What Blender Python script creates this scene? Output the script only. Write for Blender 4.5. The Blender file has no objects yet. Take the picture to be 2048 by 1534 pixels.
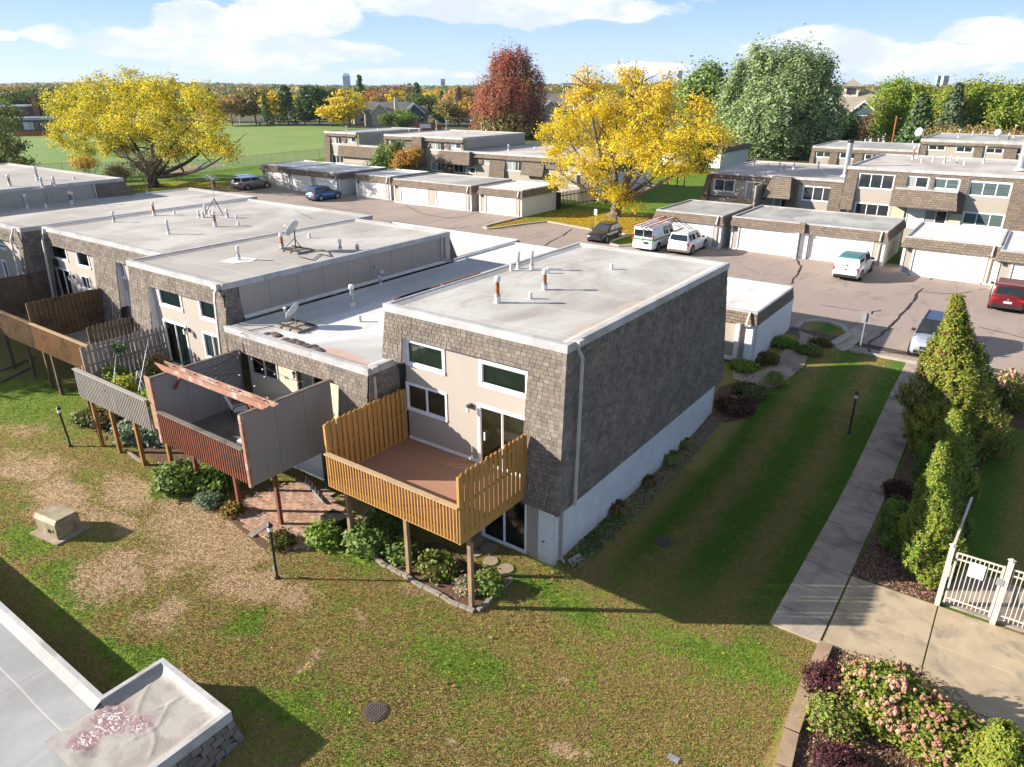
import bpy, bmesh, math, random
import numpy as np
from mathutils import Vector, Matrix
random.seed(7); RNG = np.random.default_rng(7)
SC = bpy.context.scene; COL = SC.collection
R = math.radians
# ---------------------------------------------------------------- camera, sky, sun, exposure
CAMZ = 13.0; PITCH = R(22.4387); YAW = R(35.8232); FPX = 1434.53
cd = bpy.data.cameras.new('camera'); cam = bpy.data.objects.new('camera', cd); COL.objects.link(cam)
cam.location = (0, 0, CAMZ); cam.rotation_euler = (math.pi/2-PITCH, 0, YAW)
cd.sensor_width = 36; cd.lens = FPX/2048*36; cd.clip_end = 9000; cd.clip_start = .1
SC.camera = cam
SUN_EL = R(22); SUN_DIR = R(34)      # shadows fall towards +X, +Y (30 degrees from the X axis)
sd = bpy.data.lights.new('sun', 'SUN'); sun = bpy.data.objects.new('sun', sd); COL.objects.link(sun)
sd.energy = 5.0; sd.angle = R(.53); sd.color = (1, .92, .81)
ldir = Vector((math.cos(SUN_DIR)*math.cos(SUN_EL), math.sin(SUN_DIR)*math.cos(SUN_EL), -math.sin(SUN_EL)))
sun.rotation_euler = ldir.to_track_quat('-Z', 'Y').to_euler(); sun.location = (-40, -20, 40)
SC.view_settings.view_transform = 'Standard'; SC.view_settings.look = 'None'
SC.view_settings.exposure = 1.35; SC.view_settings.gamma = 1; SC.view_settings.use_curve_mapping = False

class N:                                    # small node helper
    def __init__(s, nt): s.nt = nt; s.n = nt.nodes; s.l = nt.links
    def new(s, t, **k):
        x = s.n.new(t)
        for a, b in k.items(): setattr(x, a, b)
        return x
    def put(s, sock, v):
        if hasattr(v, 'is_output') or isinstance(v, bpy.types.NodeSocket): s.l.new(v, sock)
        elif isinstance(v, tuple) and len(v) == 3 and sock.type == 'RGBA': sock.default_value = (*v, 1)
        else: sock.default_value = v
    def m(s, op, a, b=None, c=None, clamp=False):
        x = s.new('ShaderNodeMath', operation=op, use_clamp=clamp)
        s.put(x.inputs[0], a)
        if b is not None: s.put(x.inputs[1], b)
        if c is not None: s.put(x.inputs[2], c)
        return x.outputs[0]
    def mix(s, f, a, b, mode='MIX'):
        x = s.new('ShaderNodeMix', data_type='RGBA', blend_type=mode); s.put(x.inputs[0], f); s.put(x.inputs[6], a); s.put(x.inputs[7], b)
        return x.outputs[2]
    def noise(s, scale, detail=4, rough=.55, vec=None, dist=0, col=False):
        x = s.new('ShaderNodeTexNoise'); x.inputs['Scale'].default_value = scale; x.inputs['Detail'].default_value = detail
        x.inputs['Roughness'].default_value = rough; x.inputs['Distortion'].default_value = dist
        if vec is not None: s.l.new(vec, x.inputs['Vector'])
        return x.outputs[1 if col else 0]
    def vor(s, scale, vec=None, feat='F1', out=0):
        x = s.new('ShaderNodeTexVoronoi', feature=feat); x.inputs['Scale'].default_value = scale
        if vec is not None: s.l.new(vec, x.inputs['Vector'])
        return x.outputs[out]
    def sep(s, v): 
        x = s.new('ShaderNodeSeparateXYZ'); s.l.new(v, x.inputs[0]); return x.outputs
    def comb(s, a, b, c):
        x = s.new('ShaderNodeCombineXYZ'); s.put(x.inputs[0], a); s.put(x.inputs[1], b); s.put(x.inputs[2], c); return x.outputs[0]
    def map(s, v, sc=(1, 1, 1), loc=(0, 0, 0), rot=(0, 0, 0)):
        x = s.new('ShaderNodeMapping'); s.l.new(v, x.inputs[0]); x.inputs[1].default_value = loc; x.inputs[2].default_value = rot; x.inputs[3].default_value = sc
        return x.outputs[0]
    def step(s, v, a, b):                  # smooth ramp 0..1 from a to b
        x = s.new('ShaderNodeMapRange', interpolation_type='SMOOTHSTEP'); s.put(x.inputs[0], v); x.inputs[1].default_value = a; x.inputs[2].default_value = b
        return x.outputs[0]
    def pos(s): return s.new('ShaderNodeNewGeometry').outputs['Position']

# sky
w = bpy.data.worlds.new('World'); SC.world = w; w.use_nodes = True
k = N(w.node_tree); k.n.clear()
sky = k.new('ShaderNodeTexSky', sky_type='NISHITA'); sky.sun_disc = False; sky.sun_elevation = SUN_EL
sky.sun_rotation = math.atan2(-math.cos(SUN_DIR), -math.sin(SUN_DIR)); sky.altitude = 250; sky.air_density = 1.0; sky.dust_density = .6; sky.ozone_density = 1.6
tc = k.new('ShaderNodeTexCoord').outputs['Generated']
xs = k.sep(tc)
az = k.m('MULTIPLY', k.m('ARCTAN2', k.m('MULTIPLY', xs[0], -1), xs[1]), 57.2958)   # degrees left of +Y
el = k.m('MULTIPLY', k.m('ARCSINE', xs[2]), 57.2958)
pv = k.comb(az, k.m('MULTIPLY', el, 2.4), 0)
n1 = k.noise(.16, 7, .62, pv, .4); n2 = k.noise(.055, 5, .55, pv)
def pix_ae(px, py):
    F = np.array([-math.sin(YAW)*math.cos(PITCH), math.cos(YAW)*math.cos(PITCH), -math.sin(PITCH)]); Rr = np.array([math.cos(YAW), math.sin(YAW), 0]); U = np.cross(Rr, F)
    d = F*FPX+Rr*(px-1024)-U*(py-767); d /= np.linalg.norm(d)
    return math.degrees(math.atan2(-d[0], d[1])), math.degrees(math.asin(d[2]))
tot = None
for (px, py, wx, wy, st) in ((390, 42, 70, 40, 1.1), (600, 25, 120, 60, 1.15), (480, 98, 260, 40, 1.1), (620, 60, 90, 30, .7), (90, 68, 52, 16, .9), (10, 72, 40, 14, .7), (1000, 8, 300, 40, 1.1), (1230, 18, 130, 28, .8), (1640, 92, 150, 32, 1.05), (1800, 115, 260, 36, .85), (1960, 60, 110, 34, .9), (2040, 90, 120, 40, .8), (1300, 138, 120, 16, .75), (820, 148, 200, 14, .6), (460, 140, 200, 14, .6), (1500, 105, 60, 14, .5), (1900, 140, 200, 16, .6), (150, 150, 200, 8, .35)):
    a0, e0 = pix_ae(px, py); a1, e1 = pix_ae(px+wx, py); _, e2 = pix_ae(px, py-wy)
    da = k.m('DIVIDE', k.m('SUBTRACT', az, a0), abs(a1-a0)); de = k.m('DIVIDE', k.m('SUBTRACT', el, e0), abs(e2-e0))
    g = k.m('MULTIPLY', k.m('EXPONENT', k.m('MULTIPLY', k.m('ADD', k.m('MULTIPLY', da, da), k.m('MULTIPLY', de, de)), -.8)), st)
    tot = g if tot is None else k.m('MAXIMUM', tot, g)
# clouds elsewhere in the sky follow the same broken cover
far = k.m('MULTIPLY', k.step(el, 9, 16), k.m('MULTIPLY', k.step(n2, .45, .62), .7))
tot = k.m('MAXIMUM', tot, far)
dens = k.step(k.m('ADD', tot, k.m('MULTIPLY', k.m('SUBTRACT', n1, .5), 1.35)), .34, .52)
shade = k.noise(.12, 5, .6, k.comb(az, k.m('ADD', k.m('MULTIPLY', el, 2.4), 1.6), 3))
ccol = k.mix(k.step(k.m('ADD', shade, k.m('MULTIPLY', k.m('SUBTRACT', n1, .5), .5)), .38, .66), (6.0, 6.7, 8.1), (9.3, 9.2, 9.2))
hz = k.mix(k.step(el, -1, 10), (5.6, 7.3, 9.6), (2.0, 4.1, 8.8))
base = k.mix(k.m('MULTIPLY', k.step(el, 40, 5), .8), sky.outputs[0], hz)
fin = k.mix(k.m('MULTIPLY', dens, .94), base, ccol)
bg = k.new('ShaderNodeBackground'); k.l.new(fin, bg.inputs[0]); bg.inputs[1].default_value = .053
k.l.new(bg.outputs[0], k.new('ShaderNodeOutputWorld').inputs[0])

# ---------------------------------------------------------------- picture ray helpers: a pixel of the 2048 px photograph on a plane of the place
_F = np.array([-math.sin(YAW)*math.cos(PITCH), math.cos(YAW)*math.cos(PITCH), -math.sin(PITCH)]); _R = np.array([math.cos(YAW), math.sin(YAW), 0.]); _U = np.cross(_R, _F)
def ray(px, py): return _F*FPX+_R*(px-1024)-_U*(py-767)
def atz(px, py, z=0):
    r = ray(px, py); t = (z-CAMZ)/r[2]; return Vector((r[0]*t, r[1]*t, z))
def aty(px, py, Y):
    r = ray(px, py); t = Y/r[1]; return Vector((r[0]*t, Y, r[2]*t+CAMZ))
def atx(px, py, X):
    r = ray(px, py); t = X/r[0]; return Vector((X, r[1]*t, r[2]*t+CAMZ))
def gz(Y):                                    # ground level: the yard lies two metres below the parking lot
    t = min(max((Y-26)/15, 0), 1); s = t*t*(3-2*t); z = -2+1.7*s
    if Y > 41: z = -.3+.3*min((Y-41)/17, 1)
    if Y < 6.5: z = -2-(6.5-Y)*.25
    return z
def onground(px, py):
    z = -1.
    for _ in range(40):
        p = atz(px, py, z); z = z*.5+gz(p.y)*.5
    return Vector((p.x, p.y, gz(p.y)))

# ---------------------------------------------------------------- object helpers
class MB:
    def __init__(s): s.v = []; s.f = []; s.mi = []; s.sm = []
    def add(s, vs, fs, mi=0, sm=False):
        o = len(s.v); s.v += [tuple(v) for v in vs]; s.f += [tuple(i+o for i in f) for f in fs]; s.mi += [mi]*len(fs); s.sm += [sm]*len(fs); return s
    def box(s, x0, x1, y0, y1, z0, z1, mi=0):
        if x0 > x1: x0, x1 = x1, x0
        if y0 > y1: y0, y1 = y1, y0
        if z0 > z1: z0, z1 = z1, z0
        return s.add([(x0, y0, z0), (x1, y0, z0), (x1, y1, z0), (x0, y1, z0), (x0, y0, z1), (x1, y0, z1), (x1, y1, z1), (x0, y1, z1)],
                     [(0, 3, 2, 1), (4, 5, 6, 7), (0, 1, 5, 4), (1, 2, 6, 5), (2, 3, 7, 6), (3, 0, 4, 7)], mi)
    def hexa(s, p, mi=0):                     # 8 points: bottom 4 counter-clockwise, top 4
        return s.add(p, [(0, 3, 2, 1), (4, 5, 6, 7), (0, 1, 5, 4), (1, 2, 6, 5), (2, 3, 7, 6), (3, 0, 4, 7)], mi)
    def bar(s, a, b, w, h, up=(0, 0, 1), mi=0):  # rectangular bar from a to b
        a = Vector(a); b = Vector(b); d = (b-a).normalized(); u = Vector(up)
        if abs(d.dot(u)) > .98: u = Vector((0, 1, 0))
        r = d.cross(u).normalized()*w/2; u = r.cross(d).normalized()*h/2
        return s.hexa([a-r-u, a+r-u, b+r-u, b-r-u, a-r+u, a+r+u, b+r+u, b-r+u], mi)
    def cyl(s, a, b, r0, r1=None, n=12, mi=0, cap=True, sm=True):
        a = Vector(a); b = Vector(b); r1 = r0 if r1 is None else r1; d = (b-a).normalized()
        u = d.orthogonal().normalized(); v = d.cross(u)
        P = [a+(u*math.cos(t)+v*math.sin(t))*r0 for t in [2*math.pi*i/n for i in range(n)]]+[b+(u*math.cos(t)+v*math.sin(t))*r1 for t in [2*math.pi*i/n for i in range(n)]]
        s.add(P, [(i, (i+1) % n, n+(i+1) % n, n+i) for i in range(n)], mi, sm)
        if cap: s.add(P, [tuple(range(n-1, -1, -1)), tuple(range(n, 2*n))], mi)
        return s
    def tube(s, pts, r, n=8, mi=0):
        pts = [Vector(p) for p in pts]; rs = r if isinstance(r, (list, tuple)) else [r]*len(pts); P = []; u = None
        for i, p in enumerate(pts):
            d = (pts[min(i+1, len(pts)-1)]-pts[max(i-1, 0)]).normalized()
            u = d.orthogonal().normalized() if u is None else (u-d*u.dot(d)).normalized()
            v = d.cross(u); P += [p+(u*math.cos(2*math.pi*j/n)+v*math.sin(2*math.pi*j/n))*rs[i] for j in range(n)]
        F_ = [(i*n+j, i*n+(j+1) % n, (i+1)*n+(j+1) % n, (i+1)*n+j) for i in range(len(pts)-1) for j in range(n)]
        s.add(P, F_, mi, True); s.add(P, [tuple(range(n-1, -1, -1)), tuple(range((len(pts)-1)*n, len(pts)*n))], mi); return s
    def lathe(s, c, prof, n=16, mi=0, sm=True, ax=None):  # prof: (radius, height)
        c = Vector(c); P = []
        for r, z in prof: P += [c+Vector((math.cos(2*math.pi*j/n)*r, math.sin(2*math.pi*j/n)*r, z)) for j in range(n)]
        return s.add(P, [(i*n+j, i*n+(j+1) % n, (i+1)*n+(j+1) % n, (i+1)*n+j) for i in range(len(prof)-1) for j in range(n)]+[tuple(range(n-1, -1, -1)), tuple(range((len(prof)-1)*n, len(prof)*n))], mi, sm)
    def prism(s, poly, ext, mi=0):            # polygon of 3-D points pushed along ext
        n = len(poly); e = Vector(ext); P = [Vector(p) for p in poly]+[Vector(p)+e for p in poly]
        return s.add(P, [tuple(range(n-1, -1, -1)), tuple(range(n, 2*n))]+[(i, (i+1) % n, n+(i+1) % n, n+i) for i in range(n)], mi)
    def ball(s, c, r, mi=0, n=8, sq=1):
        return s.lathe(c, [(max(r*math.sin(math.pi*i/n), .002), -r*sq*math.cos(math.pi*i/n)) for i in range(n+1)], max(6, n), mi)
    def build(s, name, mat, parent=None, local=False, fix=True):
        me = bpy.data.meshes.new(name); off = Vector((0, 0, 0))
        if parent is not None and not local:
            q = parent
            while q is not None: off += q.location; q = q.parent
        me.from_pydata([tuple(Vector(v)-off) for v in s.v], [], s.f)
        for m_ in (mat if isinstance(mat, (list, tuple)) else [mat]): me.materials.append(m_)
        me.polygons.foreach_set('material_index', s.mi); me.polygons.foreach_set('use_smooth', s.sm); me.update()
        if fix:
            bm = bmesh.new(); bm.from_mesh(me); bmesh.ops.recalc_face_normals(bm, faces=bm.faces); bm.to_mesh(me); bm.free()
        o = bpy.data.objects.new(name, me); COL.objects.link(o)
        if parent is not None: o.parent = parent
        return o
def box(*a): return MB().box(*a)
def T(name, label, cat, loc=(0, 0, 0), rz=0, group=None):
    o = bpy.data.objects.new(name, None); COL.objects.link(o); o.location = loc; o.rotation_euler = (0, 0, rz); o['label'] = label; o['category'] = cat
    o.empty_display_size = .3
    if group: o['group'] = group
    return o
def tag(o, label, cat, group=None):
    o['label'] = label; o['category'] = cat
    if group: o['group'] = group
    return o
def struct(o): o['kind'] = 'structure'; return o
def stuff(o): o['kind'] = 'stuff'; return o
def dup(o, parent=None, loc=None, label=None, rz=None, sc=None):
    c = o.copy(); COL.objects.link(c)
    if parent is not None: c.parent = parent
    if loc is not None: c.location = loc
    if rz is not None: c.rotation_euler = (0, 0, rz)
    if sc is not None: c.scale = sc if isinstance(sc, (tuple, Vector)) else (sc, sc, sc)
    if label: c['label'] = label
    for ch in list(o.children): dup(ch, c)
    return c
def bulk(name, V, Fc, mats, parent=None, mi=None, off=None, smooth=False):
    V = np.asarray(V, np.float32); Fc = np.asarray(Fc, np.int32); kx = Fc.shape[1]
    if off is not None: V = V-np.asarray(off, np.float32)
    me = bpy.data.meshes.new(name); me.vertices.add(len(V)); me.vertices.foreach_set('co', V.ravel())
    me.loops.add(Fc.size); me.loops.foreach_set('vertex_index', Fc.ravel()); me.polygons.add(len(Fc))
    me.polygons.foreach_set('loop_start', np.arange(0, Fc.size, kx, dtype=np.int32)); me.polygons.foreach_set('loop_total', np.full(len(Fc), kx, np.int32))
    for m_ in (mats if isinstance(mats, (list, tuple)) else [mats]): me.materials.append(m_)
    if mi is not None: me.polygons.foreach_set('material_index', np.asarray(mi, np.int32))
    if smooth: me.polygons.foreach_set('use_smooth', np.ones(len(Fc), bool))
    me.update(calc_edges=True); o = bpy.data.objects.new(name, me); COL.objects.link(o)
    if parent is not None: o.parent = parent
    return o

# ---------------------------------------------------------------- materials
M = {}
def mk(name):
    m_ = bpy.data.materials.new(name); m_.use_nodes = True; kk = N(m_.node_tree); kk.n.clear()
    b = kk.new('ShaderNodeBsdfPrincipled'); kk.l.new(b.outputs[0], kk.new('ShaderNodeOutputMaterial').inputs[0]); M[name] = m_
    return m_, kk, b
def mat(name, c1, c2=None, sc=3, rough=.7, bump=0, bsc=None, det=5, metal=0, stretch=(1, 1, 1), spec=.3, lo=.35, hi=.65, dirt=None, dsc=.6):
    m_, kk, b = mk(name); p = kk.map(kk.pos(), stretch)
    c2 = c2 or tuple(x*.8 for x in c1)
    n_ = kk.noise(sc, det, .6, p); col = kk.mix(kk.step(n_, lo, hi), c1, c2)
    if dirt: col = kk.mix(kk.m('MULTIPLY', kk.step(kk.noise(dsc, 6, .65, kk.pos(), .5), .48, .72), .75), col, dirt)
    kk.l.new(col, b.inputs['Base Color']); b.inputs['Roughness'].default_value = rough; b.inputs['Metallic'].default_value = metal
    b.inputs['Specular IOR Level'].default_value = spec
    if bump:
        bp = kk.new('ShaderNodeBump'); bp.inputs['Strength'].default_value = bump; bp.inputs['Distance'].default_value = .02
        kk.l.new(kk.noise(bsc or sc*6, 5, .6, p), bp.inputs['Height']); kk.l.new(bp.outputs[0], b.inputs['Normal'])
    return m_
mat('white', (.80, .79, .77), (.70, .69, .66), 1.5, .5); mat('whitetrim', (.78, .78, .77), (.70, .70, .69), 2, .45)
mat('capmetal', (.46, .45, .44), (.36, .355, .35), 1.2, .5, dirt=(.28, .25, .22), dsc=1.1)
mat('drain', (.50, .47, .44), (.42, .39, .36), 3, .5)
mat('doorwhite', (.80, .77, .71), (.74, .70, .63), .8, .5, dirt=(.60, .55, .47), dsc=.35)
mat('vinyl', (.62, .62, .62), (.55, .55, .56), 2, .6)
def wave_siding(name, c1, c2, groove=.10):
    m_, kk, b = mk(name); P_ = kk.pos(); x = kk.sep(P_)
    u = kk.m('ADD', x[0], x[1]); fr = kk.m('FRACT', kk.m('DIVIDE', u, groove)); g = kk.m('LESS_THAN', fr, .10)
    col = kk.mix(kk.noise(1.3, 6, .6, kk.map(P_, (1, 1, .35))), c1, c2); col = kk.mix(kk.m('MULTIPLY', kk.noise(14, 3, .6, kk.map(P_, (1, 1, .12))), .35), col, c2)
    col = kk.mix(kk.m('MULTIPLY', g, .35), col, tuple(v*.55 for v in c1)); kk.l.new(col, b.inputs['Base Color']); b.inputs['Roughness'].default_value = .75
    bp = kk.new('ShaderNodeBump'); bp.inputs['Strength'].default_value = .5; bp.inputs['Distance'].default_value = .01; kk.l.new(kk.m('SUBTRACT', 1, g), bp.inputs['Height']); kk.l.new(bp.outputs[0], b.inputs['Normal'])
wave_siding('siding', (.39, .345, .295), (.335, .295, .25)); wave_siding('sidinggrey', (.36, .325, .29), (.30, .27, .24), .2); wave_siding('panelgrey', (.27, .255, .25), (.22, .205, .20), .2)
wave_siding('sidingcream', (.60, .52, .38), (.5, .43, .3))
for i_, c_ in enumerate([(.225, .193, .161), (.200, .172, .144), (.252, .216, .180), (.222, .180, .143), (.170, .148, .127)]):
    mat('shingle%d' % i_, c_, tuple(v*.8 for v in c_), 1.3, .95, .5, 90, dirt=(.13, .105, .085), dsc=1.2, spec=.1)
mat('shingleback', (.05, .042, .035), None, 3, .95)
def shingle_tex():                            # shingles too far off to tell apart
    m_, kk, b = mk('shinglefar'); P_ = kk.pos(); x = kk.sep(P_)
    v = kk.comb(kk.m('ADD', x[0], x[1]), x[2], 0)
    br = kk.new('ShaderNodeTexBrick'); kk.l.new(v, br.inputs['Vector']); br.inputs['Scale'].default_value = 1; br.inputs['Brick Width'].default_value = .32; br.inputs['Row Height'].default_value = .17
    br.inputs['Mortar Size'].default_value = .012; br.inputs['Color1'].default_value = (.235, .185, .14, 1); br.inputs['Color2'].default_value = (.165, .132, .104, 1); br.inputs['Mortar'].default_value = (.06, .05, .04, 1)
    col = kk.mix(kk.m('MULTIPLY', kk.step(kk.noise(.7, 6, .7, P_, .3), .45, .7), .6), br.outputs[0], (.12, .10, .085)); kk.l.new(col, b.inputs['Base Color']); b.inputs['Roughness'].default_value = .95; b.inputs['Specular IOR Level'].default_value = .1
    bp = kk.new('ShaderNodeBump'); bp.inputs['Strength'].default_value = .6; bp.inputs['Distance'].default_value = .03; kk.l.new(kk.m('SUBTRACT', 1, br.outputs[1]), bp.inputs['Height']); kk.l.new(bp.outputs[0], b.inputs['Normal'])
shingle_tex()
def roof_tex(name, a, bcol, stain, seam=.25, sx=2.4, spots=(), spotcol=(.3, .2, .15)):
    m_, kk, b = mk(name); P_ = kk.pos(); x = kk.sep(P_)
    col = kk.mix(kk.step(kk.noise(.22, 6, .6, kk.map(P_, (1, .6, 1)), .6), .38, .62), a, bcol)
    col = kk.mix(kk.m('MULTIPLY', kk.step(kk.noise(.45, 8, .68, kk.map(P_, (1.2, .5, 1), (7, 3, 0)), 1.0), .50, .74), .6), col, stain)
    col = kk.mix(kk.m('MULTIPLY', kk.step(kk.noise(3.2, 6, .75, P_, .5), .5, .78), .30), col, tuple(v*.7 for v in bcol))
    wob = kk.m('MULTIPLY', kk.noise(.5, 3, .5, P_), .12)
    sy = kk.m('FRACT', kk.m('DIVIDE', kk.m('ADD', x[1], wob), sx)); s1 = kk.m('LESS_THAN', kk.m('ABSOLUTE', kk.m('SUBTRACT', sy, .5)), .006)
    sxx = kk.m('FRACT', kk.m('DIVIDE', kk.m('ADD', x[0], wob), 5.3)); s2 = kk.m('LESS_THAN', kk.m('ABSOLUTE', kk.m('SUBTRACT', sxx, .5)), .003)
    col = kk.mix(kk.m('MULTIPLY', kk.m('MAXIMUM', s1, s2), seam), col, (.22, .20, .18))
    hl = kk.m('LESS_THAN', kk.m('ABSOLUTE', kk.m('SUBTRACT', sy, .52)), .018); col = kk.mix(kk.m('MULTIPLY', hl, .22), col, (.75, .73, .70))
    if spots:
        tot = None
        for (cx_, cy_, rx, ry, st) in spots:
            a_ = kk.m('DIVIDE', kk.m('SUBTRACT', x[0], cx_), rx); b2 = kk.m('DIVIDE', kk.m('SUBTRACT', x[1], cy_), ry)
            g = kk.m('MULTIPLY', kk.m('EXPONENT', kk.m('MULTIPLY', kk.m('ADD', kk.m('MULTIPLY', a_, a_), kk.m('MULTIPLY', b2, b2)), -1.0)), st); tot = g if tot is None else kk.m('MAXIMUM', tot, g)
        sp = kk.step(kk.m('ADD', tot, kk.m('MULTIPLY', kk.m('SUBTRACT', kk.noise(2.2, 6, .7, P_, .8), .5), .9)), .35, .75); col = kk.mix(kk.m('MULTIPLY', sp, .85), col, kk.mix(kk.noise(5, 5, .7, P_), spotcol, tuple(v*1.6 for v in spotcol)))
    kk.l.new(col, b.inputs['Base Color']); b.inputs['Roughness'].default_value = .72; b.inputs['Specular IOR Level'].default_value = .35
    bp = kk.new('ShaderNodeBump'); bp.inputs['Strength'].default_value = .25; bp.inputs['Distance'].default_value = .05; kk.l.new(kk.noise(.9, 6, .6, P_, .8), bp.inputs['Height']); kk.l.new(bp.outputs[0], b.inputs['Normal'])
roof_tex('roof', (.475, .445, .405), (.35, .32, .285), (.23, .19, .15), .45); roof_tex('roofwhite', (.68, .67, .65), (.54, .53, .51), (.40, .36, .31), .2)
roof_tex('roofgrey', (.42, .41, .39), (.28, .27, .255), (.16, .15, .14), .3); roof_tex('roofbrown', (.52, .47, .43), (.38, .33, .30), (.28, .22, .19), .3)
roof_tex('roofnear', (.50, .48, .45), (.35, .325, .29), (.25, .205, .16), .5, spots=[(-10.9, 19.0, .5, .7, .8), (-10.9, 22.0, .35, 1.4, .9), (-10.85, 25.5, .3, 1.6, .7), (-10.9, 28.5, .3, 1.2, .7), (-16, 17.7, 2.2, .35, .5), (-12.5, 17.7, 1.6, .3, .5)], spotcol=(.33, .27, .215)); roof_tex('rooflow', (.58, .58, .575), (.40, .395, .385), (.33, .295, .26), .5, spots=[(-22.2, 16.35, 1.4, .22, .9), (-19.6, 16.4, 1.5, .35, 1), (-18.4, 16.2, .8, .25, .9), (-24.6, 16.3, 1.2, .25, .6), (-20.7, 18.9, .5, .4, .5)], spotcol=(.36, .235, .18))
roof_tex('roofG', (.34, .345, .34), (.26, .262, .255), (.20, .185, .165), .8, 1.6)
mat('bubble', (.14, .10, .085), (.075, .06, .055), 5, .9, 1, 14); mat('rusty_stain', (.38, .24, .18), (.48, .36, .28), 1.6, .8, dirt=(.5, .45, .4), dsc=2)
def brick_paint():
    m_, kk, b = mk('brickpaint'); P_ = kk.pos()
    x = kk.sep(P_); col = kk.mix(kk.step(kk.noise(1.2, 5, .6, P_), .35, .7), (.74, .745, .74), (.66, .66, .65))
    col = kk.mix(kk.m('MULTIPLY', kk.step(kk.m('ADD', x[2], kk.m('MULTIPLY', kk.noise(2.5, 5, .6, P_), .5)), -1.25, -1.8), .7), col, (.50, .42, .30))
    kk.l.new(col, b.inputs['Base Color']); b.inputs['Roughness'].default_value = .6
brick_paint(); mat('mortarwhite', (.42, .43, .44), (.36, .37, .38), 3, .8)
def brick_far():
    m_, kk, b = mk('brickfar'); P_ = kk.pos(); x = kk.sep(P_); v = kk.comb(kk.m('ADD', x[0], x[1]), x[2], 0)
    br = kk.new('ShaderNodeTexBrick'); kk.l.new(v, br.inputs['Vector']); br.inputs['Scale'].default_value = 1; br.inputs['Brick Width'].default_value = .2; br.inputs['Row Height'].default_value = .07; br.inputs['Mortar Size'].default_value = .006
    br.inputs['Color1'].default_value = (.74, .73, .69, 1); br.inputs['Color2'].default_value = (.68, .67, .63, 1); br.inputs['Mortar'].default_value = (.52, .51, .49, 1); kk.l.new(br.outputs[0], b.inputs['Base Color']); b.inputs['Roughness'].default_value = .7
    bp = kk.new('ShaderNodeBump'); bp.inputs['Strength'].default_value = .4; bp.inputs['Distance'].default_value = .01; kk.l.new(kk.m('SUBTRACT', 1, br.outputs[1]), bp.inputs['Height']); kk.l.new(bp.outputs[0], b.inputs['Normal'])
brick_far()
def glass(name, tint, alpha):
    m_ = bpy.data.materials.new(name); m_.use_nodes = True; kk = N(m_.node_tree); kk.n.clear(); M[name] = m_
    t = kk.new('ShaderNodeBsdfTransparent'); t.inputs[0].default_value = (*tint, 1); g = kk.new('ShaderNodeBsdfGlossy'); g.inputs['Roughness'].default_value = .03; g.inputs[0].default_value = (.9, .93, .95, 1)
    fz = kk.new('ShaderNodeFresnel'); fz.inputs[0].default_value = 1.5; f2 = kk.m('ADD', kk.m('MULTIPLY', fz.outputs[0], 1.0), alpha, clamp=True)
    mx = kk.new('ShaderNodeMixShader'); kk.l.new(f2, mx.inputs[0]); kk.l.new(t.outputs[0], mx.inputs[1]); kk.l.new(g.outputs[0], mx.inputs[2]); kk.l.new(mx.outputs[0], kk.new('ShaderNodeOutputMaterial').inputs[0])
glass('glass', (.82, .88, .85), .05)
mat('glassdark', (.022, .028, .032), (.035, .042, .045), .8, .06, spec=.8); mat('carglass', (.015, .02, .022), None, 1, .04, spec=.8)
mat('roomolive', (.75, .78, .42), None, .5, .9); mat('roomdark', (.10, .10, .09), None, .5, .9); mat('roomtan', (.6, .5, .38), None, .5, .9); mat('roomgreen', (.36, .55, .38), (.3, .45, .32), 1, .9)
mat('woodfloor', (.22, .10, .05), (.14, .06, .03), 3, .35, stretch=(1, 8, 1))
mat('sheer', (.34, .35, .33), (.22, .23, .22), 2, .8, stretch=(7, 7, .2)); mat('louvre', (.09, .13, .125), (.05, .075, .075), 2, .6, stretch=(.2, .2, 14)); mat('oliveblind', (.26, .29, .14), (.19, .22, .11), 1.2, .8, stretch=(1, 1, 3)); mat('curtain', (.52, .50, .44), (.38, .36, .31), 2, .85, stretch=(9, 9, .2)); mat('curtaingreen', (.12, .24, .13), (.07, .15, .08), 2, .85, stretch=(9, 9, .2)); mat('blind', (.16, .27, .20), (.12, .21, .155), 2, .8, stretch=(.2, .2, 14)); mat('curtainwhite', (.7, .7, .66), (.5, .5, .47), 2, .85, stretch=(7, 7, .2))
def wood(name, c1, c2, dark=None):
    m_, kk, b = mk(name); P_ = kk.pos(); n0 = kk.noise(3.2, 6, .7, kk.map(P_, (5, 5, .7))); col = kk.mix(kk.step(n0, .3, .7), c1, c2)
    oi = kk.new('ShaderNodeObjectInfo'); col = kk.mix(kk.m('MULTIPLY', oi.outputs['Random'], .45), col, tuple(v*.62 for v in c1))
    if dark: col = kk.mix(kk.m('MULTIPLY', kk.step(kk.noise(1.4, 7, .75, P_, .6), .47, .66), .9), col, dark)
    kk.l.new(col, b.inputs['Base Color']); b.inputs['Roughness'].default_value = .7; b.inputs['Specular IOR Level'].default_value = .25
    bp = kk.new('ShaderNodeBump'); bp.inputs['Strength'].default_value = .3; bp.inputs['Distance'].default_value = .01; kk.l.new(n0, bp.inputs['Height']); kk.l.new(bp.outputs[0], b.inputs['Normal'])
wood('cedar', (.50, .28, .085), (.41, .215, .06)); wood('cedarpost', (.36, .24, .13), (.27, .18, .10), (.17, .13, .10)); wood('cedarcap', (.46, .33, .19), (.38, .25, .13), (.28, .22, .17))
wood('composite', (.36, .20, .13), (.31, .17, .11)); wood('redwood', (.25, .078, .042), (.19, .06, .034), (.11, .06, .045)); wood('redworn', (.36, .17, .12), (.31, .15, .105), (.50, .44, .38))
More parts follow.
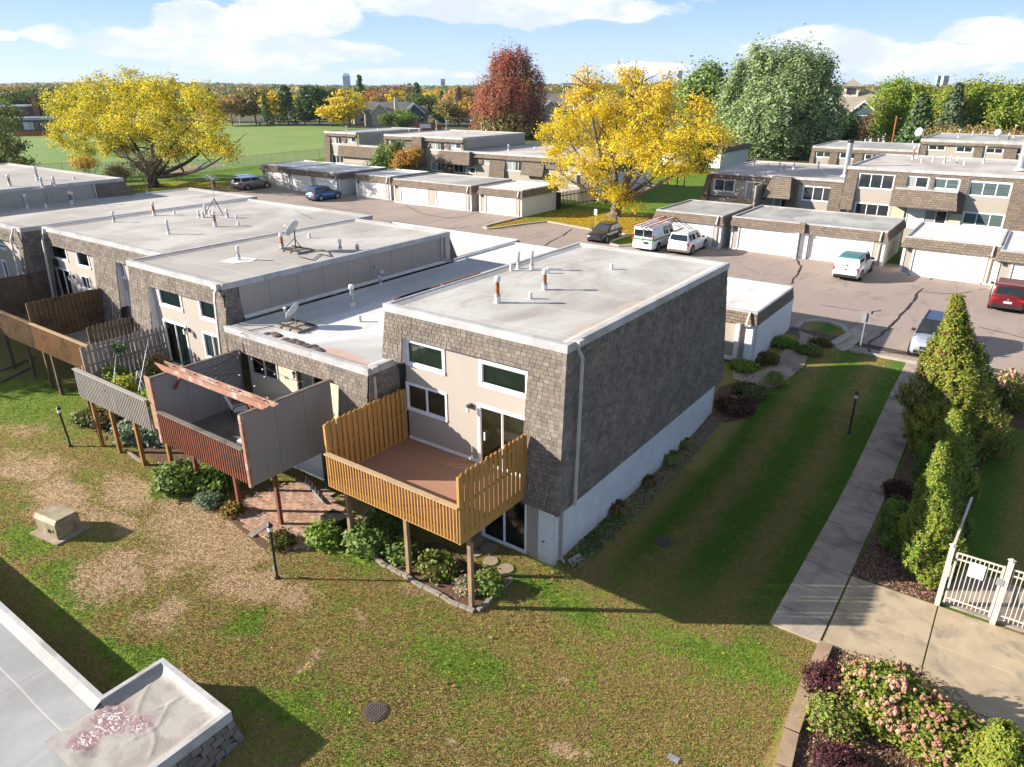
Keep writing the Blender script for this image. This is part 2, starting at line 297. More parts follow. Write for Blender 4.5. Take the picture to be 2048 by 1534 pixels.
wood('oldwood', (.155, .11, .072), (.105, .075, .05), (.055, .042, .03)); wood('brownfence', (.19, .115, .055), (.12, .07, .035), (.055, .037, .025)); wood('rustrail', (.26, .135, .052), (.19, .098, .04), (.085, .055, .03))
wood('greypicket', (.255, .235, .215), (.21, .19, .172)); wood('greyrail', (.40, .365, .325), (.26, .235, .21)); wood('orangepost', (.36, .17, .045), (.25, .12, .03), (.12, .08, .05)); wood('deckgrey', (.165, .14, .12), (.12, .10, .085), (.07, .06, .05)); wood('darkfence', (.05, .038, .03), (.035, .027, .022)); wood('mossyrail', (.20, .17, .14), (.13, .11, .09), (.055, .05, .042))
mat('rust', (.24, .075, .03), (.36, .14, .04), 6, .8); mat('galv', (.42, .43, .44), (.34, .35, .36), 5, .4, metal=.5); mat('ventwhite', (.74, .72, .69), (.6, .58, .55), 6, .6)
mat('black', (.02, .02, .02), (.03, .03, .03), 4, .5); mat('rubber', (.018, .018, .018), None, 4, .85); mat('chrome', (.6, .6, .6), None, 2, .2, metal=.9); mat('rim', (.42, .42, .43), (.3, .3, .31), 3, .35, metal=.7)
mat('brass', (.25, .17, .07), None, 5, .5, metal=.5); mat('dish', (.60, .60, .59), (.5, .5, .49), 4, .45); mat('bulb', (.8, .78, .7), None, 4, .2)
mat('taillight', (.45, .015, .015), None, 3, .2); mat('headlight', (.72, .74, .76), None, 3, .1); mat('plate', (.62, .66, .72), None, 8, .4)
mat('concrete', (.42, .345, .275), (.35, .285, .225), 1.1, .85, .3, 40, dirt=(.19, .165, .14), dsc=1.4); mat('concretegold', (.43, .345, .235), (.36, .285, .19), 1.3, .85, .3, 50, dirt=(.14, .125, .11), dsc=1.0); mat('concretegrey', (.37, .295, .235), (.28, .225, .18), 1.6, .85, .3, 40, dirt=(.13, .115, .105), dsc=.8)
mat('edgebrown', (.34, .24, .16), (.26, .185, .125), 2, .85, .3, 40); mat('kerb', (.40, .35, .29), (.33, .285, .235), 3, .85); mat('iron', (.10, .075, .065), (.07, .055, .05), 9, .7, .8, 30); mat('stone', (.30, .26, .215), (.22, .19, .16), 6, .9, .5, 30); mat('aggregate', (.36, .29, .21), (.22, .17, .12), 38, .9, .6, 60)
mat('utilitybox', (.34, .30, .20), (.26, .22, .14), 3, .6, dirt=(.16, .10, .06), dsc=2.5); mat('skin', (.5, .3, .2), None, 4, .6); mat('cloth_black', (.02, .02, .024), None, 5, .9); mat('denim', (.06, .09, .15), None, 5, .9); mat('hair', (.03, .02, .015), None, 5, .8)
mat('cushion', (.60, .565, .53), (.5, .47, .44), 8, .9); mat('paperwhite', (.8, .8, .8), None, 3, .5)
for i_, c_ in enumerate([(.44, .27, .19), (.36, .215, .15), (.50, .32, .225), (.40, .29, .22)]): mat('paver%d' % i_, c_, tuple(v*.8 for v in c_), 7, .9, .3, 40)
# ---------------------------------------------------------------- ground materials
def blobs(kk, x, y, lst, fall=1.0):
    tot = None
    for (cx_, cy_, rx, ry, st) in lst:
        a = kk.m('DIVIDE', kk.m('SUBTRACT', x, cx_), rx); b_ = kk.m('DIVIDE', kk.m('SUBTRACT', y, cy_), ry)
        g = kk.m('MULTIPLY', kk.m('EXPONENT', kk.m('MULTIPLY', kk.m('ADD', kk.m('MULTIPLY', a, a), kk.m('MULTIPLY', b_, b_)), -1.0)), st)
        tot = g if tot is None else kk.m('MAXIMUM', tot, g)
    return tot
def pxl(lst):
    out = []
    for (px, py, rx, ry, st) in lst:
        p = atz(px, py, -2); out.append((p.x, p.y, rx, ry, st))
    return out
def lawn_mat():
    m_, kk, b = mk('lawn'); P_ = kk.pos(); x = kk.sep(P_)
    warp = kk.noise(.5, 4, .6, P_, 0, True); wv = kk.sep(warp)
    xx = kk.m('ADD', x[0], kk.m('MULTIPLY', kk.m('SUBTRACT', wv[0], .5), 3.2)); yy = kk.m('ADD', x[1], kk.m('MULTIPLY', kk.m('SUBTRACT', wv[1], .5), 3.2))
    tan = blobs(kk, xx, yy, pxl([(430, 1060, 3.4, 2.1, 1.2), (120, 1000, 3.2, 1.0, .95), (40, 940, 2.5, .9, .95), (230, 1150, 1.8, 1.2, 1.0), (480, 1170, 1.6, 1.0, 1), (250, 980, 2.4, 1.1, .85), (90, 930, 2.0, 1.0, .75), (330, 1230, 1.0, .8, .9), (560, 1180, 1.6, .8, .85), (230, 1040, 2.0, .7, .8), (1140, 1362, .35, .22, .75), (1160, 1500, .8, .5, .72), (620, 1310, .5, .3, .72), (40, 860, 2.0, .8, .6), (480, 940, 1.4, .5, .75), (1290, 1120, .6, .3, .6), (840, 1180, .8, .5, .6), (700, 1230, 1.2, .4, .6), (900, 1500, .9, .35, .62), (350, 1130, 1.2, .8, .95)]))
    grn = blobs(kk, xx, yy, pxl([(140, 1170, 1.3, .7, 1), (60, 800, 4, 1.7, 1), (60, 1080, 1.2, .7, .8), (310, 985, .8, .35, 1), (1120, 1200, 1.6, .6, .8), (930, 1320, 1.5, .6, .6), (250, 1330, 1.2, .5, .9), (600, 1420, 1.4, .6, .6), (1400, 1300, 1.4, .6, .7), (700, 1120, 1.0, .4, .8), (500, 1250, .6, .35, .8), (1050, 1160, 1.0, .4, .8), (1540, 1330, .8, .5, .8)]))
    n1 = kk.noise(.9, 7, .68, P_, .6); n2 = kk.noise(2.6, 7, .72, P_, .8); n3 = kk.noise(26, 3, .7, P_); n4 = kk.noise(7, 5, .7, P_, .6)
    t_ = kk.step(kk.m('ADD', tan, kk.m('ADD', kk.m('MULTIPLY', kk.m('SUBTRACT', n2, .5), 1.3), kk.m('MULTIPLY', kk.m('SUBTRACT', n4, .5), .6))), .28, .80)
    g_ = kk.step(kk.m('ADD', kk.m('ADD', kk.m('MULTIPLY', grn, .42), kk.m('MULTIPLY', n1, .55)), kk.m('ADD', kk.m('MULTIPLY', kk.m('SUBTRACT', n2, .5), .8), kk.m('MULTIPLY', kk.m('SUBTRACT', n4, .5), .3))), .205, .475)
    brown = kk.mix(n4, (.27, .20, .07), (.42, .325, .14)); green = kk.mix(kk.step(n2, .3, .7), (.115, .22, .028), (.27, .36, .06)); 
    # mown side lawn: stripes along the house, fresher green
    side = kk.m('MULTIPLY', kk.step(x[0], -9.6, -8.6), kk.step(x[1], 16, 21))
    st = kk.m('SINE', kk.m('ADD', kk.m('MULTIPLY', kk.m('ADD', x[0], kk.m('MULTIPLY', n1, 1.0)), 2.6), 1.2)); st = kk.m('ADD', kk.m('MULTIPLY', st, .5), kk.m('SUBTRACT', kk.m('MULTIPLY', n2, 2.4), .85), clamp=True)
    green2 = kk.mix(st, (.05, .17, .014), (.27, .21, .08))
    c = kk.mix(g_, brown, green); c = kk.mix(t_, c, kk.mix(n2, (.48, .35, .21), (.66, .50, .32)))
    c = kk.mix(kk.m('MULTIPLY', side, .85), c, green2)
    c = kk.mix(kk.m('MULTIPLY', kk.step(kk.noise(3.3, 5, .8, P_), .62, .75), .35), c, (.24, .17, .10))
    # far lawns around the parking lot: brighter and more even, gold with fallen leaves near the tree
    farl = kk.step(x[1], 44, 52); c = kk.mix(farl, c, kk.mix(kk.step(n1, .3, .7), (.095, .20, .022), (.16, .24, .035)))
    leaf = kk.step(kk.m('ADD', blobs(kk, xx, yy, [(-35, 67, 9, 7.5, 1), (-42, 60, 4, 4, .9), (-96, 59, 7, 4.5, .75), (-101, 54, 9, 3, .55), (-28.8, 58.3, 2, 2, .55), (-47, 118, 10, 5, .7)]), kk.m('MULTIPLY', kk.m('SUBTRACT', n4, .5), 1.6)), .35, .6)
    c = kk.mix(kk.m('MULTIPLY', leaf, kk.m('MULTIPLY', farl, .6)), c, kk.mix(n3, (.55, .38, .03), (.42, .25, .03)))
    c = kk.mix(kk.m('MULTIPLY', kk.m('SUBTRACT', 1, n3), .5), c, kk.mix(1.0, c, (.45, .42, .40), 'MULTIPLY'))
    mt_ = kk.step(kk.noise(11, 6, .8, P_, .5), .3, .7); c = kk.mix(kk.m('MULTIPLY', kk.m('SUBTRACT', 1, farl), .8), c, kk.mix(mt_, kk.mix(1.0, c, (.60, .58, .52), 'MULTIPLY'), kk.mix(1.0, c, (1.3, 1.27, 1.22), 'MULTIPLY')))
    kk.l.new(c, b.inputs['Base Color']); b.inputs['Roughness'].default_value = .95; b.inputs['Specular IOR Level'].default_value = .1
    bp = kk.new('ShaderNodeBump'); bp.inputs['Strength'].default_value = .9; bp.inputs['Distance'].default_value = .05; kk.l.new(kk.m('ADD', n3, n4), bp.inputs['Height']); kk.l.new(bp.outputs[0], b.inputs['Normal'])
lawn_mat()
def blade_mat():                               # grass blades take the lawn's own colours
    a = M['lawn'].copy(); a.name = 'blades'; M['blades'] = a
    for n_ in a.node_tree.nodes:
        if n_.type == 'BUMP': n_.inputs['Strength'].default_value = 0
blade_mat()
def asphalt():
    m_, kk, b = mk('asphalt'); P_ = kk.pos()
    c = kk.mix(kk.step(kk.noise(.12, 6, .6, P_, .5), .35, .65), (.29, .225, .19), (.235, .185, .16)); c = kk.mix(kk.m('MULTIPLY', kk.step(kk.noise(55, 3, .8, P_), .4, .65), .45), c, (.40, .325, .275))
    c = kk.mix(kk.m('MULTIPLY', kk.step(kk.noise(.8, 6, .7, kk.map(P_, (1, .35, 1)), 1), .5, .72), .7), c, (.16, .122, .105)); kk.l.new(c, b.inputs['Base Color']); b.inputs['Roughness'].default_value = .9
    bp = kk.new('ShaderNodeBump'); bp.inputs['Strength'].default_value = .4; bp.inputs['Distance'].default_value = .01; kk.l.new(kk.noise(60, 2, .8, P_), bp.inputs['Height']); kk.l.new(bp.outputs[0], b.inputs['Normal'])
asphalt(); mat('sealant', (.022, .02, .02), None, 3, .6)
mat('mulch', (.14, .078, .048), (.07, .042, .028), 22, .95, 1, 30, lo=.4, hi=.6, dirt=(.30, .20, .14), dsc=14); mat('gravelm', (.30, .22, .16), (.06, .045, .035), 18, .95, 1, 40, lo=.45, hi=.55)
mat('field', (.115, .20, .035), (.165, .235, .05), .03, .95, dirt=(.22, .26, .075), dsc=.035); mat('dirtfield', (.30, .21, .13), (.24, .17, .11), .3, .95); mat('wildground', (.055, .07, .028), (.085, .075, .035), .02, .95); mat('roadfar', (.24, .23, .22), (.2, .19, .18), .2, .9)
# ---------------------------------------------------------------- ground sheets that follow the level of the place
YS = [-20, 0, 6.5, 10, 20, 26]+[26+i*.75 for i in range(1, 21)]+[43, 46, 50, 54, 58, 66, 80, 110, 160, 260, 500, 1000, 2500, 5200]
def clip(poly, y, keep_above):
    out = []
    for i in range(len(poly)):
        a, b_ = poly[i], poly[(i+1) % len(poly)]; ia = (a[1] >= y) == keep_above or a[1] == y; ib = (b_[1] >= y) == keep_above or b_[1] == y
        if ia: out.append(a)
        if ia != ib: t = (y-a[1])/(b_[1]-a[1]); out.append((a[0]+(b_[0]-a[0])*t, y))
    return out
def sheet(name, poly, mt, dz, parent=None):
    mb = MB(); poly = [(p[0], p[1]) for p in poly]
    for y0, y1 in zip(YS[:-1], YS[1:]):
        q = clip(clip(poly, y0, True), y1, False)
        q = [p for i, p in enumerate(q) if (Vector(p)-Vector(q[i-1])).length > 1e-4]
        if len(q) > 2: mb.add([(p[0], p[1], gz(p[1])+dz) for p in q], [tuple(range(len(q)))])
    o = mb.build(name, mt, parent, fix=False); me = o.data
    for p in me.polygons:
        if p.normal.z < 0: p.flip()
    me.update(); return o
V2 = lambda lst: [tuple(onground(*p))[:2] for p in lst]
struct(sheet('ground', [(-4800, -20), (4800, -20), (4800, 5200), (-4800, 5200)], M['wildground'], -.05))
struct(sheet('lawn', [(-130, -18), (60, -18), (60, 140), (-112, 140), (-128, 60)], M['lawn'], 0))
f1, f2 = atz(127, 350), atz(640, 318)
struct(sheet('sports_field', [(-128.4, 20), (-129, 54), (-113.6, 67), (-117, 98), (-134, 145), (-190, 187), (-262, 180), (-330, 110), (-300, 40)], M['field'], .02))
struct(sheet('infield_dirt', [(p.x, p.y) for p in [atz(a, b_) for a, b_ in ((330, 343), (352, 349), (372, 345), (430, 334), (455, 331), (430, 329), (380, 331), (340, 337))]], M['dirtfield'], .03))
lot = [(-96, 43), (-10.3, 43), (-10.1, 44.2), (-9.5, 44.9), (-8.7, 45), (-7.8, 44.4), (-7.35, 43.4), (-7.3, 42.4), (-7.6, 41.0), (-6.5, 40.7), (34, 40.5), (34, 63.4), (-28.6, 63.4), (-28.5, 57.6), (-29.3, 57.0), (-30.2, 57.2), (-31, 58.6), (-31.0, 61.9), (-35.4, 62.2), (-41.3, 63.4), (-42.5, 60.2), (-43.2, 57.5), (-43.8, 56.8), (-44.6, 57.2), (-44.9, 58.4), (-44.9, 65.4), (-94, 66.5)]
struct(sheet('parking_lot', lot, M['asphalt'], .012))
struct(sheet('far_street', [(-75, 160), (-20, 160), (40, 150), (40, 157), (-20, 168), (-75, 168)], M['roadfar'], .03))
struct(sheet('far_parking', [(-165, 205), (-120, 222), (-128, 240), (-172, 222)], M['roadfar'], .04))
def kerb(pts, nm='kerb', wd=.16, hh=.13):
    mb = MB()
    for a, b_ in zip(pts[:-1], pts[1:]):
        mb.bar((a[0], a[1], gz(a[1])+hh/2-.02), (b_[0], b_[1], gz(b_[1])+hh/2-.02), wd, hh+.04)
    return struct(mb.build(nm, M['kerb']))
kerb([(-10.1, 42.9), (-10.15, 44.2), (-9.5, 44.95), (-8.7, 45.05), (-7.8, 44.45), (-7.3, 43.4), (-7.25, 42.3), (-7.6, 41.0)], wd=.3); kerb([(-6.6, 40.62), (34, 40.45)], wd=.15)
kerb([(-28.45, 61.2), (-28.4, 57.6), (-29.3, 56.9), (-30.3, 57.1), (-31.05, 58.6), (-31.05, 61.95), (-35.4, 62.25), (-41.35, 63.5), (-42.6, 60.2), (-43.3, 57.4), (-43.85, 56.7), (-44.7, 57.1), (-45, 58.4), (-45, 64)], wd=.3)
struct(sheet('gutter_apron', V2([(1655, 687), (1697, 662), (1712, 655), (1735, 668), (1702, 697), (1685, 703)]), M['kerb'], .02))
# sealed cracks in the asphalt
def crack(pts, w_):
    pts = [atz(*p, 0) if False else onground(*p) for p in pts]; mb = MB(); rr = random.Random(len(pts))
    L_ = []
    for a, b_ in zip(pts[:-1], pts[1:]):
        for i in range(4):
            p = a.lerp(b_, i/4)+Vector((rr.uniform(-.07, .07), rr.uniform(-.07, .07), 0)); L_.append(p)
    L_.append(pts[-1])
    for a, b_ in zip(L_[:-1], L_[1:]):
        d = (b_-a).normalized(); nn = Vector((-d.y, d.x, 0))*w_*rr.uniform(.7, 1.2)/2
        mb.add([a-nn+Vector((0, 0, .02)), a+nn+Vector((0, 0, .02)), b_+nn+Vector((0, 0, .02)), b_-nn+Vector((0, 0, .02))], [(0, 1, 2, 3)])
    return struct(mb.build('crack_sealant', M['sealant'], fix=False))
crack([(1592, 519), (1601, 532), (1600, 542), (1590, 555), (1582, 568)], .16); crack([(1866, 556), (1838, 583), (1824, 607), (1801, 632), (1784, 651), (1768, 665), (1741, 684), (1738, 700), (1740, 706)], .16)
crack([(1838, 583), (1880, 587), (1915, 588), (1972, 578)], .09); crack([(1741, 630), (1748, 623), (1762, 621)], .12); crack([(1960, 655), (2000, 664), (2047, 676)], .09); crack([(1640, 610), (1680, 616), (1720, 622)], .06)
crack([(1085, 497), (1095, 487), (1125, 472), (1143, 458)], .14); crack([(810, 411), (845, 428), (900, 437), (935, 432), (965, 423)], .13); crack([(880, 458), (930, 455), (985, 443)], .10); crack([(600, 406), (690, 420), (760, 428)], .10)
crack([(1250, 500), (1330, 520), (1400, 528)], .05); crack([(1655, 640), (1700, 648), (1741, 650), (1800, 660)], .05); crack([(1480, 530), (1520, 548), (1560, 552)], .05); crack([(760, 440), (820, 447), (880, 458)], .07); crack([(660, 415), (700, 408), (760, 412)], .06)
# ---------------------------------------------------------------- pavements: every slab its own piece
def slab_walk(name, label, slabs, mats_, h=.05):
    x = sum(s_[0] for s_ in slabs)/len(slabs); y = sum(s_[2] for s_ in slabs)/len(slabs)
    t = bpy.data.objects.new(name, None); COL.objects.link(t); t['kind'] = 'structure'; t.location = (x, y, gz(y))
    for i, (x0, x1, y0, y1, mi) in enumerate(slabs):
        g = .018; z0, z1 = gz(y0), gz(y1)
        mb = MB().hexa([(x0+g, y0+g, z0-.06), (x1-g, y0+g, z0-.06), (x1-g, y1-g, z1-.06), (x0+g, y1-g, z1-.06), (x0+g, y0+g, z0+h), (x1-g, y0+g, z0+h), (x1-g, y1-g, z1+h), (x0+g, y1-g, z1+h)])
        mb.build('slab', M[mats_[mi]], t)
    return t
ys = [18.55, 19.55, 21.0, 22.4]+[22.4+i*1.5 for i in range(1, 13)]
slab_walk('pavement', '', [(-3.82, -2.35, a, b_, 0 if b_ < 23 else 1) for a, b_ in zip(ys[:-1], ys[1:])], ['concrete', 'concretegrey'])
slab_walk('plaza_paving', '', [(-2.32, .22, 18.6, 20.45, 0), (-2.32, .22, 20.45, 22.42, 0), (.22, 2.9, 18.3, 20.45, 0), (.22, 2.9, 20.45, 22.42, 0), (2.9, 5.6, 18.3, 20.45, 0), (2.9, 5.6, 20.45, 22.42, 0), (.95, 3.2, 15.9, 18.27, 1), (3.2, 5.6, 15.9, 18.27, 1), (.95, 3.2, 13.5, 15.9, 1), (3.2, 5.6, 13.5, 15.9, 1)]+[(.3+i*2.7, 3+i*2.7, 22.6, 25, 1) for i in range(4)], ['concretegold', 'concretegrey'])
struct(sheet('front_path', V2([(1597, 662), (1655, 684), (1617, 712), (1607, 735), (1586, 752), (1560, 772), (1545, 778), (1467, 760), (1464, 735), (1500, 745), (1530, 742), (1553, 722), (1570, 700), (1600, 680)]), M['concretegrey'], .05))
# edging wall of the lower right bed
t = T('bed_edging', 'low brown concrete edging that curves along the hydrangea bed beside the lawn', 'edging', (-2.5, 16, -2))
ew = [atz(*p, -1.86) for p in ((1652, 1287), (1612, 1378), (1583, 1462), (1566, 1534), (1556, 1640))]
for a, b_ in zip(ew[:-1], ew[1:]):
    d = (b_-a).normalized(); MB().bar(a-d*.01+Vector((0, 0, -.08)), b_+d*.02+Vector((0, 0, -.08)), .36, .22).build('kerb_stone', M['edgebrown'], t)
# mulch beds
struct(sheet('mulch_bed', V2([(1700, 1152), (1872, 1210), (1895, 1180), (1960, 950), (1985, 860), (1975, 800), (1860, 740), (1830, 880), (1790, 960), (1745, 1075)]), M['mulch'], .03))
struct(sheet('mulch_bed', V2([(1655, 1296), (1700, 1305), (1820, 1330), (1900, 1370), (1945, 1420), (1935, 1534), (1930, 1640), (1550, 1640), (1585, 1534), (1600, 1462), (1628, 1378)]), M['mulch'], .03))
struct(sheet('mulch_bed', V2([(1990, 840), (2048, 860), (2140, 870), (2140, 745), (2010, 750), (1975, 790)]), M['mulch'], .03))
struct(sheet('gravel_strip', [(-10.62, 17.6), (-9.85, 17.5), (-9.8, 24), (-9.9, 31), (-10.62, 31)], M['gravelm'], .03))
struct(sheet('mulch_bed', V2([(1430, 790), (1440, 775), (1475, 765), (1500, 775), (1520, 800), (1505, 835), (1450, 845), (1425, 832)]), M['mulch'], .04))
struct(sheet('mulch_bed', V2([(740, 1114), (765, 1130), (805, 1150), (835, 1169), (870, 1187), (905, 1207), (948, 1224), (985, 1196), (1005, 1175), (1024, 1157), (985, 1145), (930, 1125), (905, 1095), (870, 1085), (820, 1090), (780, 1060), (700, 1060), (660, 1090), (700, 1105)]), M['mulch'], .025))
struct(sheet('soil_bed', V2([(455, 1000), (500, 1020), (520, 1050), (580, 1075), (560, 1105), (520, 1095), (470, 1050), (430, 1020)]), M['mulch'], .02)); struct(sheet('mulch_bed', V2([(200, 860), (290, 905), (345, 960), (420, 985), (470, 960), (440, 900), (330, 860), (250, 840)]), M['mulch'], .02))
# ---------------------------------------------------------------- grass blades over the near lawn
def blades(n):
    X = RNG.uniform(-42, 0, n*4); Y = RNG.uniform(3, 34, n*4); keep = np.ones(len(X), bool)
    dist = np.sqrt(X**2+Y**2+15**2); keep &= RNG.random(len(X)) < np.clip((21/dist)**2, 0, 1)
    keep &= ~((X > -3.85) & (Y > 18.5)) & ~((X > -2.42) & (Y < 19)) & ~((X < -10.2) & (Y > 17)) & ~((X > -21.5) & (X < -15.9) & (Y > 13.4)) & ~((X < -25) & (Y > 15))
    bed = V2([(740, 1114), (765, 1130), (805, 1150), (835, 1169), (870, 1187), (905, 1207), (948, 1224), (985, 1196), (1005, 1175), (1024, 1157), (985, 1145), (930, 1125), (905, 1095), (870, 1085), (820, 1090), (780, 1060), (700, 1060), (660, 1090), (700, 1105)]); cc = np.zeros(len(X), bool)
    for i in range(len(bed)):
        a, b_ = bed[i], bed[i-1]; m_ = ((a[1] > Y) != (b_[1] > Y)) & (X < (b_[0]-a[0])*(Y-a[1])/(b_[1]-a[1]+1e-12)+a[0]); cc ^= m_
    keep &= ~cc & ~((X > -10.62) & (X < -9.8) & (Y > 17.5)) & ~((Y > 26) & (X < -9))
    keep &= Y > 3.2
    X = X[keep][:n]; Y = Y[keep][:n]; n = len(X); t_ = np.clip((Y-26)/15, 0, 1); Z = -2+1.7*t_*t_*(3-2*t_)-.25*np.clip(6.5-Y, 0, 9)
    a = RNG.uniform(0, 6.283, n); h = RNG.uniform(.02, .05, n); w_ = RNG.uniform(.006, .012, n); lx = RNG.normal(0, .016, n); ly = RNG.normal(0, .016, n)
    B = np.stack([X, Y, Z], 1); d = np.stack([np.cos(a)*w_, np.sin(a)*w_, np.zeros(n)], 1); tip = B+np.stack([lx, ly, h], 1)
    V = np.concatenate([B-d, B+d, tip], 1).reshape(-1, 3); Fc = np.arange(3*n).reshape(-1, 3); o = bulk('grass', V, Fc, M['blades']); stuff(o); return o
blades(600000)
# ---------------------------------------------------------------- building helpers
SHM = [M['shingle%d' % i] for i in range(5)]
TABS = []                                      # shingle meshes shared by all single shingles
for i in range(5):
    me = MB().hexa([(.03, 1, 0), (.97, 1, 0), (.97, 0, 0), (.03, 0, 0), (.03, 1, 1), (.97, 1, 1), (.97, 0, .62), (.03, 0, .62)]).build('shingle', SHM[i])
    TABS.append(me.data); bpy.data.objects.remove(me)
def mansard(parent, patches, single=0, row=.165, tab=.30, seed=1):
    """patches: (top_left, top_right, bottom_right, bottom_left) seen from outside; shingles in courses over a dark backing"""
    rr = random.Random(seed); back = MB(); cells = []
    for P4 in patches:
        TL, TR, BR, BL = [Vector(p) for p in P4]; h = ((BL-TL).length+(BR-TR).length)/2; rows = max(1, round(h/row)); u0 = (TR-TL).normalized(); dn = (BL-TL).normalized(); nrm = dn.cross(u0).normalized()
        if nrm.dot(Vector((0, 0, 0))-TL+Vector((0, 0, 13))) < 0 and False: nrm = -nrm
        back.add([TL, TR, BR, BL], [(3, 2, 1, 0)])
        for r_ in range(rows):
            v0 = r_/rows; v1 = (r_+1)/rows; A = TL.lerp(BL, v0); B = TR.lerp(BR, v0); C = TR.lerp(BR, v1); D = TL.lerp(BL, v1)
            wd = (B-A).length; x = -rr.uniform(0, tab)
            while x < wd-.02:
                t_ = tab*rr.uniform(.82, 1.2); a0 = max(x, 0); a1 = min(x+t_, wd)
                if a1-a0 > .03:
                    o_ = A+(B-A)*(a0/wd); dl = 0 if 0 < r_ < rows-1 else 0
                    vv = (D+(C-D)*(a0/wd))-o_; L_ = vv.length; vv = vv/L_
                    cells.append((o_+vv*.016, (B-A).normalized(), vv, (B-A).normalized().cross(vv)*-1, a1-a0, L_-.014+dl, rr.choices(range(5), (5, 4, 3, 2, 3))[0], rr.uniform(.012, .026)))  # gap leaves a dark backing strip as the shadow line under each course
                x += t_
    b_ = back.build('shingle_backing', M['shingleback'], parent, fix=False); off = Vector((0, 0, 0)); q = parent
    while q is not None: off += q.location; q = q.parent
    cells.sort(key=lambda c: (c[0]-Vector((0, 0, CAMZ))).length/(.25+abs(c[3].normalized().dot((c[0]-Vector((0, 0, CAMZ))).normalized()))))
    for c in cells[:single]:
        o = bpy.data.objects.new('shingle', TABS[c[6]]); COL.objects.link(o); o.parent = parent
        nn = c[3]; m_ = Matrix(((c[1].x*c[4], c[2].x*c[5], nn.x*c[7], c[0].x-off.x), (c[1].y*c[4], c[2].y*c[5], nn.y*c[7], c[0].y-off.y), (c[1].z*c[4], c[2].z*c[5], nn.z*c[7], c[0].z-off.z), (0, 0, 0, 1)))
        o.matrix_basis = m_
    rest = MB()
    for o_, u, v, nn, w_, l_, mi, th in cells[single:]:
        g = .010; rest.hexa([o_+v*l_+u*g, o_+v*l_+u*(w_-g), o_+u*(w_-g), o_+u*g, o_+v*l_+u*g+nn*th, o_+v*l_+u*(w_-g)+nn*th, o_+u*(w_-g)+nn*th*.62, o_+u*g+nn*th*.62], mi)
    if rest.v: stuff(rest.build('shingle', SHM, parent))
def flatroof(parent, x0, x1, y0, y1, z, mt='roof', cap='capmetal', fasc=.26, cant=True, skip='', proud=.05, capw=.13):
    mb = MB(); c = capw; zz = z-.10
    ci = .45 if cant else c+.01
    I = [(x0+ci, y0+ci), (x1-ci, y0+ci), (x1-ci, y1-ci), (x0+ci, y1-ci)]; O = [(x0+c, y0+c), (x1-c, y0+c), (x1-c, y1-c), (x0+c, y1-c)]
    mb.add([(*p, zz) for p in I], [(0, 1, 2, 3)]); 
    for i in range(4): j = (i+1) % 4; mb.add([(*O[i], z-.015), (*O[j], z-.015), (*I[j], zz), (*I[i], zz)], [(0, 1, 2, 3)])
    r_ = mb.build('roof', M[mt], parent, fix=False)
    names = {'f': 0, 'r': 1, 'b': 2, 'l': 3}; W_ = [(x0-proud, y0-proud), (x1+proud, y0-proud), (x1+proud, y1+proud), (x0-proud, y1+proud)]
    for nm, i in names.items():
        if nm in skip: continue
        j = (i+1) % 4; a, b_, e, f = W_[i], W_[j], O[j], O[i]
        MB().hexa([(*a, z-fasc), (*b_, z-fasc), (*e, z-fasc), (*f, z-fasc), (*a, z), (*b_, z), (*e, z), (*f, z)]).build('fascia', M[cap], parent)
    return r_
def wall_y(parent, Y, x0, x1, z0, z1, holes, mt, th=.12, name='wall'):   # wall in the plane y = Y with rectangular openings
    xs_ = sorted({x0, x1, *[v for h in holes for v in h[:2]]}); zs = sorted({z0, z1, *[v for h in holes for v in h[2:]]}); mb = MB()
    xs_ = [v for v in xs_ if x0 <= v <= x1]; zs = [v for v in zs if z0 <= v <= z1]
    for a, b_ in zip(xs_[:-1], xs_[1:]):
        run = None
        for c, d in zip(zs[:-1], zs[1:]):
            mx, mz = (a+b_)/2, (c+d)/2
            if any(h[0] < mx < h[1] and h[2] < mz < h[3] for h in holes):
                if run: mb.box(a, b_, Y, Y+th, run[0], run[1]); run = None
            else: run = (run[0] if run else c, d)
        if run: mb.box(a, b_, Y, Y+th, run[0], run[1])
    return mb.build(name, M[mt], parent)
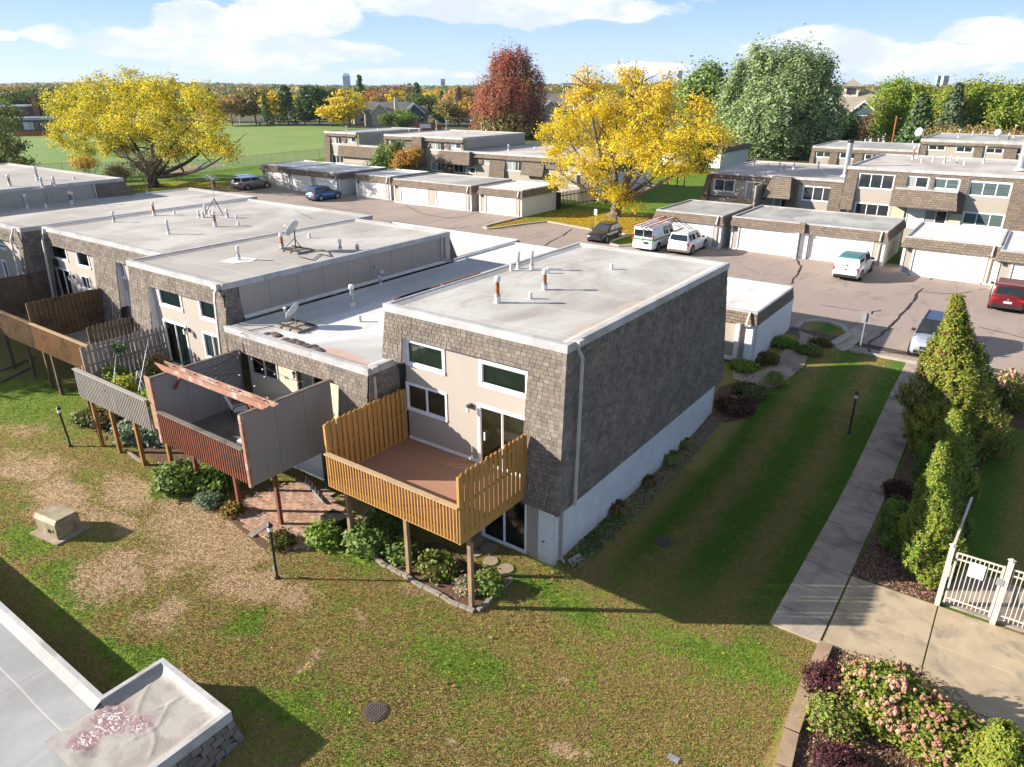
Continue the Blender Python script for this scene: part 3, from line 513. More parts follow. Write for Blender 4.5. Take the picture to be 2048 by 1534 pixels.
def window(parent, Y, x0, x1, z0, z1, panes=2, near=False, room='roomdark', curtain=None, cfrac=1, trim=.09, name='window', door=False, floor=None, glassm=None, depth=2.2, trimmat='whitetrim'):
    if x0 > x1: x0, x1 = x1, x0
    t_ = trim; y0 = Y-.035; mb = MB()
    mb.box(x0, x1, y0, Y+.05, z1-t_, z1); mb.box(x0, x1, y0-.012, Y+.05, z0, z0+(t_*1.1 if not door else .05)); mb.box(x0, x0+t_, y0+.004, Y+.05, z0+t_, z1-t_); mb.box(x1-t_, x1, y0+.004, Y+.05, z0+t_, z1-t_)
    W_ = mb.build(name, M[trimmat], parent); a, b_, c, d = x0+t_, x1-t_, z0+(t_ if not door else .05), z1-t_
    fr = .035; pw = (b_-a)/panes
    for i in range(panes):
        p0, p1 = a+pw*i, a+pw*(i+1); off = .02*(i % 2) if near else 0; s = MB()
        s.box(p0, p1, Y+.005+off, Y+.04+off, d-fr, d); s.box(p0, p1, Y+.005+off, Y+.04+off, c, c+fr); s.box(p0, p0+fr, Y+.006+off, Y+.039+off, c+fr, d-fr); s.box(p1-fr, p1, Y+.006+off, Y+.039+off, c+fr, d-fr)
        s.build('sash', M[trimmat], W_)
        (MB().add([(p0+fr, Y+.022+off, c+fr), (p1-fr, Y+.022+off, c+fr), (p1-fr, Y+.022+off, d-fr), (p0+fr, Y+.022+off, d-fr)], [(0, 1, 2, 3)]).build('pane', M['glass'], W_, fix=False) if near else box(p0+fr, p1-fr, Y+.02+off, Y+.026+off, c+fr, d-fr).build('pane', M[glassm or 'glassdark'], W_))
    if curtain:
        ca, cb = (a, a+(b_-a)*cfrac) if cfrac > 0 else (b_+(b_-a)*cfrac, b_)
        yy = Y+(.10 if near else -.0); 
        if near:
            n_ = max(3, int((cb-ca)/.07)); pts = [(ca+(cb-ca)*i/n_, yy+(.025 if i % 2 else 0)) for i in range(n_+1)]; q = MB()
            for (p, y_), (p2, y2) in zip(pts[:-1], pts[1:]): q.add([(p, y_, c), (p2, y2, c), (p2, y2, d), (p, y_, d)], [(0, 1, 2, 3)])
            q.build('curtain', M[curtain], W_)
        else: box(ca+.04, cb-.04, Y+.012, Y+.018, c+.04, d-.04).build('curtain', M[curtain], W_)
    if near:
        q = MB(); A, B, C, D = a-.25, b_+.25, (c-.3 if not door else c-.02), d+.12; e = Y+.14; g = Y+depth
        q.add([(A, g, C), (B, g, C), (B, g, D), (A, g, D)], [(0, 1, 2, 3)]); q.add([(A, e, C), (A, g, C), (A, g, D), (A, e, D)], [(0, 1, 2, 3)]); q.add([(B, e, C), (B, g, C), (B, g, D), (B, e, D)], [(0, 1, 2, 3)]); q.add([(A, e, D), (B, e, D), (B, g, D), (A, g, D)], [(0, 1, 2, 3)])
        q.add([(A, e, C), (B, e, C), (B, g, C), (A, g, C)], [(0, 1, 2, 3)], 1); q.build('room', [M[room], M[floor or room]], W_, fix=False)
    return (x0+.01, x1-.01, z0+.01, z1-.01), W_
def winpx(parent, Y, tl, br, **k):
    a, b_ = aty(*tl, Y), aty(*br, Y); return window(parent, Y, a.x, b_.x, b_.z, a.z, **k)[0]
def brickwall(parent, a, b_, z0, z1, nrm, single=0):
    """painted brick wall from a to b (2-D), faces along nrm"""
    a = Vector((*a, 0)); b_ = Vector((*b_, 0)); d = (b_-a); L_ = d.length; d /= L_; n_ = Vector((*nrm, 0)); core = MB().prism([a+Vector((0, 0, z0)), b_+Vector((0, 0, z0)), b_+Vector((0, 0, z1)), a+Vector((0, 0, z1))], -n_*.15); core.build('wall', M['mortarwhite'], parent)
    bw, bh, g = .203, .066, .010; mb = MB(); rr = random.Random(3); rows = int((z1-z0)/(bh+g)); th = .012
    for r_ in range(rows):
        x = -(bw/2 if r_ % 2 else 0)
        while x < L_:
            p, q = max(x, 0), min(x+bw-g, L_)
            if q-p > .02:
                z = z0+r_*(bh+g)+g; t2 = th*rr.uniform(.7, 1.3); A = a+d*p+Vector((0, 0, z)); B = a+d*q+Vector((0, 0, z)); u = Vector((0, 0, bh)); N_ = n_*t2; cc = .002
                mb.add([A, B, B+u, A+u, A+N_+d*cc, B+N_-d*cc, B+N_+u-d*cc, A+N_+u+d*cc], [(4, 5, 6, 7), (0, 1, 5, 4), (1, 2, 6, 5), (2, 3, 7, 6), (3, 0, 4, 7)])
            x += bw
    stuff(mb.build('brick', M['brickpaint'], parent))
def downspout(parent, pts, w_=.085, mt='drain', name='downspout'):
    mb = MB()
    for a, b_ in zip(pts[:-1], pts[1:]): mb.bar(a, b_, w_, w_*.75, up=(0, 1, 0) if abs(Vector(b_)[2]-Vector(a)[2]) > .1 else (0, 0, 1))
    o = mb.build(name, M[mt], parent); return o
def vent(parent, px, py, z, kind='mid', h=None):
    p = atz(px, py, z-.09); s = Vector((p.x, p.y, z-.11)); 
    if kind == 'short': return MB().cyl(s, s+Vector((0, 0, h or .26)), .075, .07, 10).build('vent_stub', M['ventwhite'], parent)
    H_ = (h*.9 if h else 0) or {'rust': 1.0, 'mid': .75, 'grey': .7, 'dark': .4}[kind]; r_ = {'rust': .075, 'mid': .06, 'grey': .085, 'dark': .06}[kind]
    v = MB().cyl(s, s+Vector((0, 0, H_-.1)), r_, n=12).build('vent_pipe', M['rust' if kind == 'rust' else ('black' if kind == 'dark' else 'galv')], parent)
    MB().cyl(s, s+Vector((0, 0, .28*min(1, H_))), r_*1.6, r_*1.3, 12).build('boot', M['ventwhite'], v)
    MB().lathe(s+Vector((0, 0, .30*min(1, H_))), [(r_, 0), (r_*1.7, -.02), (r_*1.15, .04), (r_, .045)], 12).build('collar', M['galv'], v)
    MB().lathe(s+Vector((0, 0, H_-.22)), [(r_*1.02, 0), (r_*1.45, .02), (r_*1.45, .17), (r_*1.1, .20), (.01, .21)], 14).build('cap', M['ventwhite' if kind != 'dark' else 'galv'], v)
    return v
def sconce(parent, p):
    p = Vector(p); b_ = MB(); b_.box(p.x-.05, p.x+.05, p.y-.03, p.y, p.z-.1, p.z+.1); b_.tube([p+Vector((0, -.03, .02)), p+Vector((0, -.1, .12)), p+Vector((0, -.2, .1))], .012, 6); o = b_.build('wall_lamp', M['black'], parent)
    MB().lathe(p+Vector((0, -.2, -.16)), [(.04, 0), (.075, .02), (.085, .2), (.09, .2)], 6, sm=False).build('lamp_glass', M['bulb'], o); MB().lathe(p+Vector((0, -.2, .04)), [(.10, 0), (.05, .07), (.012, .10)], 6, sm=False).build('lamp_top', M['black'], o); return o
def picket_top(mb, x0, x1, y0, y1, z0, z1, axis, round_=.035):
    # a fence board with clipped ears; axis: direction of its width
    c = min(round_, (abs(x1-x0) if axis == 'x' else abs(y1-y0))*.4)
    if axis == 'x': poly = [(x0, y0, z0), (x1, y0, z0), (x1, y0, z1-c*1.3), (x1-c*.35, y0, z1-c*.35), (x1-c*1.2, y0, z1), (x0+c*1.2, y0, z1), (x0+c*.35, y0, z1-c*.35), (x0, y0, z1-c*1.3)]; mb.prism(poly, (0, y1-y0, 0))
    else: poly = [(x0, y0, z0), (x0, y1, z0), (x0, y1, z1-c*1.3), (x0, y1-c*.35, z1-c*.35), (x0, y1-c*1.2, z1), (x0, y0+c*1.2, z1), (x0, y0+c*.35, z1-c*.35), (x0, y0, z1-c*1.3)]; mb.prism(poly, (x1-x0, 0, 0))
    return mb
def fence_run(parent, X, y0, y1, z0, z1, mt, bw=.14, gap=.10, both=True, lift=0, railmt=None, seed=0):
    """privacy fence in the plane x = X: boards alternate on both sides of the rails"""
    rr = random.Random(seed); y = y0; i = 0; proto = {}
    for zz in (z0+.25, (z0+z1)/2+.1, z1-.3): box(X-.02, X+.02, y0, y1, zz-.045, zz+.045).build('rail', M[railmt or mt], parent)
    while y < y1-.05:
        for s in ((1, 0) if both else (1,)):
            yy = y+(0 if s else (bw+gap)/2)
            if yy+bw > y1+.04: continue
            j = rr.uniform(-.012, .012); xx = X+.021 if s else X-.043
            key = s; 
            if key not in proto:
                o = picket_top(MB(), xx, xx+.022, yy, yy+bw, z0, z1+j, 'y').build('picket', M[mt], parent); proto[key] = (o, yy)
            else:
                o0, y00 = proto[key]; o = o0.copy(); COL.objects.link(o); o.location = (0, yy-y00, j); o.rotation_euler = (rr.uniform(-.008, .008), 0, 0)
                # turn about the board itself: shift keeps it in place
                o.location.y += 0
        y += bw+gap
    for yy in (y0-.05, y1-.02): box(X-.045, X+.045, yy, yy+.09, z0-.05, z1-.04).build('post', M[railmt or mt], parent)
def railing(parent, Y, x0, x1, z0, z1, mt, capmt, step=.14, w_=.038, mid=True, tilt=0):
    n_ = int((x1-x0)/step); proto = None
    for i in range(n_+1):
        x = x0+.03+(x1-x0-.06)*i/n_
        if proto is None: proto = box(x-w_/2, x+w_/2, Y-.04, Y, z0, z1-.03).build('baluster', M[mt], parent); px0 = x
        else: o = proto.copy(); COL.objects.link(o); o.location = (x-px0, 0, 0)
    box(x0-.03, x1+.03, Y-.09, Y+.09, z1-.03, z1+.012).build('handrail', M[capmt], parent)
    box(x0, x1, Y+.002, Y+.04, z1-.13, z1-.035).build('rail', M[mt], parent); box(x0, x1, Y-.002, Y+.036, z0+.28, z0+.37).build('rail', M[mt], parent)
    if mid: xm = (x0+x1)/2; box(xm-.05, xm+.05, Y+.042, Y+.13, z0+.05, z1-.031).build('post', M[mt], parent)
def boards(parent, x0, x1, y0, y1, z, mt, bw=.14, gap=.007, th=.028, along='x'):
    a0, a1 = (y0, y1) if along == 'x' else (x0, x1); n_ = int((a1-a0)/(bw+gap)); bw2 = (a1-a0)/n_-gap; proto = None
    for i in range(n_):
        a = a0+i*(bw2+gap)
        if proto is None: proto = (box(x0, x1, a, a+bw2, z-th, z) if along == 'x' else box(a, a+bw2, y0, y1, z-th, z)).build('deck_board', M[mt], parent)
        else:
            o = proto.copy(); COL.objects.link(o); o.location = (0, a-a0, 0) if along == 'x' else (a-a0, 0, 0)
def posts(parent, pts, zt, mt, w_=.14):
    for (x, y) in pts: box(x-w_/2, x+w_/2, y-w_/2, y+w_/2, gz(y)-.1, zt).build('post', M[mt], parent)
# ================================================================ the near terrace row
# ---- house at the near end (tall unit)
A = T('townhouse', 'tall end townhouse nearest the camera, long dark shingled side wall over a white brick base', 'house', (-14, 24, -2))
yf = lambda z: 17.1-.55*(5.74-z)/5.29
xs = lambda z: -10.35+.18*(5.74-z)/5.29
xl = lambda z: -17.86-.12*(5.74-z)/1.7
yb = lambda z: 30.3+.6*(5.74-z)/5.29
F4 = lambda xa, xb, z1, z0: ((xa(z1) if callable(xa) else xa, yf(z1), z1), (xb(z1) if callable(xb) else xb, yf(z1), z1), (xb(z0) if callable(xb) else xb, yf(z0), z0), (xa(z0) if callable(xa) else xa, yf(z0), z0))
flatroof(A, -17.86, -10.35, 17.1, 30.3, 6.0, fasc=.27, mt='roofnear')
mansard(A, [F4(xl, xs, 5.74, 4.93), F4(-11.68, xs, 4.93, .45), F4(xl, -17.02, 4.93, 4.0),
            ((xs(5.74), 17.1, 5.74), (xs(5.74), 30.3, 5.74), (xs(.45), yb(.45), .45), (xs(.45), yf(.45), .45))], single=300, row=.137, tab=.215)
mansard(A, [((xl(5.74), 30.3, 5.74), (xl(5.74), 17.1, 5.74), (xl(4.1), yf(4.1), 4.1), (xl(4.1), 30.4, 4.1))], seed=5, row=.2)
hb = MB()                                       # shingle caps down the hip
for i in range(30):
    z1 = 5.74-i*5.29/30; z0 = z1-5.29/30-.02; a = Vector((xs(z1)+.012, yf(z1)-.012, z1)); b_ = Vector((xs(z0)+.03, yf(z0)-.03, z0)); hb.add([a+Vector((-.13, 0, 0)), a, b_, b_+Vector((-.13, 0, 0))], [(0, 1, 2, 3)], i % 5); hb.add([a, a+Vector((0, .13, 0)), b_+Vector((0, .13, 0)), b_], [(0, 1, 2, 3)], i % 5)
hb.build('hip_shingle', SHM, A)
ck = MB()
for X_, z1, z0 in ((-17.02, 4.93, 4.0), (-11.68, 4.93, .45)):
    ck.prism([(X_-.01, yf(z0)+.02, z0), (X_-.01, 17.25, z0), (X_-.01, 17.25, z1), (X_-.01, yf(z1)+.02, z1)], (.02, 0, 0))
ck.build('cheek', M['vinyl'], A)
MB().box(-17.9, -11.6, 17.12, 17.25, 4.9, 5.7).box(-18, -17.02, 16.95, 17.3, 3.97, 4.0).box(-11.68, -10.2, 16.6, 17.12, .42, .445).box(-10.62, -10.2, 17.12, 31, .42, .445).build('soffit', M['vinyl'], A)
hs = []
h_, _w = window(A, 17.2, aty(806, 0, 17.2).x if False else -17.08, -15.22, 3.86, 4.87, panes=1, near=True, room='roomolive', trim=.12, curtain='oliveblind'); hs.append(h_)
def wpx(par, Y, tl, br, z0=None, z1=None, **k):
    a, b_ = aty(*tl, Y), aty(*br, Y); h_, w_ = window(par, Y, a.x, b_.x, b_.z if z0 is None else z0, a.z if z1 is None else z1, **k); return h_, w_
h_, _w = wpx(A, 17.2, (958, 717), (1058, 799), panes=1, near=True, room='roomolive', trim=.12, curtain='oliveblind'); hs.append(h_)
h_, _w = wpx(A, 17.2, (812, 762), (896, 844), panes=2, near=True, room='roomtan', trim=.08, curtain=None); hs.append(h_)
h_, _w = wpx(A, 17.2, (955, 806), (1055, 830), z0=.94, z1=3.2, panes=2, near=True, room='roomolive', floor='woodfloor', door=True, trim=.11, name='patio_door', depth=2.0); hs.append(h_)
MB().box(_w.parent and -13.55, -13.50, 17.13, 17.16, 1.9, 2.2).build('handle', M['white'], _w)
wall_y(A, 17.2, -17.10, -11.66, .9, 4.95, hs, 'siding')
box(-17.1, -13.8, 17.15, 17.2, .93, 1.03).build('trim', M['whitetrim'], A)
MB().box(-17.75, -17.6, 17.3, 30.9, 3.9, 5.7).box(-17.75, -10.7, 30.7, 30.85, -1, 5.7).box(-17.9, -17.75, 17.3, 31, -2, 4).build('wall', M['sidinggrey'], A)
brickwall(A, (-10.63, 17.12), (-10.63, 31.2), -2.1, .44, (1, 0)); brickwall(A, (-11.25, 17.1), (-10.63, 17.1), -2.1, .44, (0, -1))
hs = [wpx(A, 17.13, (965, 1068), (1053, 1108.5), z1=.12, z0=-1.97, panes=2, near=True, room='roomdark', door=True, trim=.07, name='patio_door')[0]]
wall_y(A, 17.13, -18, -11.25, -2.1, .9, hs, 'siding'); box(-11.42, -11.25, 17.08, 17.128, -2, .44).build('trim', M['sidinggrey'], A)
sconce(A, aty(943, 812, 17.16))
downspout(A, [(-10.28, 17.66, 5.9), (-10.28, 17.66, 5.7), (-10.10, 17.62, 5.5), (-10.02, 17.36, .62), (-10.02, 17.36, .5)]); MB().box(-10.42, -10.16, 17.5, 17.8, 5.86, 6.02).build('drain_box', M['drain'], A)
downspout(A, [(-10.02, 17.36, .56), (-10.5, 17.42, .40), (-10.54, 17.42, .30), (-10.54, 17.42, -1.75), (-10.35, 17.36, -1.88)], mt='sidinggrey')
box(-11.05, -10.93, 16.72, 16.76, .55, .70).build('louvre', M['black'], A); MB().cyl((-11, 17.1, -1.1), (-11, 16.98, -1.12), .02).cyl((-11.05, 16.99, -1.08), (-10.95, 16.99, -1.08), .012).build('tap', M['brass'], A)
for px, py, kd, hh in ((995, 605, 'rust', 1.1), (1089, 579, 'rust', .92), (1061, 597, 'short', .26), (1036.6, 537, 'mid', .85), (1063.6, 540, 'mid', .95), (1022.6, 541, 'short', .35), (1223, 538, 'short', .26), (1096, 546, 'short', .25)): vent(A, px, py, 6.0, kd, hh)
# ---- deck of the near house
D = T('deck', 'honey coloured cedar deck with brown floor and picket sides, on three posts', 'deck', (-14.3, 15.2, .9))
boards(D, -17.15, -11.55, 13.42, 17.1, .95, 'composite')
MB().box(-17.2, -11.5, 13.34, 13.38, .66, .955).box(-11.5, -11.46, 13.34, 16.62, .66, .955).box(-17.2, -17.16, 13.38, 17.05, .66, .955).build('rim_board', M['cedar'], D)
for i in range(12): x = -16.9+i*.46; box(x, x+.04, 13.4, 16.6, .68, .918).build('joist', M['cedarpost'], D)
MB().box(-17.15, -11.5, 13.75, 13.83, .45, .68).build('beam', M['cedarpost'], D)
posts(D, [(-11.56, 13.87), (-14.28, 13.95), (-17.1, 14.0)], .45, 'cedarpost')
railing(D, 13.32, -17.12, -11.52, .72, 1.93, 'cedar', 'cedarcap', .127)
fence_run(D, -17.16, 13.42, 17.05, .72, 2.95, 'cedar', .14, .09, seed=2); fence_run(D, -11.50, 13.36, 16.62, .72, 2.95, 'cedar', .14, .09, seed=3)
# ---- low unit beside it
B = T('townhouse', 'low flat-roofed townhouse unit with rusty stained roof edge, between the two tall units', 'house', (-21.6, 22, -2))
flatroof(B, -25.75, -17.50, 15.75, 31.2, 4.05, fasc=.26, mt='rooflow', skip='l')
yB = lambda z: 15.75-.42*(3.79-z)/3.3
FB = lambda xa, xb, z1, z0: ((xa, yB(z1), z1), (xb, yB(z1), z1), (xb, yB(z0), z0), (xa, yB(z0), z0))
mansard(B, [FB(-25.75, -17.50, 3.79, 3.12), FB(-25.75, -24.75, 3.12, .5), FB(-19.0, -17.50, 3.12, .5),
            ((-17.48, 15.75, 3.79), (-17.48, 17.2, 3.79), (-17.36, 17.2, .5), (-17.36, yB(.5), .5))], single=240, row=.15, tab=.24, seed=11)
hs = [wpx(B, 15.95, (498, 700), (559, 766), panes=2, near=True, room='roomdark', trim=.06, trimmat='drain')[0], window(B, 15.95, -21.75, -19.85, .93, 3.05, panes=2, near=True, room='roomdark', curtain='curtain', cfrac=.5, door=True, trim=.07, trimmat='oldwood', name='patio_door')[0]]
wall_y(B, 15.95, -24.8, -18.9, .7, 3.2, hs, 'sidingcream'); sconce(B, aty(595, 746, 15.92))
wall_y(B, 16.4, -25.8, -17.6, -2.1, .6, [(-21.35, -20.25, -2, .1), (-23.9, -22.6, -1.4, -.3)], 'brickfar'); w_ = window(B, 16.4, -21.35, -20.25, -1.98, .1, panes=1, near=True, room='roomdark', door=True, trim=.12, trimmat='oldwood', name='door')[1]; window(B, 16.4, -23.9, -22.6, -1.4, -.3, panes=2, near=True)
box(-25.8, -17.4, 15.4, 16.4, .5, .6).build('soffit', M['vinyl'], B); box(-25.7, -17.55, 30.9, 31.05, -1, 3.8).build('wall', M['siding'], B)
downspout(B, [(-17.42, 15.95, 3.7), (-17.42, 15.95, 3.5), (-17.28, 15.85, .6)]); box(-17.55, -17.35, 15.85, 16.1, 3.86, 4.06).build('drain_box', M['drain'], B)
vent(B, 706, 613, 4.05, 'grey', 1.15); vent(B, 720, 643, 4.05, 'short', .3); v = vent(B, 761, 569, 4.05, 'mid', .6); MB().ball(Vector(atz(761, 569, 4.0))+Vector((.1, 0, .62)), .17, n=8).build('turbine', M['galv'], v)
def pond(par, pts, z, mt, seed=0, dz=.015):
    mb = MB(); mb.add([tuple(atz(*p, z))[:2]+(z+dz,) for p in pts], [tuple(range(len(pts)))]); return mb.build('roof_stain', M[mt], par, fix=False)
def lumps(par, px, py, rx, ry, z, n, seed):
    rr = random.Random(seed); c = atz(px, py, z); mb = MB()
    for _ in range(n):
        a, q = rr.uniform(0, 6.28), math.sqrt(rr.random()); r_ = rr.uniform(.06, .22); mb.ball(c+Vector((math.cos(a)*rx*q, math.sin(a)*ry*q, -.02)), r_, n=6, sq=.28)
    stuff(mb.build('debris', M['bubble'], par))
lumps(B, 585, 683, .55, .16, 3.98, 30, 3); lumps(B, 625, 695, .62, .16, 3.98, 34, 4); lumps(B, 545, 668, .4, .10, 3.98, 14, 5)
sp = MB(); 0 and sp.add([tuple(atz(x, y, 3.98))[:2]+(3.975,) for x, y in ((650, 690), (690, 694), (735, 712), (733, 729), (700, 722), (662, 708))], [(0, 1, 2, 3, 4, 5)]); None
mb = MB()
for a, b_, r_ in (((787, 602), (880, 570), 1), ((884, 568), (960, 541), 1), ((800, 598), (860, 577), 0)):
    p, q = atx(*a, -17.9), atx(*b_, -17.9); mb.bar((-17.92, p.y, 6.02), (-17.92, q.y, 6.02), .06, .03)
mb.build('rusty_flashing', M['rust'], A)
# ---- patio deck with grey side panels
D = T('deck', 'red stained deck between two grey panel walls with peeling pergola boards', 'deck', (-22.2, 13.8, .9))
boards(D, -24.85, -19.5, 12.0, 15.9, .93, 'deckgrey', along='x')
MB().box(-24.9, -19.45, 11.93, 11.97, .6, .93).box(-19.49, -19.45, 11.97, 15.3, .6, .93).box(-24.9, -24.86, 11.97, 15.3, .6, .93).build('rim_board', M['redwood'], D)
railing(D, 11.90, -24.78, -19.6, .62, 1.93, 'redwood', 'mossyrail', .14, .045, mid=False)
def side_panel(X, y0, y1, z0, z1, mt):
    n_ = 3; q = []
    for i in range(n_):
        a = y0+(y1-y0)*i/n_; b_ = y0+(y1-y0)*(i+1)/n_-.012; q.append(box(X-.05, X+.05, a, b_, z0, z1).build('panel', M[mt], D))
    box(X-.075, X+.075, y0-.1, y1+.02, z1, z1+.04).build('cap', M['mossyrail'], D); box(X-.07, X+.07, y0-.12, y0-.005, z0-.02, z1-.001).build('post', M['redworn'], D)
side_panel(-19.45, 11.98, 15.6, .55, 3.2, 'panelgrey'); side_panel(-24.88, 11.98, 15.6, .6, 3.2, 'panelgrey')
for y_, sx in ((12.55, 0), (12.85, .12)):
    MB().prism([(-25.55+sx, y_, 3.42), (-25.15+sx, y_, 3.24), (-19.15+sx, y_, 3.24), (-18.85+sx, y_, 3.42)], (0, .045, 0)).prism([(-25.6+sx, y_, 3.425), (-18.8+sx, y_, 3.425), (-18.8+sx, y_, 3.46), (-25.6+sx, y_, 3.46)], (0, .045, 0)).build('pergola_board', M['redworn'], D)
for X_ in (-24.8, -19.55): MB().bar((X_, 12.72, 2.55), (X_+(.62 if X_ < -22 else -.62), 12.72, 3.24), .09, .09, up=(0, 1, 0)).build('brace', M['redwood'], D)
for i in range(5): MB().tube([(-25.1+i*1.35, 12.70, 3.47), (-24.95+i*1.35, 12.70, 3.52), (-24.8+i*1.35, 12.70, 3.47)], .018, 6).build('light_clip', M['black'], D)
posts(D, [(-24.83, 12.96), (-22.15, 12.97), (-20.14, 13.31)], .6, 'redwood', .13); posts(D, [(-26.4, 12.81)], .9, 'orangepost', .15)
def string_lights(lbl, pts, bulbs):
    t = T('string_lights', lbl, 'string lights', tuple(pts[0])); P_ = []
    for a, b_ in zip(pts[:-1], pts[1:]):
        a, b_ = Vector(a), Vector(b_); L_ = (b_-a).length
        for i in range(8): s = i/8; P_.append(a.lerp(b_, s)-Vector((0, 0, math.sin(math.pi*s)*L_*.07)))
    P_.append(Vector(pts[-1])); MB().tube(P_, .008, 5).build('cable', M['black'], t)
    for i in range(bulbs): p = P_[int((i+.5)*len(P_)/bulbs)]; o = MB().cyl(p, p-Vector((0, 0, .05)), .014, n=6).build('socket', M['black'], t); MB().ball(p-Vector((0, 0, .08)), .035, n=6).build('bulb', M['bulb'], o)
string_lights('white bulbs on a cable zigzagging over the red deck to the house wall', [(-24.6, 12.8, 3.15), (-22.9, 15.8, 3.0), (-21.4, 12.9, 3.1), (-19.9, 15.7, 2.9)], 11)
string_lights('white bulbs on a cable running back along the grey panel of the red deck', [(-24.7, 13, 3.1), (-24.6, 15.7, 3.2), (-21, 15.75, 2.7)], 6)
mb = MB()
for i in range(5): mb.tube([(-25.2+i*.03, 15.35, 3.9-i*.1), (-25.0-i*.02, 15.25, 3.3), (-24.6, 15.6-i*.15, 2.7+i*.1), (-24.75, 14.6-i*.25, 2.2+i*.12)], .008, 5)
tag(mb.build('cable', M['black']), 'loose dark cables hanging from the low roof corner onto the grey panel', 'cable')
def chair(x, y, z, rz, lbl):
    t = T('patio_chair', lbl, 'chair', (x, y, z), rz)
    s = MB(); s.box(-.27, .27, -.27, .27, .36, .46); s.build('seat', M['cushion'], t, True); b_ = MB(); b_.hexa([(-.27, .22, .44), (.27, .22, .44), (.27, .33, .44), (-.27, .33, .44), (-.23, .42, 1.02), (.23, .42, 1.02), (.21, .52, .99), (-.21, .52, .99)]); o = b_.build('backrest', M['cushion'], t, True)
    m_ = o.modifiers.new('Bevel', 'BEVEL'); m_.width = .05; m_.segments = 3
    for sx in (-1, 1):
        MB().tube([(sx*.3, -.3, 0), (sx*.3, -.28, .3), (sx*.31, -.26, .58), (sx*.31, -.15, .64), (sx*.31, .2, .62), (sx*.30, .3, .5)], .022, 6).build('armrest', M['black'], t, True)
        for sy in (-.28, .28): MB().cyl((sx*.28, sy, .36), (sx*.31, sy*1.15, 0), .018, n=6).build('leg', M['black'], t, True)
chair(-23.75, 14.6, .93, R(-205), 'black metal armchair with pale cushions against the grey panel of the red deck'); chair(-20.25, 13.35, .93, R(60), 'black metal armchair half hidden behind the red railing and grey right panel')
t = T('side_table', 'small round white table behind the red deck railing', 'table', (-21.0, 12.9, .93)); MB().cyl((-21.0, 12.9, 1.38), (-21.0, 12.9, 1.42), .28, n=20).build('table_top', M['white'], t); MB().cyl((-21.0, 12.9, .93), (-21.0, 12.9, 1.38), .03).build('leg', M['black'], t)
# ---- tall unit left of it
C = T('townhouse', 'tall townhouse unit with green blinds and a grey panelled wall above the low roof', 'house', (-30, 23, -2))
flatroof(C, -33.65, -26.2, 16.2, 30.3, 5.62, fasc=.25, skip='', mt='roof')
yC = lambda z: 16.2-.5*(5.37-z)/4.9
FC = lambda xa, xb, z1, z0: ((xa, yC(z1), z1), (xb, yC(z1), z1), (xb, yC(z0), z0), (xa, yC(z0), z0))
mansard(C, [FC(-33.65, -26.2, 5.37, 4.65), FC(-33.75, -32.05, 4.65, .5), FC(-26.75, -26.1, 4.65, .5), ((-26.18, 16.2, 5.37), (-26.18, 16.8, 5.37), (-26.05, 17.0, 3.2), (-26.05, yC(3.2), 3.2))], single=120, row=.15, tab=.24, seed=21)
ck = MB().prism([(-32.07, yC(2.5)+.02, 2.5), (-32.07, 16.4, 2.5), (-32.07, 16.4, 4.65), (-32.07, yC(4.65)+.02, 4.65)], (.03, 0, 0)); ck.build('cheek', M['vinyl'], C)
c3 = lambda x, y: (240+x/5.479, 480+y/5.479)
YC = 16.3; hs = []
hs.append(wpx(C, YC, c3(400, 482), c3(700, 792), panes=1, near=True, room='roomgreen', curtain='blind', trim=.11)[0]); hs.append(wpx(C, YC, c3(845, 612), c3(1145, 938), panes=1, near=True, room='roomgreen', curtain='blind', trim=.11)[0])
hs.append(wpx(C, YC, c3(465, 855), c3(790, 1310), z0=.95, panes=2, near=True, room='roomdark', curtain='curtaingreen', cfrac=-.5, door=True, trim=.1, name='patio_door')[0]); hs.append(wpx(C, YC, c3(897, 992), c3(1205, 1110), z0=1.9, panes=3, near=True, room='roomdark', curtain='curtainwhite', trim=.09)[0])
wall_y(C, YC, -32.1, -26.7, .7, 4.7, hs, 'siding'); sconce(C, aty(*c3(755, 985), YC-.03))
wall_y(C, 16.5, -33.7, -26.2, -2.1, .7, [], 'brickfar')
y0_, y1_ = 16.9, 30.25
for i in range(9): a = y0_+(y1_-y0_)*i/9; box(-26.3, -26.2, a, a+(y1_-y0_)/9-.015, 4.0, 5.37).build('wall_panel', M['siding'], C)
MB().box(-26.2, -26.1, 16.9, 30.3, 4.04, 4.11).box(-26.2, -26.0, 16.9, 30.3, 4.0, 4.05).build('flashing', M['ventwhite'], C)
MB().box(-26.25, -26.1, 29.9, 30.25, 4.05, 5.36).build('trim', M['drain'], C); MB().prism([(-26.25, 30.3, 5.37), (-26.25, 30.95, 4.06), (-26.25, 30.3, 4.06)], (.1, 0, 0)).build('cheek', M['shinglefar'], C); MB().prism([(-33.6, 30.32, 5.37), (-33.6, 31.0, 2.5), (-33.6, 30.32, 2.5)], (7.4, 0, 0)).build('rear_mansard', M['shinglefar'], C)
downspout(C, [(-26.14, 29.6, 5.5), (-26.14, 29.6, 4.2), (-26.0, 29.9, 4.12)]); downspout(C, [(-26.55, 16.12, 5.45), (-26.5, 15.98, 5.2), (-26.3, 15.80, 4.9), (-26.3, 15.58, 1.0)], w_=.10); box(-26.75, -26.35, 15.98, 16.25, 5.38, 5.6).build('drain_box', M['drain'], C)
MB().cyl((-26.2, 24.6, 4.75), (-26.08, 24.6, 4.75), .09, n=12).build('exhaust_hood', M['galv'], C)
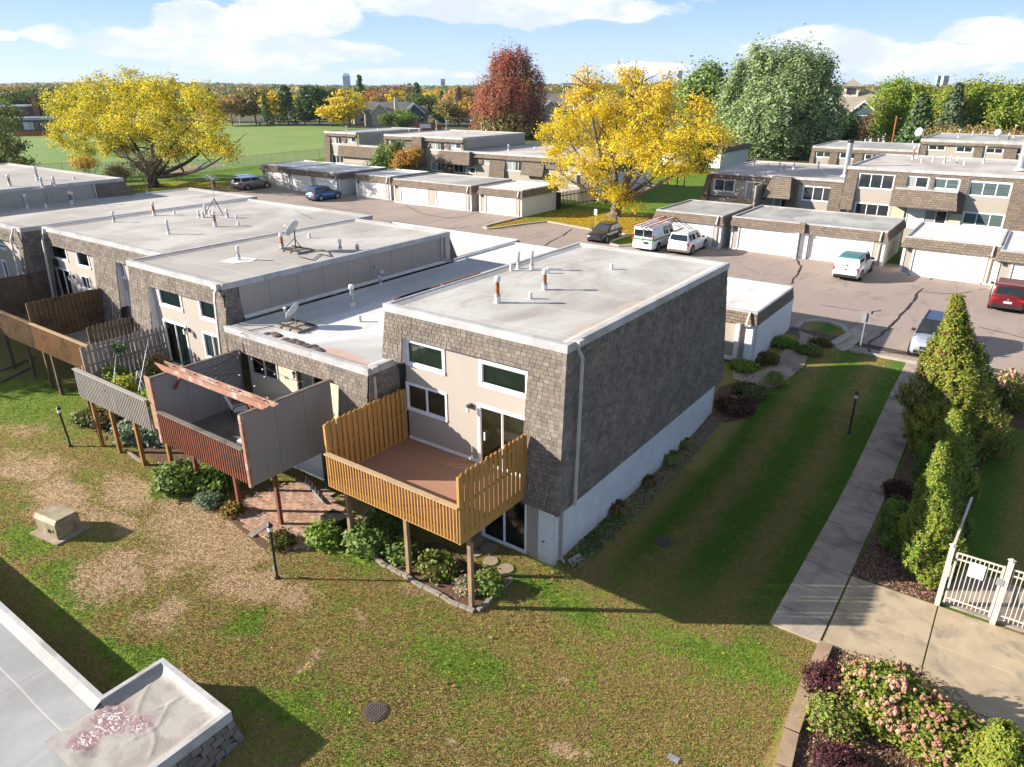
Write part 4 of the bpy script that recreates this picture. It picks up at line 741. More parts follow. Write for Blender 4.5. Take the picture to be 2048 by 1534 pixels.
for px, py, kd, hh in ((478, 520, 'mid', .75), (565, 499, 'rust', .95), (619, 475, 'short', .25), (681, 500.6, 'mid', .65), (715, 502, 'dark', .42), (477, 450, 'short', .25), (455, 434, 'mid', .6), (472.7, 436, 'short', .2)): vent(C, px, py, 5.62, kd, hh)
MB().add([tuple(atz(x, y, 5.54))[:2]+(5.535,) for x, y in ((440, 523), (472, 513), (515, 517), (505, 523), (465, 527))], [(0, 1, 2, 3, 4)]).build('roof_patch', M['ventwhite'], C, fix=False)
# ---- wide tall unit further left
Dh = T('townhouse', 'wide tall townhouse with dark windows, second from the left edge', 'house', (-40, 24, -2))
flatroof(Dh, -46.3, -33.72, 17.95, 31.7, 5.60, fasc=.25, mt='roof')
yD = lambda z: 17.95-.5*(5.35-z)/4.9
FD = lambda xa, xb, z1, z0: ((xa, yD(z1), z1), (xb, yD(z1), z1), (xb, yD(z0), z0), (xa, yD(z0), z0))
mansard(Dh, [FD(-46.3, -33.7, 5.35, 4.6), FD(-46.4, -45.7, 4.6, .5), FD(-40.75, -38.35, 4.6, .5)], single=120, row=.16, tab=.25, seed=31)
MB().prism([(-38.36, yD(2.2)+.02, 2.2), (-38.36, 18.2, 2.2), (-38.36, 18.2, 4.6), (-38.36, yD(4.6)+.02, 4.6)], (.03, 0, 0)).build('cheek', M['vinyl'], Dh)
c4 = lambda x, y: (x/5.477, 480+y/5.477); YD = 18.1; hs = []
hs.append(wpx(Dh, YD, c4(535, 15), c4(757, 245), panes=1, near=True, trim=.1)[0]); hs.append(wpx(Dh, YD, c4(818, 95), c4(1003, 325), panes=1, near=True, trim=.1)[0]); hs.append(wpx(Dh, YD, c4(1150, 180), c4(1390, 430), panes=1, near=True, room='roomtan', trim=.1)[0])
hs.append(wpx(Dh, YD, c4(603, 285), c4(820, 570), z0=.95, panes=2, near=True, curtain='curtain', cfrac=-.3, door=True, trim=.09, name='patio_door')[0]); hs.append(wpx(Dh, YD, c4(880, 375), c4(1012, 560), panes=2, near=True, trim=.08)[0]); hs.append(wpx(Dh, YD, c4(1213, 498), c4(1440, 780), z0=2.15, panes=2, near=True, room='roomtan', trim=.09)[0])
wall_y(Dh, YD, -45.8, -33.7, .5, 4.65, hs, 'siding'); sconce(Dh, aty(*c4(805, 405), YD-.03)); sconce(Dh, aty(*c3(190, 620), YD-.03)); wall_y(Dh, YD+.1, -46.3, -33.7, -2.1, .5, [], 'brickfar')
downspout(Dh, [(-46.1, 17.85, 5.5), (-46.05, 17.75, 5.1), (-45.9, 17.6, 4.9), (-45.9, 17.4, 1)], w_=.11)
for px, py, kd, hh in ((337.5, 468, 'mid', .9), (228.5, 444, 'mid', .75), (309, 431, 'rust', .95), (349, 428, 'short', .25), (398, 434, 'mid', .5), (407, 435, 'mid', .45), (412, 428, 'mid', .7), (420.7, 431, 'short', .35), (431, 453, 'rust', 1.0)): vent(Dh, px, py, 5.6, kd, hh)
E_ = T('townhouse', 'townhouse at the left edge with dark shingled side wall and many roof pipes', 'house', (-51, 24, -2))
flatroof(E_, -55.5, -46.9, 17.0, 32.8, 5.58, fasc=.25, mt='roof', cap='capmetal')
yE = lambda z: 17.0-.5*(5.33-z)/4.9
mansard(E_, [((-46.9, 17.0, 5.33), (-46.9, 19.6, 5.33), (-46.6, 19.6, .5), (-46.6, yE(.5), .5)), ((-55.5, 17, 5.33), (-46.9, 17, 5.33), (-46.9, yE(4.6), 4.6), (-55.5, yE(4.6), 4.6)), ((-47.5, yE(4.6), 4.6), (-46.85, yE(4.6), 4.6), (-46.6, yE(.5), .5), (-47.5, yE(.5), .5))], row=.2, seed=41)
hs = [wpx(E_, 17.2, (-20, 480), (15, 501), panes=1, near=True, trim=.1)[0], wpx(E_, 17.2, (2, 518), (18, 545), z0=.9, panes=1, near=True, door=True, trim=.1)[0]]
wall_y(E_, 17.2, -55, -47.4, -2, 4.7, hs, 'siding'); downspout(E_, [(-47.6, 16.9, 5.5), (-47.4, 16.55, 4.9), (-47.2, 16.4, 1)], w_=.11)
for px, py, kd, hh in ((55, 417, 'mid', 1.1), (92.6, 416, 'short', .3), (143.4, 408, 'rust', 1.0), (147.5, 404, 'mid', .8), (163.6, 395, 'short', .35), (180.5, 394, 'mid', .7), (294.6, 389, 'short', .3), (196, 392, 'short', .2), (112, 400, 'short', .2)): vent(E_, px, py, 5.58, kd, hh)
F_h = T('townhouse', 'highest flat roof of the left row with grey panelled side wall at the left edge', 'house', (-64, 20, -2))
flatroof(F_h, -75, -55.5, 10, 27.6, 6.8, fasc=.22, mt='roof')
for i in range(10): a = 10.5+17*i/10; box(-55.62, -55.5, a, a+1.685, 5.4, 6.6).build('wall_panel', M['siding'], F_h)
MB().box(-55.7, -55.62, 10.2, 27.5, -2, 6.5).build('wall', M['sidinggrey'], F_h); MB().prism([(-55.52, 25.6, 6.58), (-55.52, 27.65, 6.58), (-55.4, 28.3, 5.5), (-55.4, 25.6, 5.5)], (.06, 0, 0)).build('mansard', M['shinglefar'], F_h); downspout(F_h, [(-55.42, 22.3, 6.6), (-55.4, 22.3, 5.6)]); downspout(F_h, [(-55.42, 25.4, 6.6), (-55.4, 25.5, 5.6)])
for px, py, kd, hh in ((20.6, 372, 'rust', .9), (75.5, 360, 'grey', 1.1), (85.5, 375, 'mid', .8), (104, 372, 'short', .35), (109.7, 372, 'mid', .75), (148.8, 359, 'short', .25)): vent(F_h, px, py, 6.8, kd, hh)
# ---- decks further left
D = T('deck', 'grey slatted balcony full of green plants left of the red deck', 'deck', (-29, 14, .9))
boards(D, -31.9, -25.05, 12.45, 16.3, .93, 'deckgrey'); MB().box(-32, -26.15, 12.28, 12.33, .55, .93).box(-26.19, -26.15, 12.33, 15.7, .6, .93).build('rim_board', M['greyrail'], D)
railing(D, 12.24, -31.95, -26.2, .57, 1.88, 'greyrail', 'greyrail', .14, .045); fence_run(D, -31.45, 12.5, 16.1, .95, 2.9, 'greypicket', .14, .06, both=False, seed=4); fence_run(D, -25.15, 12.4, 15.7, .6, 3.12, 'cedarpost', .14, .06, both=False, seed=5)
picket_top(MB(), -26.14, -25.6, 12.3, 12.33, .7, 2.9, 'x').build('picket', M['cedarpost'], D)
posts(D, [(-30.66, 12.76), (-28.69, 12.77)], .55, 'orangepost', .15); posts(D, [(-31.9, 12.6)], 1.9, 'orangepost', .14)
D = T('deck', 'rust brown deck with pale floor between the grey balcony and the darker deck', 'deck', (-37.3, 16, .9))
boards(D, -40.2, -34.1, 14.1, 18.1, .93, 'greypicket'); MB().box(-40.3, -34.15, 13.98, 14.02, .6, .93).build('rim_board', M['rustrail'], D); railing(D, 13.92, -40.25, -34.2, .55, 1.93, 'rustrail', 'cedarcap', .115, .04)
fence_run(D, -33.8, 13.9, 17.2, .9, 2.95, 'oldwood', .14, .05, both=False, seed=6); fence_run(D, -40.25, 14.0, 17.6, .9, 2.98, 'brownfence', .14, .09, seed=7); posts(D, [(-36.6, 14.3), (-39.6, 14.3), (-34.3, 14.2)], .6, 'oldwood', .15)
D = T('deck', 'dark brown deck at the left edge of the row, in the shade', 'deck', (-43.5, 16, .9))
boards(D, -46.5, -40.4, 14.1, 18.1, .93, 'oldwood'); MB().box(-52, -40.35, 13.98, 14.02, .6, .93).build('rim_board', M['rustrail'], D); railing(D, 13.92, -46.5, -40.35, .55, 1.93, 'brownfence', 'brownfence', .115, .04); railing(D, 13.92, -52.5, -46.6, .55, 1.93, 'brownfence', 'brownfence', .115, .04, mid=False)
fence_run(D, -46.5, 14.0, 18.2, .9, 3.05, 'oldwood', .14, .02, seed=8); posts(D, [(-45.84, 14.5), (-43.36, 14.58), (-41.03, 14.49), (-49, 14.5)], .6, 'oldwood', .15)
D = T('fence', 'short grey picket fence beside the dark deck at the left edge', 'fence', (-48, 16, .9)); fence_run(D, -47.4, 14.2, 16.6, .9, 2.7, 'greypicket', .14, .05, both=False, seed=9)
# ---- satellite dishes
def dish(px, py, z, r_, hh, az_, lbl, pallet=True, tripod=True, tilt=35):
    p = atz(px, py, z); p.z += .03; t = T('satellite_dish', lbl, 'satellite dish', tuple(p)); h0 = Vector((p.x, p.y, p.z+hh)); d = Vector((math.cos(az_)*math.cos(R(tilt)), math.sin(az_)*math.cos(R(tilt)), math.sin(R(tilt))))
    u = Vector((0, 0, 1)).cross(d).normalized(); v = d.cross(u); P_ = []; n_, m_ = 24, 6
    for i in range(m_+1):
        q = r_*i/m_
        for j in range(n_): a = 2*math.pi*j/n_; P_.append(h0+(u*math.cos(a)+v*math.sin(a)*1.1)*q+d*(.12*r_*(i/m_)**2*2.2)) 
    mb = MB(); mb.add(P_, [(i*n_+j, i*n_+(j+1) % n_, (i+1)*n_+(j+1) % n_, (i+1)*n_+j) for i in range(m_) for j in range(n_)], 0, True)
    o = mb.build('reflector', M['dish'], t, fix=False); s = o.modifiers.new('Solid', 'SOLIDIFY'); s.thickness = .02
    MB().tube([h0-v*r_, h0-v*r_*.95+d*r_*.5, h0-v*r_*.45+d*r_*1.2], .02, 6).build('arm', M['galv'], t); MB().cyl(h0-v*r_*.45+d*r_*1.2, h0-v*r_*.25+d*r_*1.05, .05).build('receiver', M['dish'], t)
    MB().cyl(p, h0-d*.06, .03).build('mast', M['black' if tripod else 'galv'], t)
    if tripod:
        for a in (0, 2.1, 4.2): MB().tube([(p.x, p.y, p.z+hh*.6), (p.x+math.cos(a)*.6, p.y+math.sin(a)*.6, p.z+.1)], .016, 6).build('leg', M['black'], t)
    if pallet:
        for i in range(3): MB().box(p.x-.75+i*.55, p.x-.35+i*.55, p.y-.5, p.y+.5, p.z, p.z+.08).build('paver_weight', M['stone'], t)
        MB().bar((p.x-.7, p.y-.35, p.z+.12), (p.x+.8, p.y-.35, p.z+.12), .05, .05).bar((p.x-.7, p.y+.35, p.z+.12), (p.x+.8, p.y+.35, p.z+.12), .05, .05).build('frame', M['black'], t)
    return t
dish(592, 503, 5.5, .42, 1.05, R(195), 'round satellite dish on a black tripod weighted with stone blocks, on the middle roof'); dish(592, 655, 3.95, .38, .62, R(200), 'white satellite dish on a low weighted frame, on the low roof near its stained edge', tripod=False)
t = T('antenna', 'thin television antenna on a black tripod among the roof pipes', 'antenna', tuple(atz(433, 428, 5.55))); p = atz(433, 428, 5.55); tp = p+Vector((0, 0, 2.2)); MB().cyl(p+Vector((0, 0, .4)), tp, .02).build('mast', M['galv'], t)
for a in (0, 2.1, 4.2): MB().cyl(p+Vector((0, 0, .95)), p+Vector((math.cos(a)*.7, math.sin(a)*.7, 0)), .025, n=6).build('leg', M['black'], t)
MB().cyl(tp+Vector((-1.9, .9, 0)), tp+Vector((1.6, -.8, .1)), .012, n=6).build('boom', M['galv'], t)
for i in range(10): q = tp+Vector((-1.8+i*.36, .85-i*.18, .01*i)); MB().cyl(q+Vector((-.15, -.35, 0)), q+Vector((.15, .35, 0)), .008, n=5).build('element', M['galv'], t)
tag(MB().tube([atz(*p, 5.56) for p in ((598, 513), (625, 520), (640, 508), (662, 513), (655, 502), (620, 498))], .02, 6).build('cable', M['black']), 'black cable coiling over the middle roof beside the tripod dish', 'cable')
tag(MB().tube([Vector(atz(*p, 4.0)) for p in ((590, 640), (560, 650), (520, 657), (492, 662), (482, 668))], .015, 6).build('cable', M['black']), 'thin dark cable running from the low-roof dish to the roof corner', 'cable')
# ---- the roof in the lower left corner, close to the camera
KG = 1.90                                      # roof lowered to shorten its shadow: its plan sits KG times farther out than a roof at 5.6 m would
zG = CAMZ-(CAMZ-5.6)*KG
G = T('townhouse', 'low near roof cut by the lower left corner, pale membrane with a square bay', 'house', (-15, 1, -2))
g_ = lambda v: v*KG
gx0, gx1, gy, gyb = g_(-8.5), g_(-7.03), g_(2.66), g_(3.42)
MB().add([(-60, -14, zG-.16), (gx1, -14, zG-.16), (gx1, g_(1.9), zG-.16), (gx0, g_(1.9), zG-.16), (gx0, gy-.05, zG-.16), (-60, gy-.05, zG-.16)], [(0, 1, 2, 3, 4, 5)]).build('roof', M['roofG'], G, fix=False)
MB().add([(-60, gy-.34, zG-.155), (gx0, gy-.34, zG-.155), (gx0, gy-.12, zG-.02), (-60, gy-.12, zG-.02)], [(0, 1, 2, 3)]).build('cant', M['roofG'], G, fix=False)
def bayroof():
    n_ = 60; P_ = []; rr = random.Random(4)
    y0 = g_(1.9)
    for i in range(n_+1):
        for j in range(n_+1):
            x = gx0+(gx1-gx0)*i/n_; y = y0+(gyb-y0)*j/n_; e = min((x-gx0)/.3 if y > gy-.1 else 1, (gx1-x)/.25, (gyb-y)/.25, 1); z = zG-.155+.10*(1-max(0, min(1, e)))**2
            f = max(0, 1-abs((x-gx0)*.55+(y-gy)*1.0-1.0-.22*math.sin(x*3))/.10)+max(0, 1-abs((x-gx0)*1.1-(y-gy)*.9-.75-.1*math.sin(y*6))/.08)+max(0, 1-abs((x-gx0)*.9+(y-gy)*.2-1.5-.12*math.sin(y*5))/.07)
            z += .018*f*(1 if y > gy-.2 and e >= 1 else .2); P_.append((x, y, z))
    F_ = [(i*(n_+1)+j, (i+1)*(n_+1)+j, (i+1)*(n_+1)+j+1, i*(n_+1)+j+1) for i in range(n_) for j in range(n_)]
    return MB().add(P_, F_, 0, True).build('bay_roof', M['bayroof'], G, fix=False)
def baymat():
    m_, kk, b = mk('bayroof'); P_ = kk.pos(); x = kk.sep(P_); c = kk.mix(kk.step(kk.noise(1.4, 6, .6, P_, .6), .35, .65), (.38, .35, .31), (.28, .25, .225))
    pk = blobs(kk, x[0], x[1], [(g_(-8.15), g_(2.55), .62, .5, 1), (g_(-7.8), g_(2.72), .5, .36, .75), (g_(-8.1), g_(2.2), .5, .5, .8)]); c = kk.mix(kk.step(kk.m('ADD', pk, kk.m('MULTIPLY', kk.m('SUBTRACT', kk.noise(3, 6, .7, P_, .5), .5), 1.1)), .38, .62), c, (.26, .16, .155))
    wt = kk.m('MULTIPLY', kk.step(pk, .4, .8), kk.step(kk.noise(8, 6, .8, kk.map(P_, (1, 1.7, 1)), .8), .51, .58)); c = kk.mix(wt, c, (.82, .80, .82)); dk = kk.m('MULTIPLY', kk.step(blobs(kk, x[0], x[1], [(g_(-8.3), g_(2.6), .2, .17, 1), (g_(-7.9), g_(2.15), .34, .24, 1)]), .3, .9), kk.noise(6, 5, .7, P_)); c = kk.mix(dk, c, (.12, .08, .08))
    kk.l.new(c, b.inputs['Base Color']); kk.l.new(kk.mix(kk.step(pk, .3, .8), (.6, .6, .6), (.25, .25, .25)), b.inputs['Roughness']); bp = kk.new('ShaderNodeBump'); bp.inputs['Strength'].default_value = .5; bp.inputs['Distance'].default_value = .02; kk.l.new(kk.noise(5, 5, .7, P_, 1), bp.inputs['Height']); kk.l.new(bp.outputs[0], b.inputs['Normal'])
baymat(); bayroof()
pw_ = .13
for x0, x1, y0, y1 in ((-60, gx0, gy-pw_, gy), (gx0-pw_, gx0, gy+.003, gyb-.003), (gx0-pw_, gx1, gyb-pw_+.13, gyb+.13), (gx1, gx1+pw_, g_(1.55), gyb+.13), (gx1-.9, gx1, g_(1.5)-.1, g_(1.5)+.02)):
    box(x0, x1, y0, y1, zG-.3, zG).build('fascia', M['capmetal'], G); 
mansard(G, [((gx1+pw_, g_(1.5), zG-.3), (gx1+pw_, gyb+.13, zG-.3), (gx1+.5, gyb+.5, -3.0), (gx1+.5, g_(1.5), -3.0)), ((gx1+pw_, gyb+.13, zG-.3), (gx0-pw_, gyb+.13, zG-.3), (gx0-pw_, gyb+.5, -3.0), (gx1+.5, gyb+.5, -3.0)), ((gx0-pw_, gyb+.13, zG-.3), (gx0-pw_, gy, zG-.3), (gx0-pw_, gy, -3.0), (gx0-pw_, gyb+.5, -3.0))], single=120, row=.17, tab=.30, seed=51)
MB().box(-60, gx0-.2, -13, gy-.08, -6, zG-.2).box(gx0-.2, gx1, -13, g_(1.5), -6, zG-.2).box(gx0, gx1, g_(1.5), gyb, -6, zG-.35).build('wall', M['sidinggrey'], G)
# ================================================================ garages and the terraces beyond the parking lot
def garage(label, x0, x1, yf, yb, zr, doors, zb=0, mt='roofgrey', flare=.22, single=0, group='flat-roofed garages round the parking lot', steps=(), fronts=None, side='brickfar', band=.66):
    t = T('garage', label, 'garage', ((x0+x1)/2, (yf+yb)/2, zb), group=group)
    flatroof(t, x0, x1, yf, yb, zr, fasc=.12, mt=mt, cant=False, capw=.10, proud=.03)
    zt = zr-.12; z0 = zt-band; f = flare
    for P4, nm in ((((x0, yf, zt), (x1, yf, zt), (x1+f, yf-f, z0), (x0-f, yf-f, z0)), 'f'), (((x1, yf, zt), (x1, yb, zt), (x1+f, yb+f, z0), (x1+f, yf-f, z0)), 'r'), (((x1, yb, zt), (x0, yb, zt), (x0-f, yb+f, z0), (x1+f, yb+f, z0)), 'b'), (((x0, yb, zt), (x0, yf, zt), (x0-f, yf-f, z0), (x0-f, yb+f, z0)), 'l')):
        MB().add(P4, [(3, 2, 1, 0)]).build('mansard', M['shinglefar'], t, fix=False)
    MB().box(x0-f+.02, x1+f-.02, yf-f+.02, yb+f-.02, z0-.01, z0+.02).build('soffit', M['siding'], t)
    wy = yf+.02
    MB().box(x0+.02, x0+.14, wy+.12, yb-.05, zb-.15, z0).box(x1-.14, x1-.02, wy+.12, yb-.05, zb-.15, z0).box(x0+.14, x1-.14, yb-.17, yb-.05, zb-.15, z0).build('wall', M[side], t)
    holes = [(a, b_, zb-.2, zb+2.06) for a, b_ in doors]; wall_y(t, wy, x0, x1, zb-.15, z0, holes, 'siding')
    for a, b_ in doors:
        g = MB(); hh = 2.05/4; d_ = MB()
        for i in range(4): d_.box(a, b_, wy+.04, wy+.09, zb+hh*i+.014, zb+hh*(i+1)-.014)
        D_ = d_.build('garage_door', M['doorwhite'], t); MB().box(a-.1, a, wy-.03, wy+.05, zb, z0).box(b_, b_+.1, wy-.03, wy+.05, zb, z0).box(a, b_, wy-.03, wy+.05, zb+2.05, zb+2.12).build('door_frame', M['whitetrim'], D_); box(a, b_, wy+.095, wy+.11, zb, zb+2.05).build('door_panel', M['siding'], D_)
    [box(a, b_, wy-.05, wy, zb, z0).build('corner_board', M['whitetrim'], t) for a, b_ in ((x0-.02, x0+.16), (x1-.16, x1+.02))]
    MB().box(x0+.02, x1-.02, wy-.03, wy-.005, zb-.1, zb+.12).build('base_board', M['white'], t)
    downspout(t, [(x1-.35, yf-.05, zr-.05), (x1-.38, yf-.22, zt-.3), (x1-.38, yf-.34, z0+.05), (x1-.38, yf-.1, z0-.2), (x1-.38, yf-.07, zb+.1)], w_=.10)
    MB().box(x0+.3, x0+.42, wy-.14, wy, zb+1.75, zb+1.98).build('wall_lamp', M['black'], t)
    return t
garage('single garage with blotched pale roof directly behind the ladder van', -27.9, -21.75, 60.9, 68.6, 2.85, [(-27.0, -22.55)])
g2 = garage('double garage with two white doors behind the pickup with green cap, dark blotched roof', -21.05, -8.95, 61.4, 69.0, 2.85, [(-20.35, -15.75), (-14.45, -9.85)])
[box(*q, 0, 2.1).build('corner_board', M['whitetrim'], g2) for q in ((-15.5, -15.28, 60.9, 61.5), (-15.2, -14.6, 61.2, 61.44))]; MB().prism([(-15.45, 61.2, 2.85), (-15.0, 61.2, 2.85), (-14.9, 60.85, 2.1), (-15.5, 60.85, 2.1)], (0, .3, 0)).build('mansard', M['shinglefar'], g2)
garage('garage with bright white roof and wide white door left of the red car', -7.5, -1.55, 60.2, 67.8, 2.85, [(-6.75, -2.2)], mt='roofwhite')
garage('garage with bright white roof cut by the right edge, behind the red car', -1.45, 6.5, 58.9, 67.6, 2.80, [(-.55, 4.2)], mt='roofwhite')
garage('garage at the far left end, between the tan wagon and the next garage', -91.6, -84.5, 65.6, 73.2, 2.85, [(-90.6, -85.3)], mt='roofwhite')
garage('garage with two doors and pale roof behind the blue car', -84.3, -73.9, 64.4, 73.0, 2.85, [(-83.6, -79.6), (-78.7, -74.6)], mt='roofwhite')
garage('single pale-roofed garage right of the blue car with grey side wall', -71.7, -65.6, 65.2, 72.4, 2.85, [(-70.9, -66.6)], mt='roofwhite', side='sidinggrey')
garage('double garage with dark grey roof, second from the right in the left group', -64.0, -52.0, 64.2, 72.0, 2.85, [(-62.9, -58.6), (-57.2, -52.9)], mt='roofgrey', side='sidinggrey')
garage('cream garage with white roof at the near end of the left group, beside the lawn', -50.9, -45.1, 64.3, 71.2, 2.85, [(-50.0, -46.0)], mt='roofwhite')
# garages behind the near row (their roofs show)
t = garage('white painted brick garage behind the near townhouse, beside the path', -18.2, -10.55, 36.2, 42.6, 2.3, [], zb=-.45, mt='roofwhite', flare=.10, group='garages joined to the near row', band=.62)
[box(*q, -.6, 1.55).build('corner_board', M['whitetrim'], t) for q in ((-11.5, -11.3, 36.0, 36.22), (-10.95, -10.6, 36.05, 36.2))]; box(-10.55, -10.42, 36.25, 42.5, -.6, 1.56).build('wall', M['brickfar'], t); box(-10.7, -10.45, 42.45, 42.62, -.5, 1.6).build('corner_board', M['whitetrim'], t)
t = garage('long pale garage roof seen behind the low townhouse unit', -31.3, -19.2, 31.9, 43.6, 2.30, [], zb=-.45, mt='roofwhite', flare=.10, group='garages joined to the near row')
t = garage('grey garage roof stepped back behind the middle townhouse', -45, -31.5, 32.4, 44.6, 2.30, [], zb=-.45, mt='roofwhite', flare=.10, group='garages joined to the near row')
# ---- right-hand terrace
def quadp(par, pts, mt='shinglefar', name='mansard'): return MB().add(pts, [(3, 2, 1, 0)]).build(name, M[mt], par, fix=False)
cR = lambda x, y: (1200+x/2.415, 260+y/2.415); YR = 73.0
def farwin(par, Y, cc, tl, br, panes=3, **k): return wpx(par, Y, cc(*tl), cc(*br), panes=panes, **{'trim': .10, **k})[0]
t = T('townhouse', 'tall townhouse beyond the right garages with a flared shingle bay over its doors', 'house', (-6, 80, 0))
flatroof(t, -14.9, 6, 72.9, 89, 6.4, fasc=.28, mt='roofbrown', cant=False)
hs = [farwin(t, YR, cR, (1255, 205), (1415, 293), 3), farwin(t, YR, cR, (1468, 218), (1583, 285), 2, curtain='sheer', cfrac=.5), farwin(t, YR, cR, (1612, 228), (1732, 293), 2, curtain='louvre'), farwin(t, YR, cR, (1788, 245), (1978, 332), 3, curtain='louvre')]
hl = [farwin(t, YR, cR, (1233, 347), (1393, 420), 3, z0=1.5), farwin(t, YR, cR, (1756, 392), (1942, 478), 3, curtain='louvre'), farwin(t, YR, cR, (1485, 373), (1548, 480), 1, glassm='doorwhite', name='door', door=True), farwin(t, YR, cR, (1570, 380), (1665, 480), 2, name='door', door=True, curtain='sheer', cfrac=.55)]
wall_y(t, YR, -14.8, 5.8, -.1, 6.0, hs+hl, 'siding')
def fr_strip(x0, x1, z1, z0, d1=.02, d0=.35): return [(x0, YR-d1, z1), (x1, YR-d1, z1), (x1, YR-d0, z0), (x0, YR-d0, z0)]
for s_ in ((-15.0, -13.95, 6.12, 2.6, .05, .5), (-14.9, 6, 6.13, 5.86, .05, .08), (-10.9, -9.9, 5.9, 3.4, .08, .3), (-8.1, -7.85, 5.9, 4.7, .08, .2), (-5.85, -5.2, 5.9, 3.0, .08, .35), (-2.1, -.3, 5.9, 0, .08, .6)): quadp(t, fr_strip(*s_))
quadp(t, [(-14.95, 73.0, 6.12), (-14.95, 72.9, 6.12), (-15.05, 72.5, 2.6), (-15.05, 73, 2.6)])
MB().hexa([(-10.75, 71.55, 3.35), (-5.55, 71.55, 3.35), (-5.55, 73, 3.35), (-10.75, 73, 3.35), (-10.55, 72.2, 4.75), (-5.85, 72.2, 4.75), (-5.85, 73, 4.75), (-10.55, 73, 4.75)]).build('bay', M['shinglefar'], t); box(-10.6, -5.8, 72.1, 73, 4.75, 4.88).build('flashing', M['capmetal'], t)
MB().box(-10.6, -9.6, 72.85, 73.0, 0, 3.3).box(-6.1, -5.2, 72.85, 73, 0, 3.0).build('trim', M['sidingcream'], t)
def flue(par, px, py, z, hh, r_=.25): p = atz(px, py, z); f = MB().cyl(p, p+Vector((0, 0, hh)), r_, n=14).build('flue', M['galv'], par); MB().cyl(p+Vector((0, 0, hh)), p+Vector((0, 0, hh+.25)), r_*1.12, n=14).build('cap', M['black'], f); MB().cyl(p, p+Vector((0, 0, .15)), r_*1.6, r_*1.3, 14).build('boot', M['ventwhite'], f)
flue(t, 1690, 353, 5.3, 3.0); flue(t, 2040, 340, 6.4, 2.6, .3)
cS = lambda x, y: (1640+x/5.02, 60+y/5.02)
for px, py, kd, hh in ((1825, 319, 'rust', 1.4), (1834, 316, 'mid', 1.5), (1842, 326, 'short', .4), (1865, 324, 'short', .7), (1888, 327, 'grey', .8), (1914, 327, 'short', .7), (1928, 330, 'short', .5), (1966, 327, 'mid', 1.8), (1901, 321, 'short', .5)): vent(t, px, py, 6.4, kd, hh)
t = T('townhouse', 'lower townhouse left of the tall one, with brown balcony railing and flared shingle canopy', 'house', (-21.5, 80, 0))
flatroof(t, -28.0, -15.0, 72.9, 87, 5.15, fasc=.25, mt='roofbrown', cant=False)
hs = [farwin(t, YR, cR, (553, 232), (648, 303), 2), farwin(t, YR, cR, (708, 245), (775, 318), 2, z0=2.6, door=True, name='patio_door', curtain='sheer', cfrac=.55), farwin(t, YR, cR, (982, 267), (1123, 352), 3), farwin(t, YR, cR, (838, 320), (908, 385), 2, name='door', door=True, curtain='sheer', cfrac=.5, z0=.3)]
wall_y(t, YR, -27.7, -15.0, -.1, 4.9, hs, 'siding')
for s_ in ((-28.1, -15.0, 4.9, 4.45, .05, .1), (-22.4, -21.9, 4.5, 2.8, .1, .25), (-20.0, -19.0, 4.6, .3, .1, .45), (-16.1, -14.9, 4.6, 0, .1, .6)): quadp(t, fr_strip(*s_))
quadp(t, [(-28.05, 86.9, 4.9), (-28.05, 72.8, 4.9), (-28.8, 72.4, .5), (-28.8, 86.9, .5)]); quadp(t, [(-28.05, 72.85, 4.9), (-27.6, 72.85, 4.9), (-27.9, 72.4, .5), (-28.8, 72.4, .5)])
MB().hexa([(-21.9, 71.5, 3.2), (-19.3, 71.5, 3.2), (-19.3, 73, 3.2), (-21.9, 73, 3.2), (-21.4, 72.3, 5.1), (-19.6, 72.3, 5.1), (-19.6, 73, 5.1), (-21.4, 73, 5.1)]).build('canopy', M['shinglefar'], t)
b_ = MB().box(-27.9, -22.4, 71.2, 73, 1.55, 1.7); b_.box(-27.9, -22.4, 71.15, 71.22, 2.95, 3.05).build('balcony', M['darkfence'], t)
for i in range(40): box(-27.85+i*.138, -27.80+i*.138, 71.17, 71.2, 1.7, 2.95).build('baluster', M['oldwood'], t) if i < 40 else 0
box(-22.5, -22.35, 70.9, 73, .8, 4.3).build('screen_wall', M['siding'], t); MB().box(-22.2, -21.3, 70.9, 70.95, .3, 1.3).build('gate', M['brownfence'], t)
for px, py, kd, hh in ((1508, 331, 'mid', .9), (1559, 334, 'mid', .6), (1567, 340, 'grey', .7), (1587, 338, 'grey', .7), (1636, 338, 'mid', .9), (1536, 332, 'short', .3), (1647, 342, 'short', .3)): vent(t, px, py, 5.15, kd, hh)
# ---- two terraces further back on the right
cT = lambda x, y: (1340+x/2.893, 240+y/2.893)
t = T('townhouse', 'farther townhouse at the upper right with four windows and two roof dishes', 'house', (-5, 118, 0))
flatroof(t, -14, 12, 108, 124, 7.0, fasc=.35, mt='roofgrey', cant=False)
hs = [farwin(t, 108.1, cT, (1498, 141), (1592, 180), 2), farwin(t, 108.1, cT, (1657, 150), (1750, 192), 2), farwin(t, 108.1, cT, (1832, 158), (1925, 199), 2), farwin(t, 108.1, cT, (1996, 160), (2100, 205), 2)]
wall_y(t, 108.1, -14, 12, 0, 6.7, hs, 'siding')
for a, b_, z1, z0 in ((-14, 12, 6.66, 6.35), (-8, -7.1, 6.4, 4), (-13.9, -13.2, 6.4, 4), (-4.9, -3.6, 6.4, 4)): quadp(t, [(a, 108, z1), (b_, 108, z1), (b_, 107.8, z0), (a, 107.8, z0)])
quadp(t, [(-14, 124, 6.7), (-14, 108, 6.7), (-14.4, 107.8, 3), (-14.4, 124, 3)])
for px, py, kd, hh in ((1917, 275, 'mid', 1.2), (1963, 268, 'short', .4), (1945, 270, 'short', .5), (2027, 275, 'rust', 1.8), (2017, 278, 'grey', .8), (1975, 269, 'short', .4)): vent(t, px, py, 7.0, kd, hh)
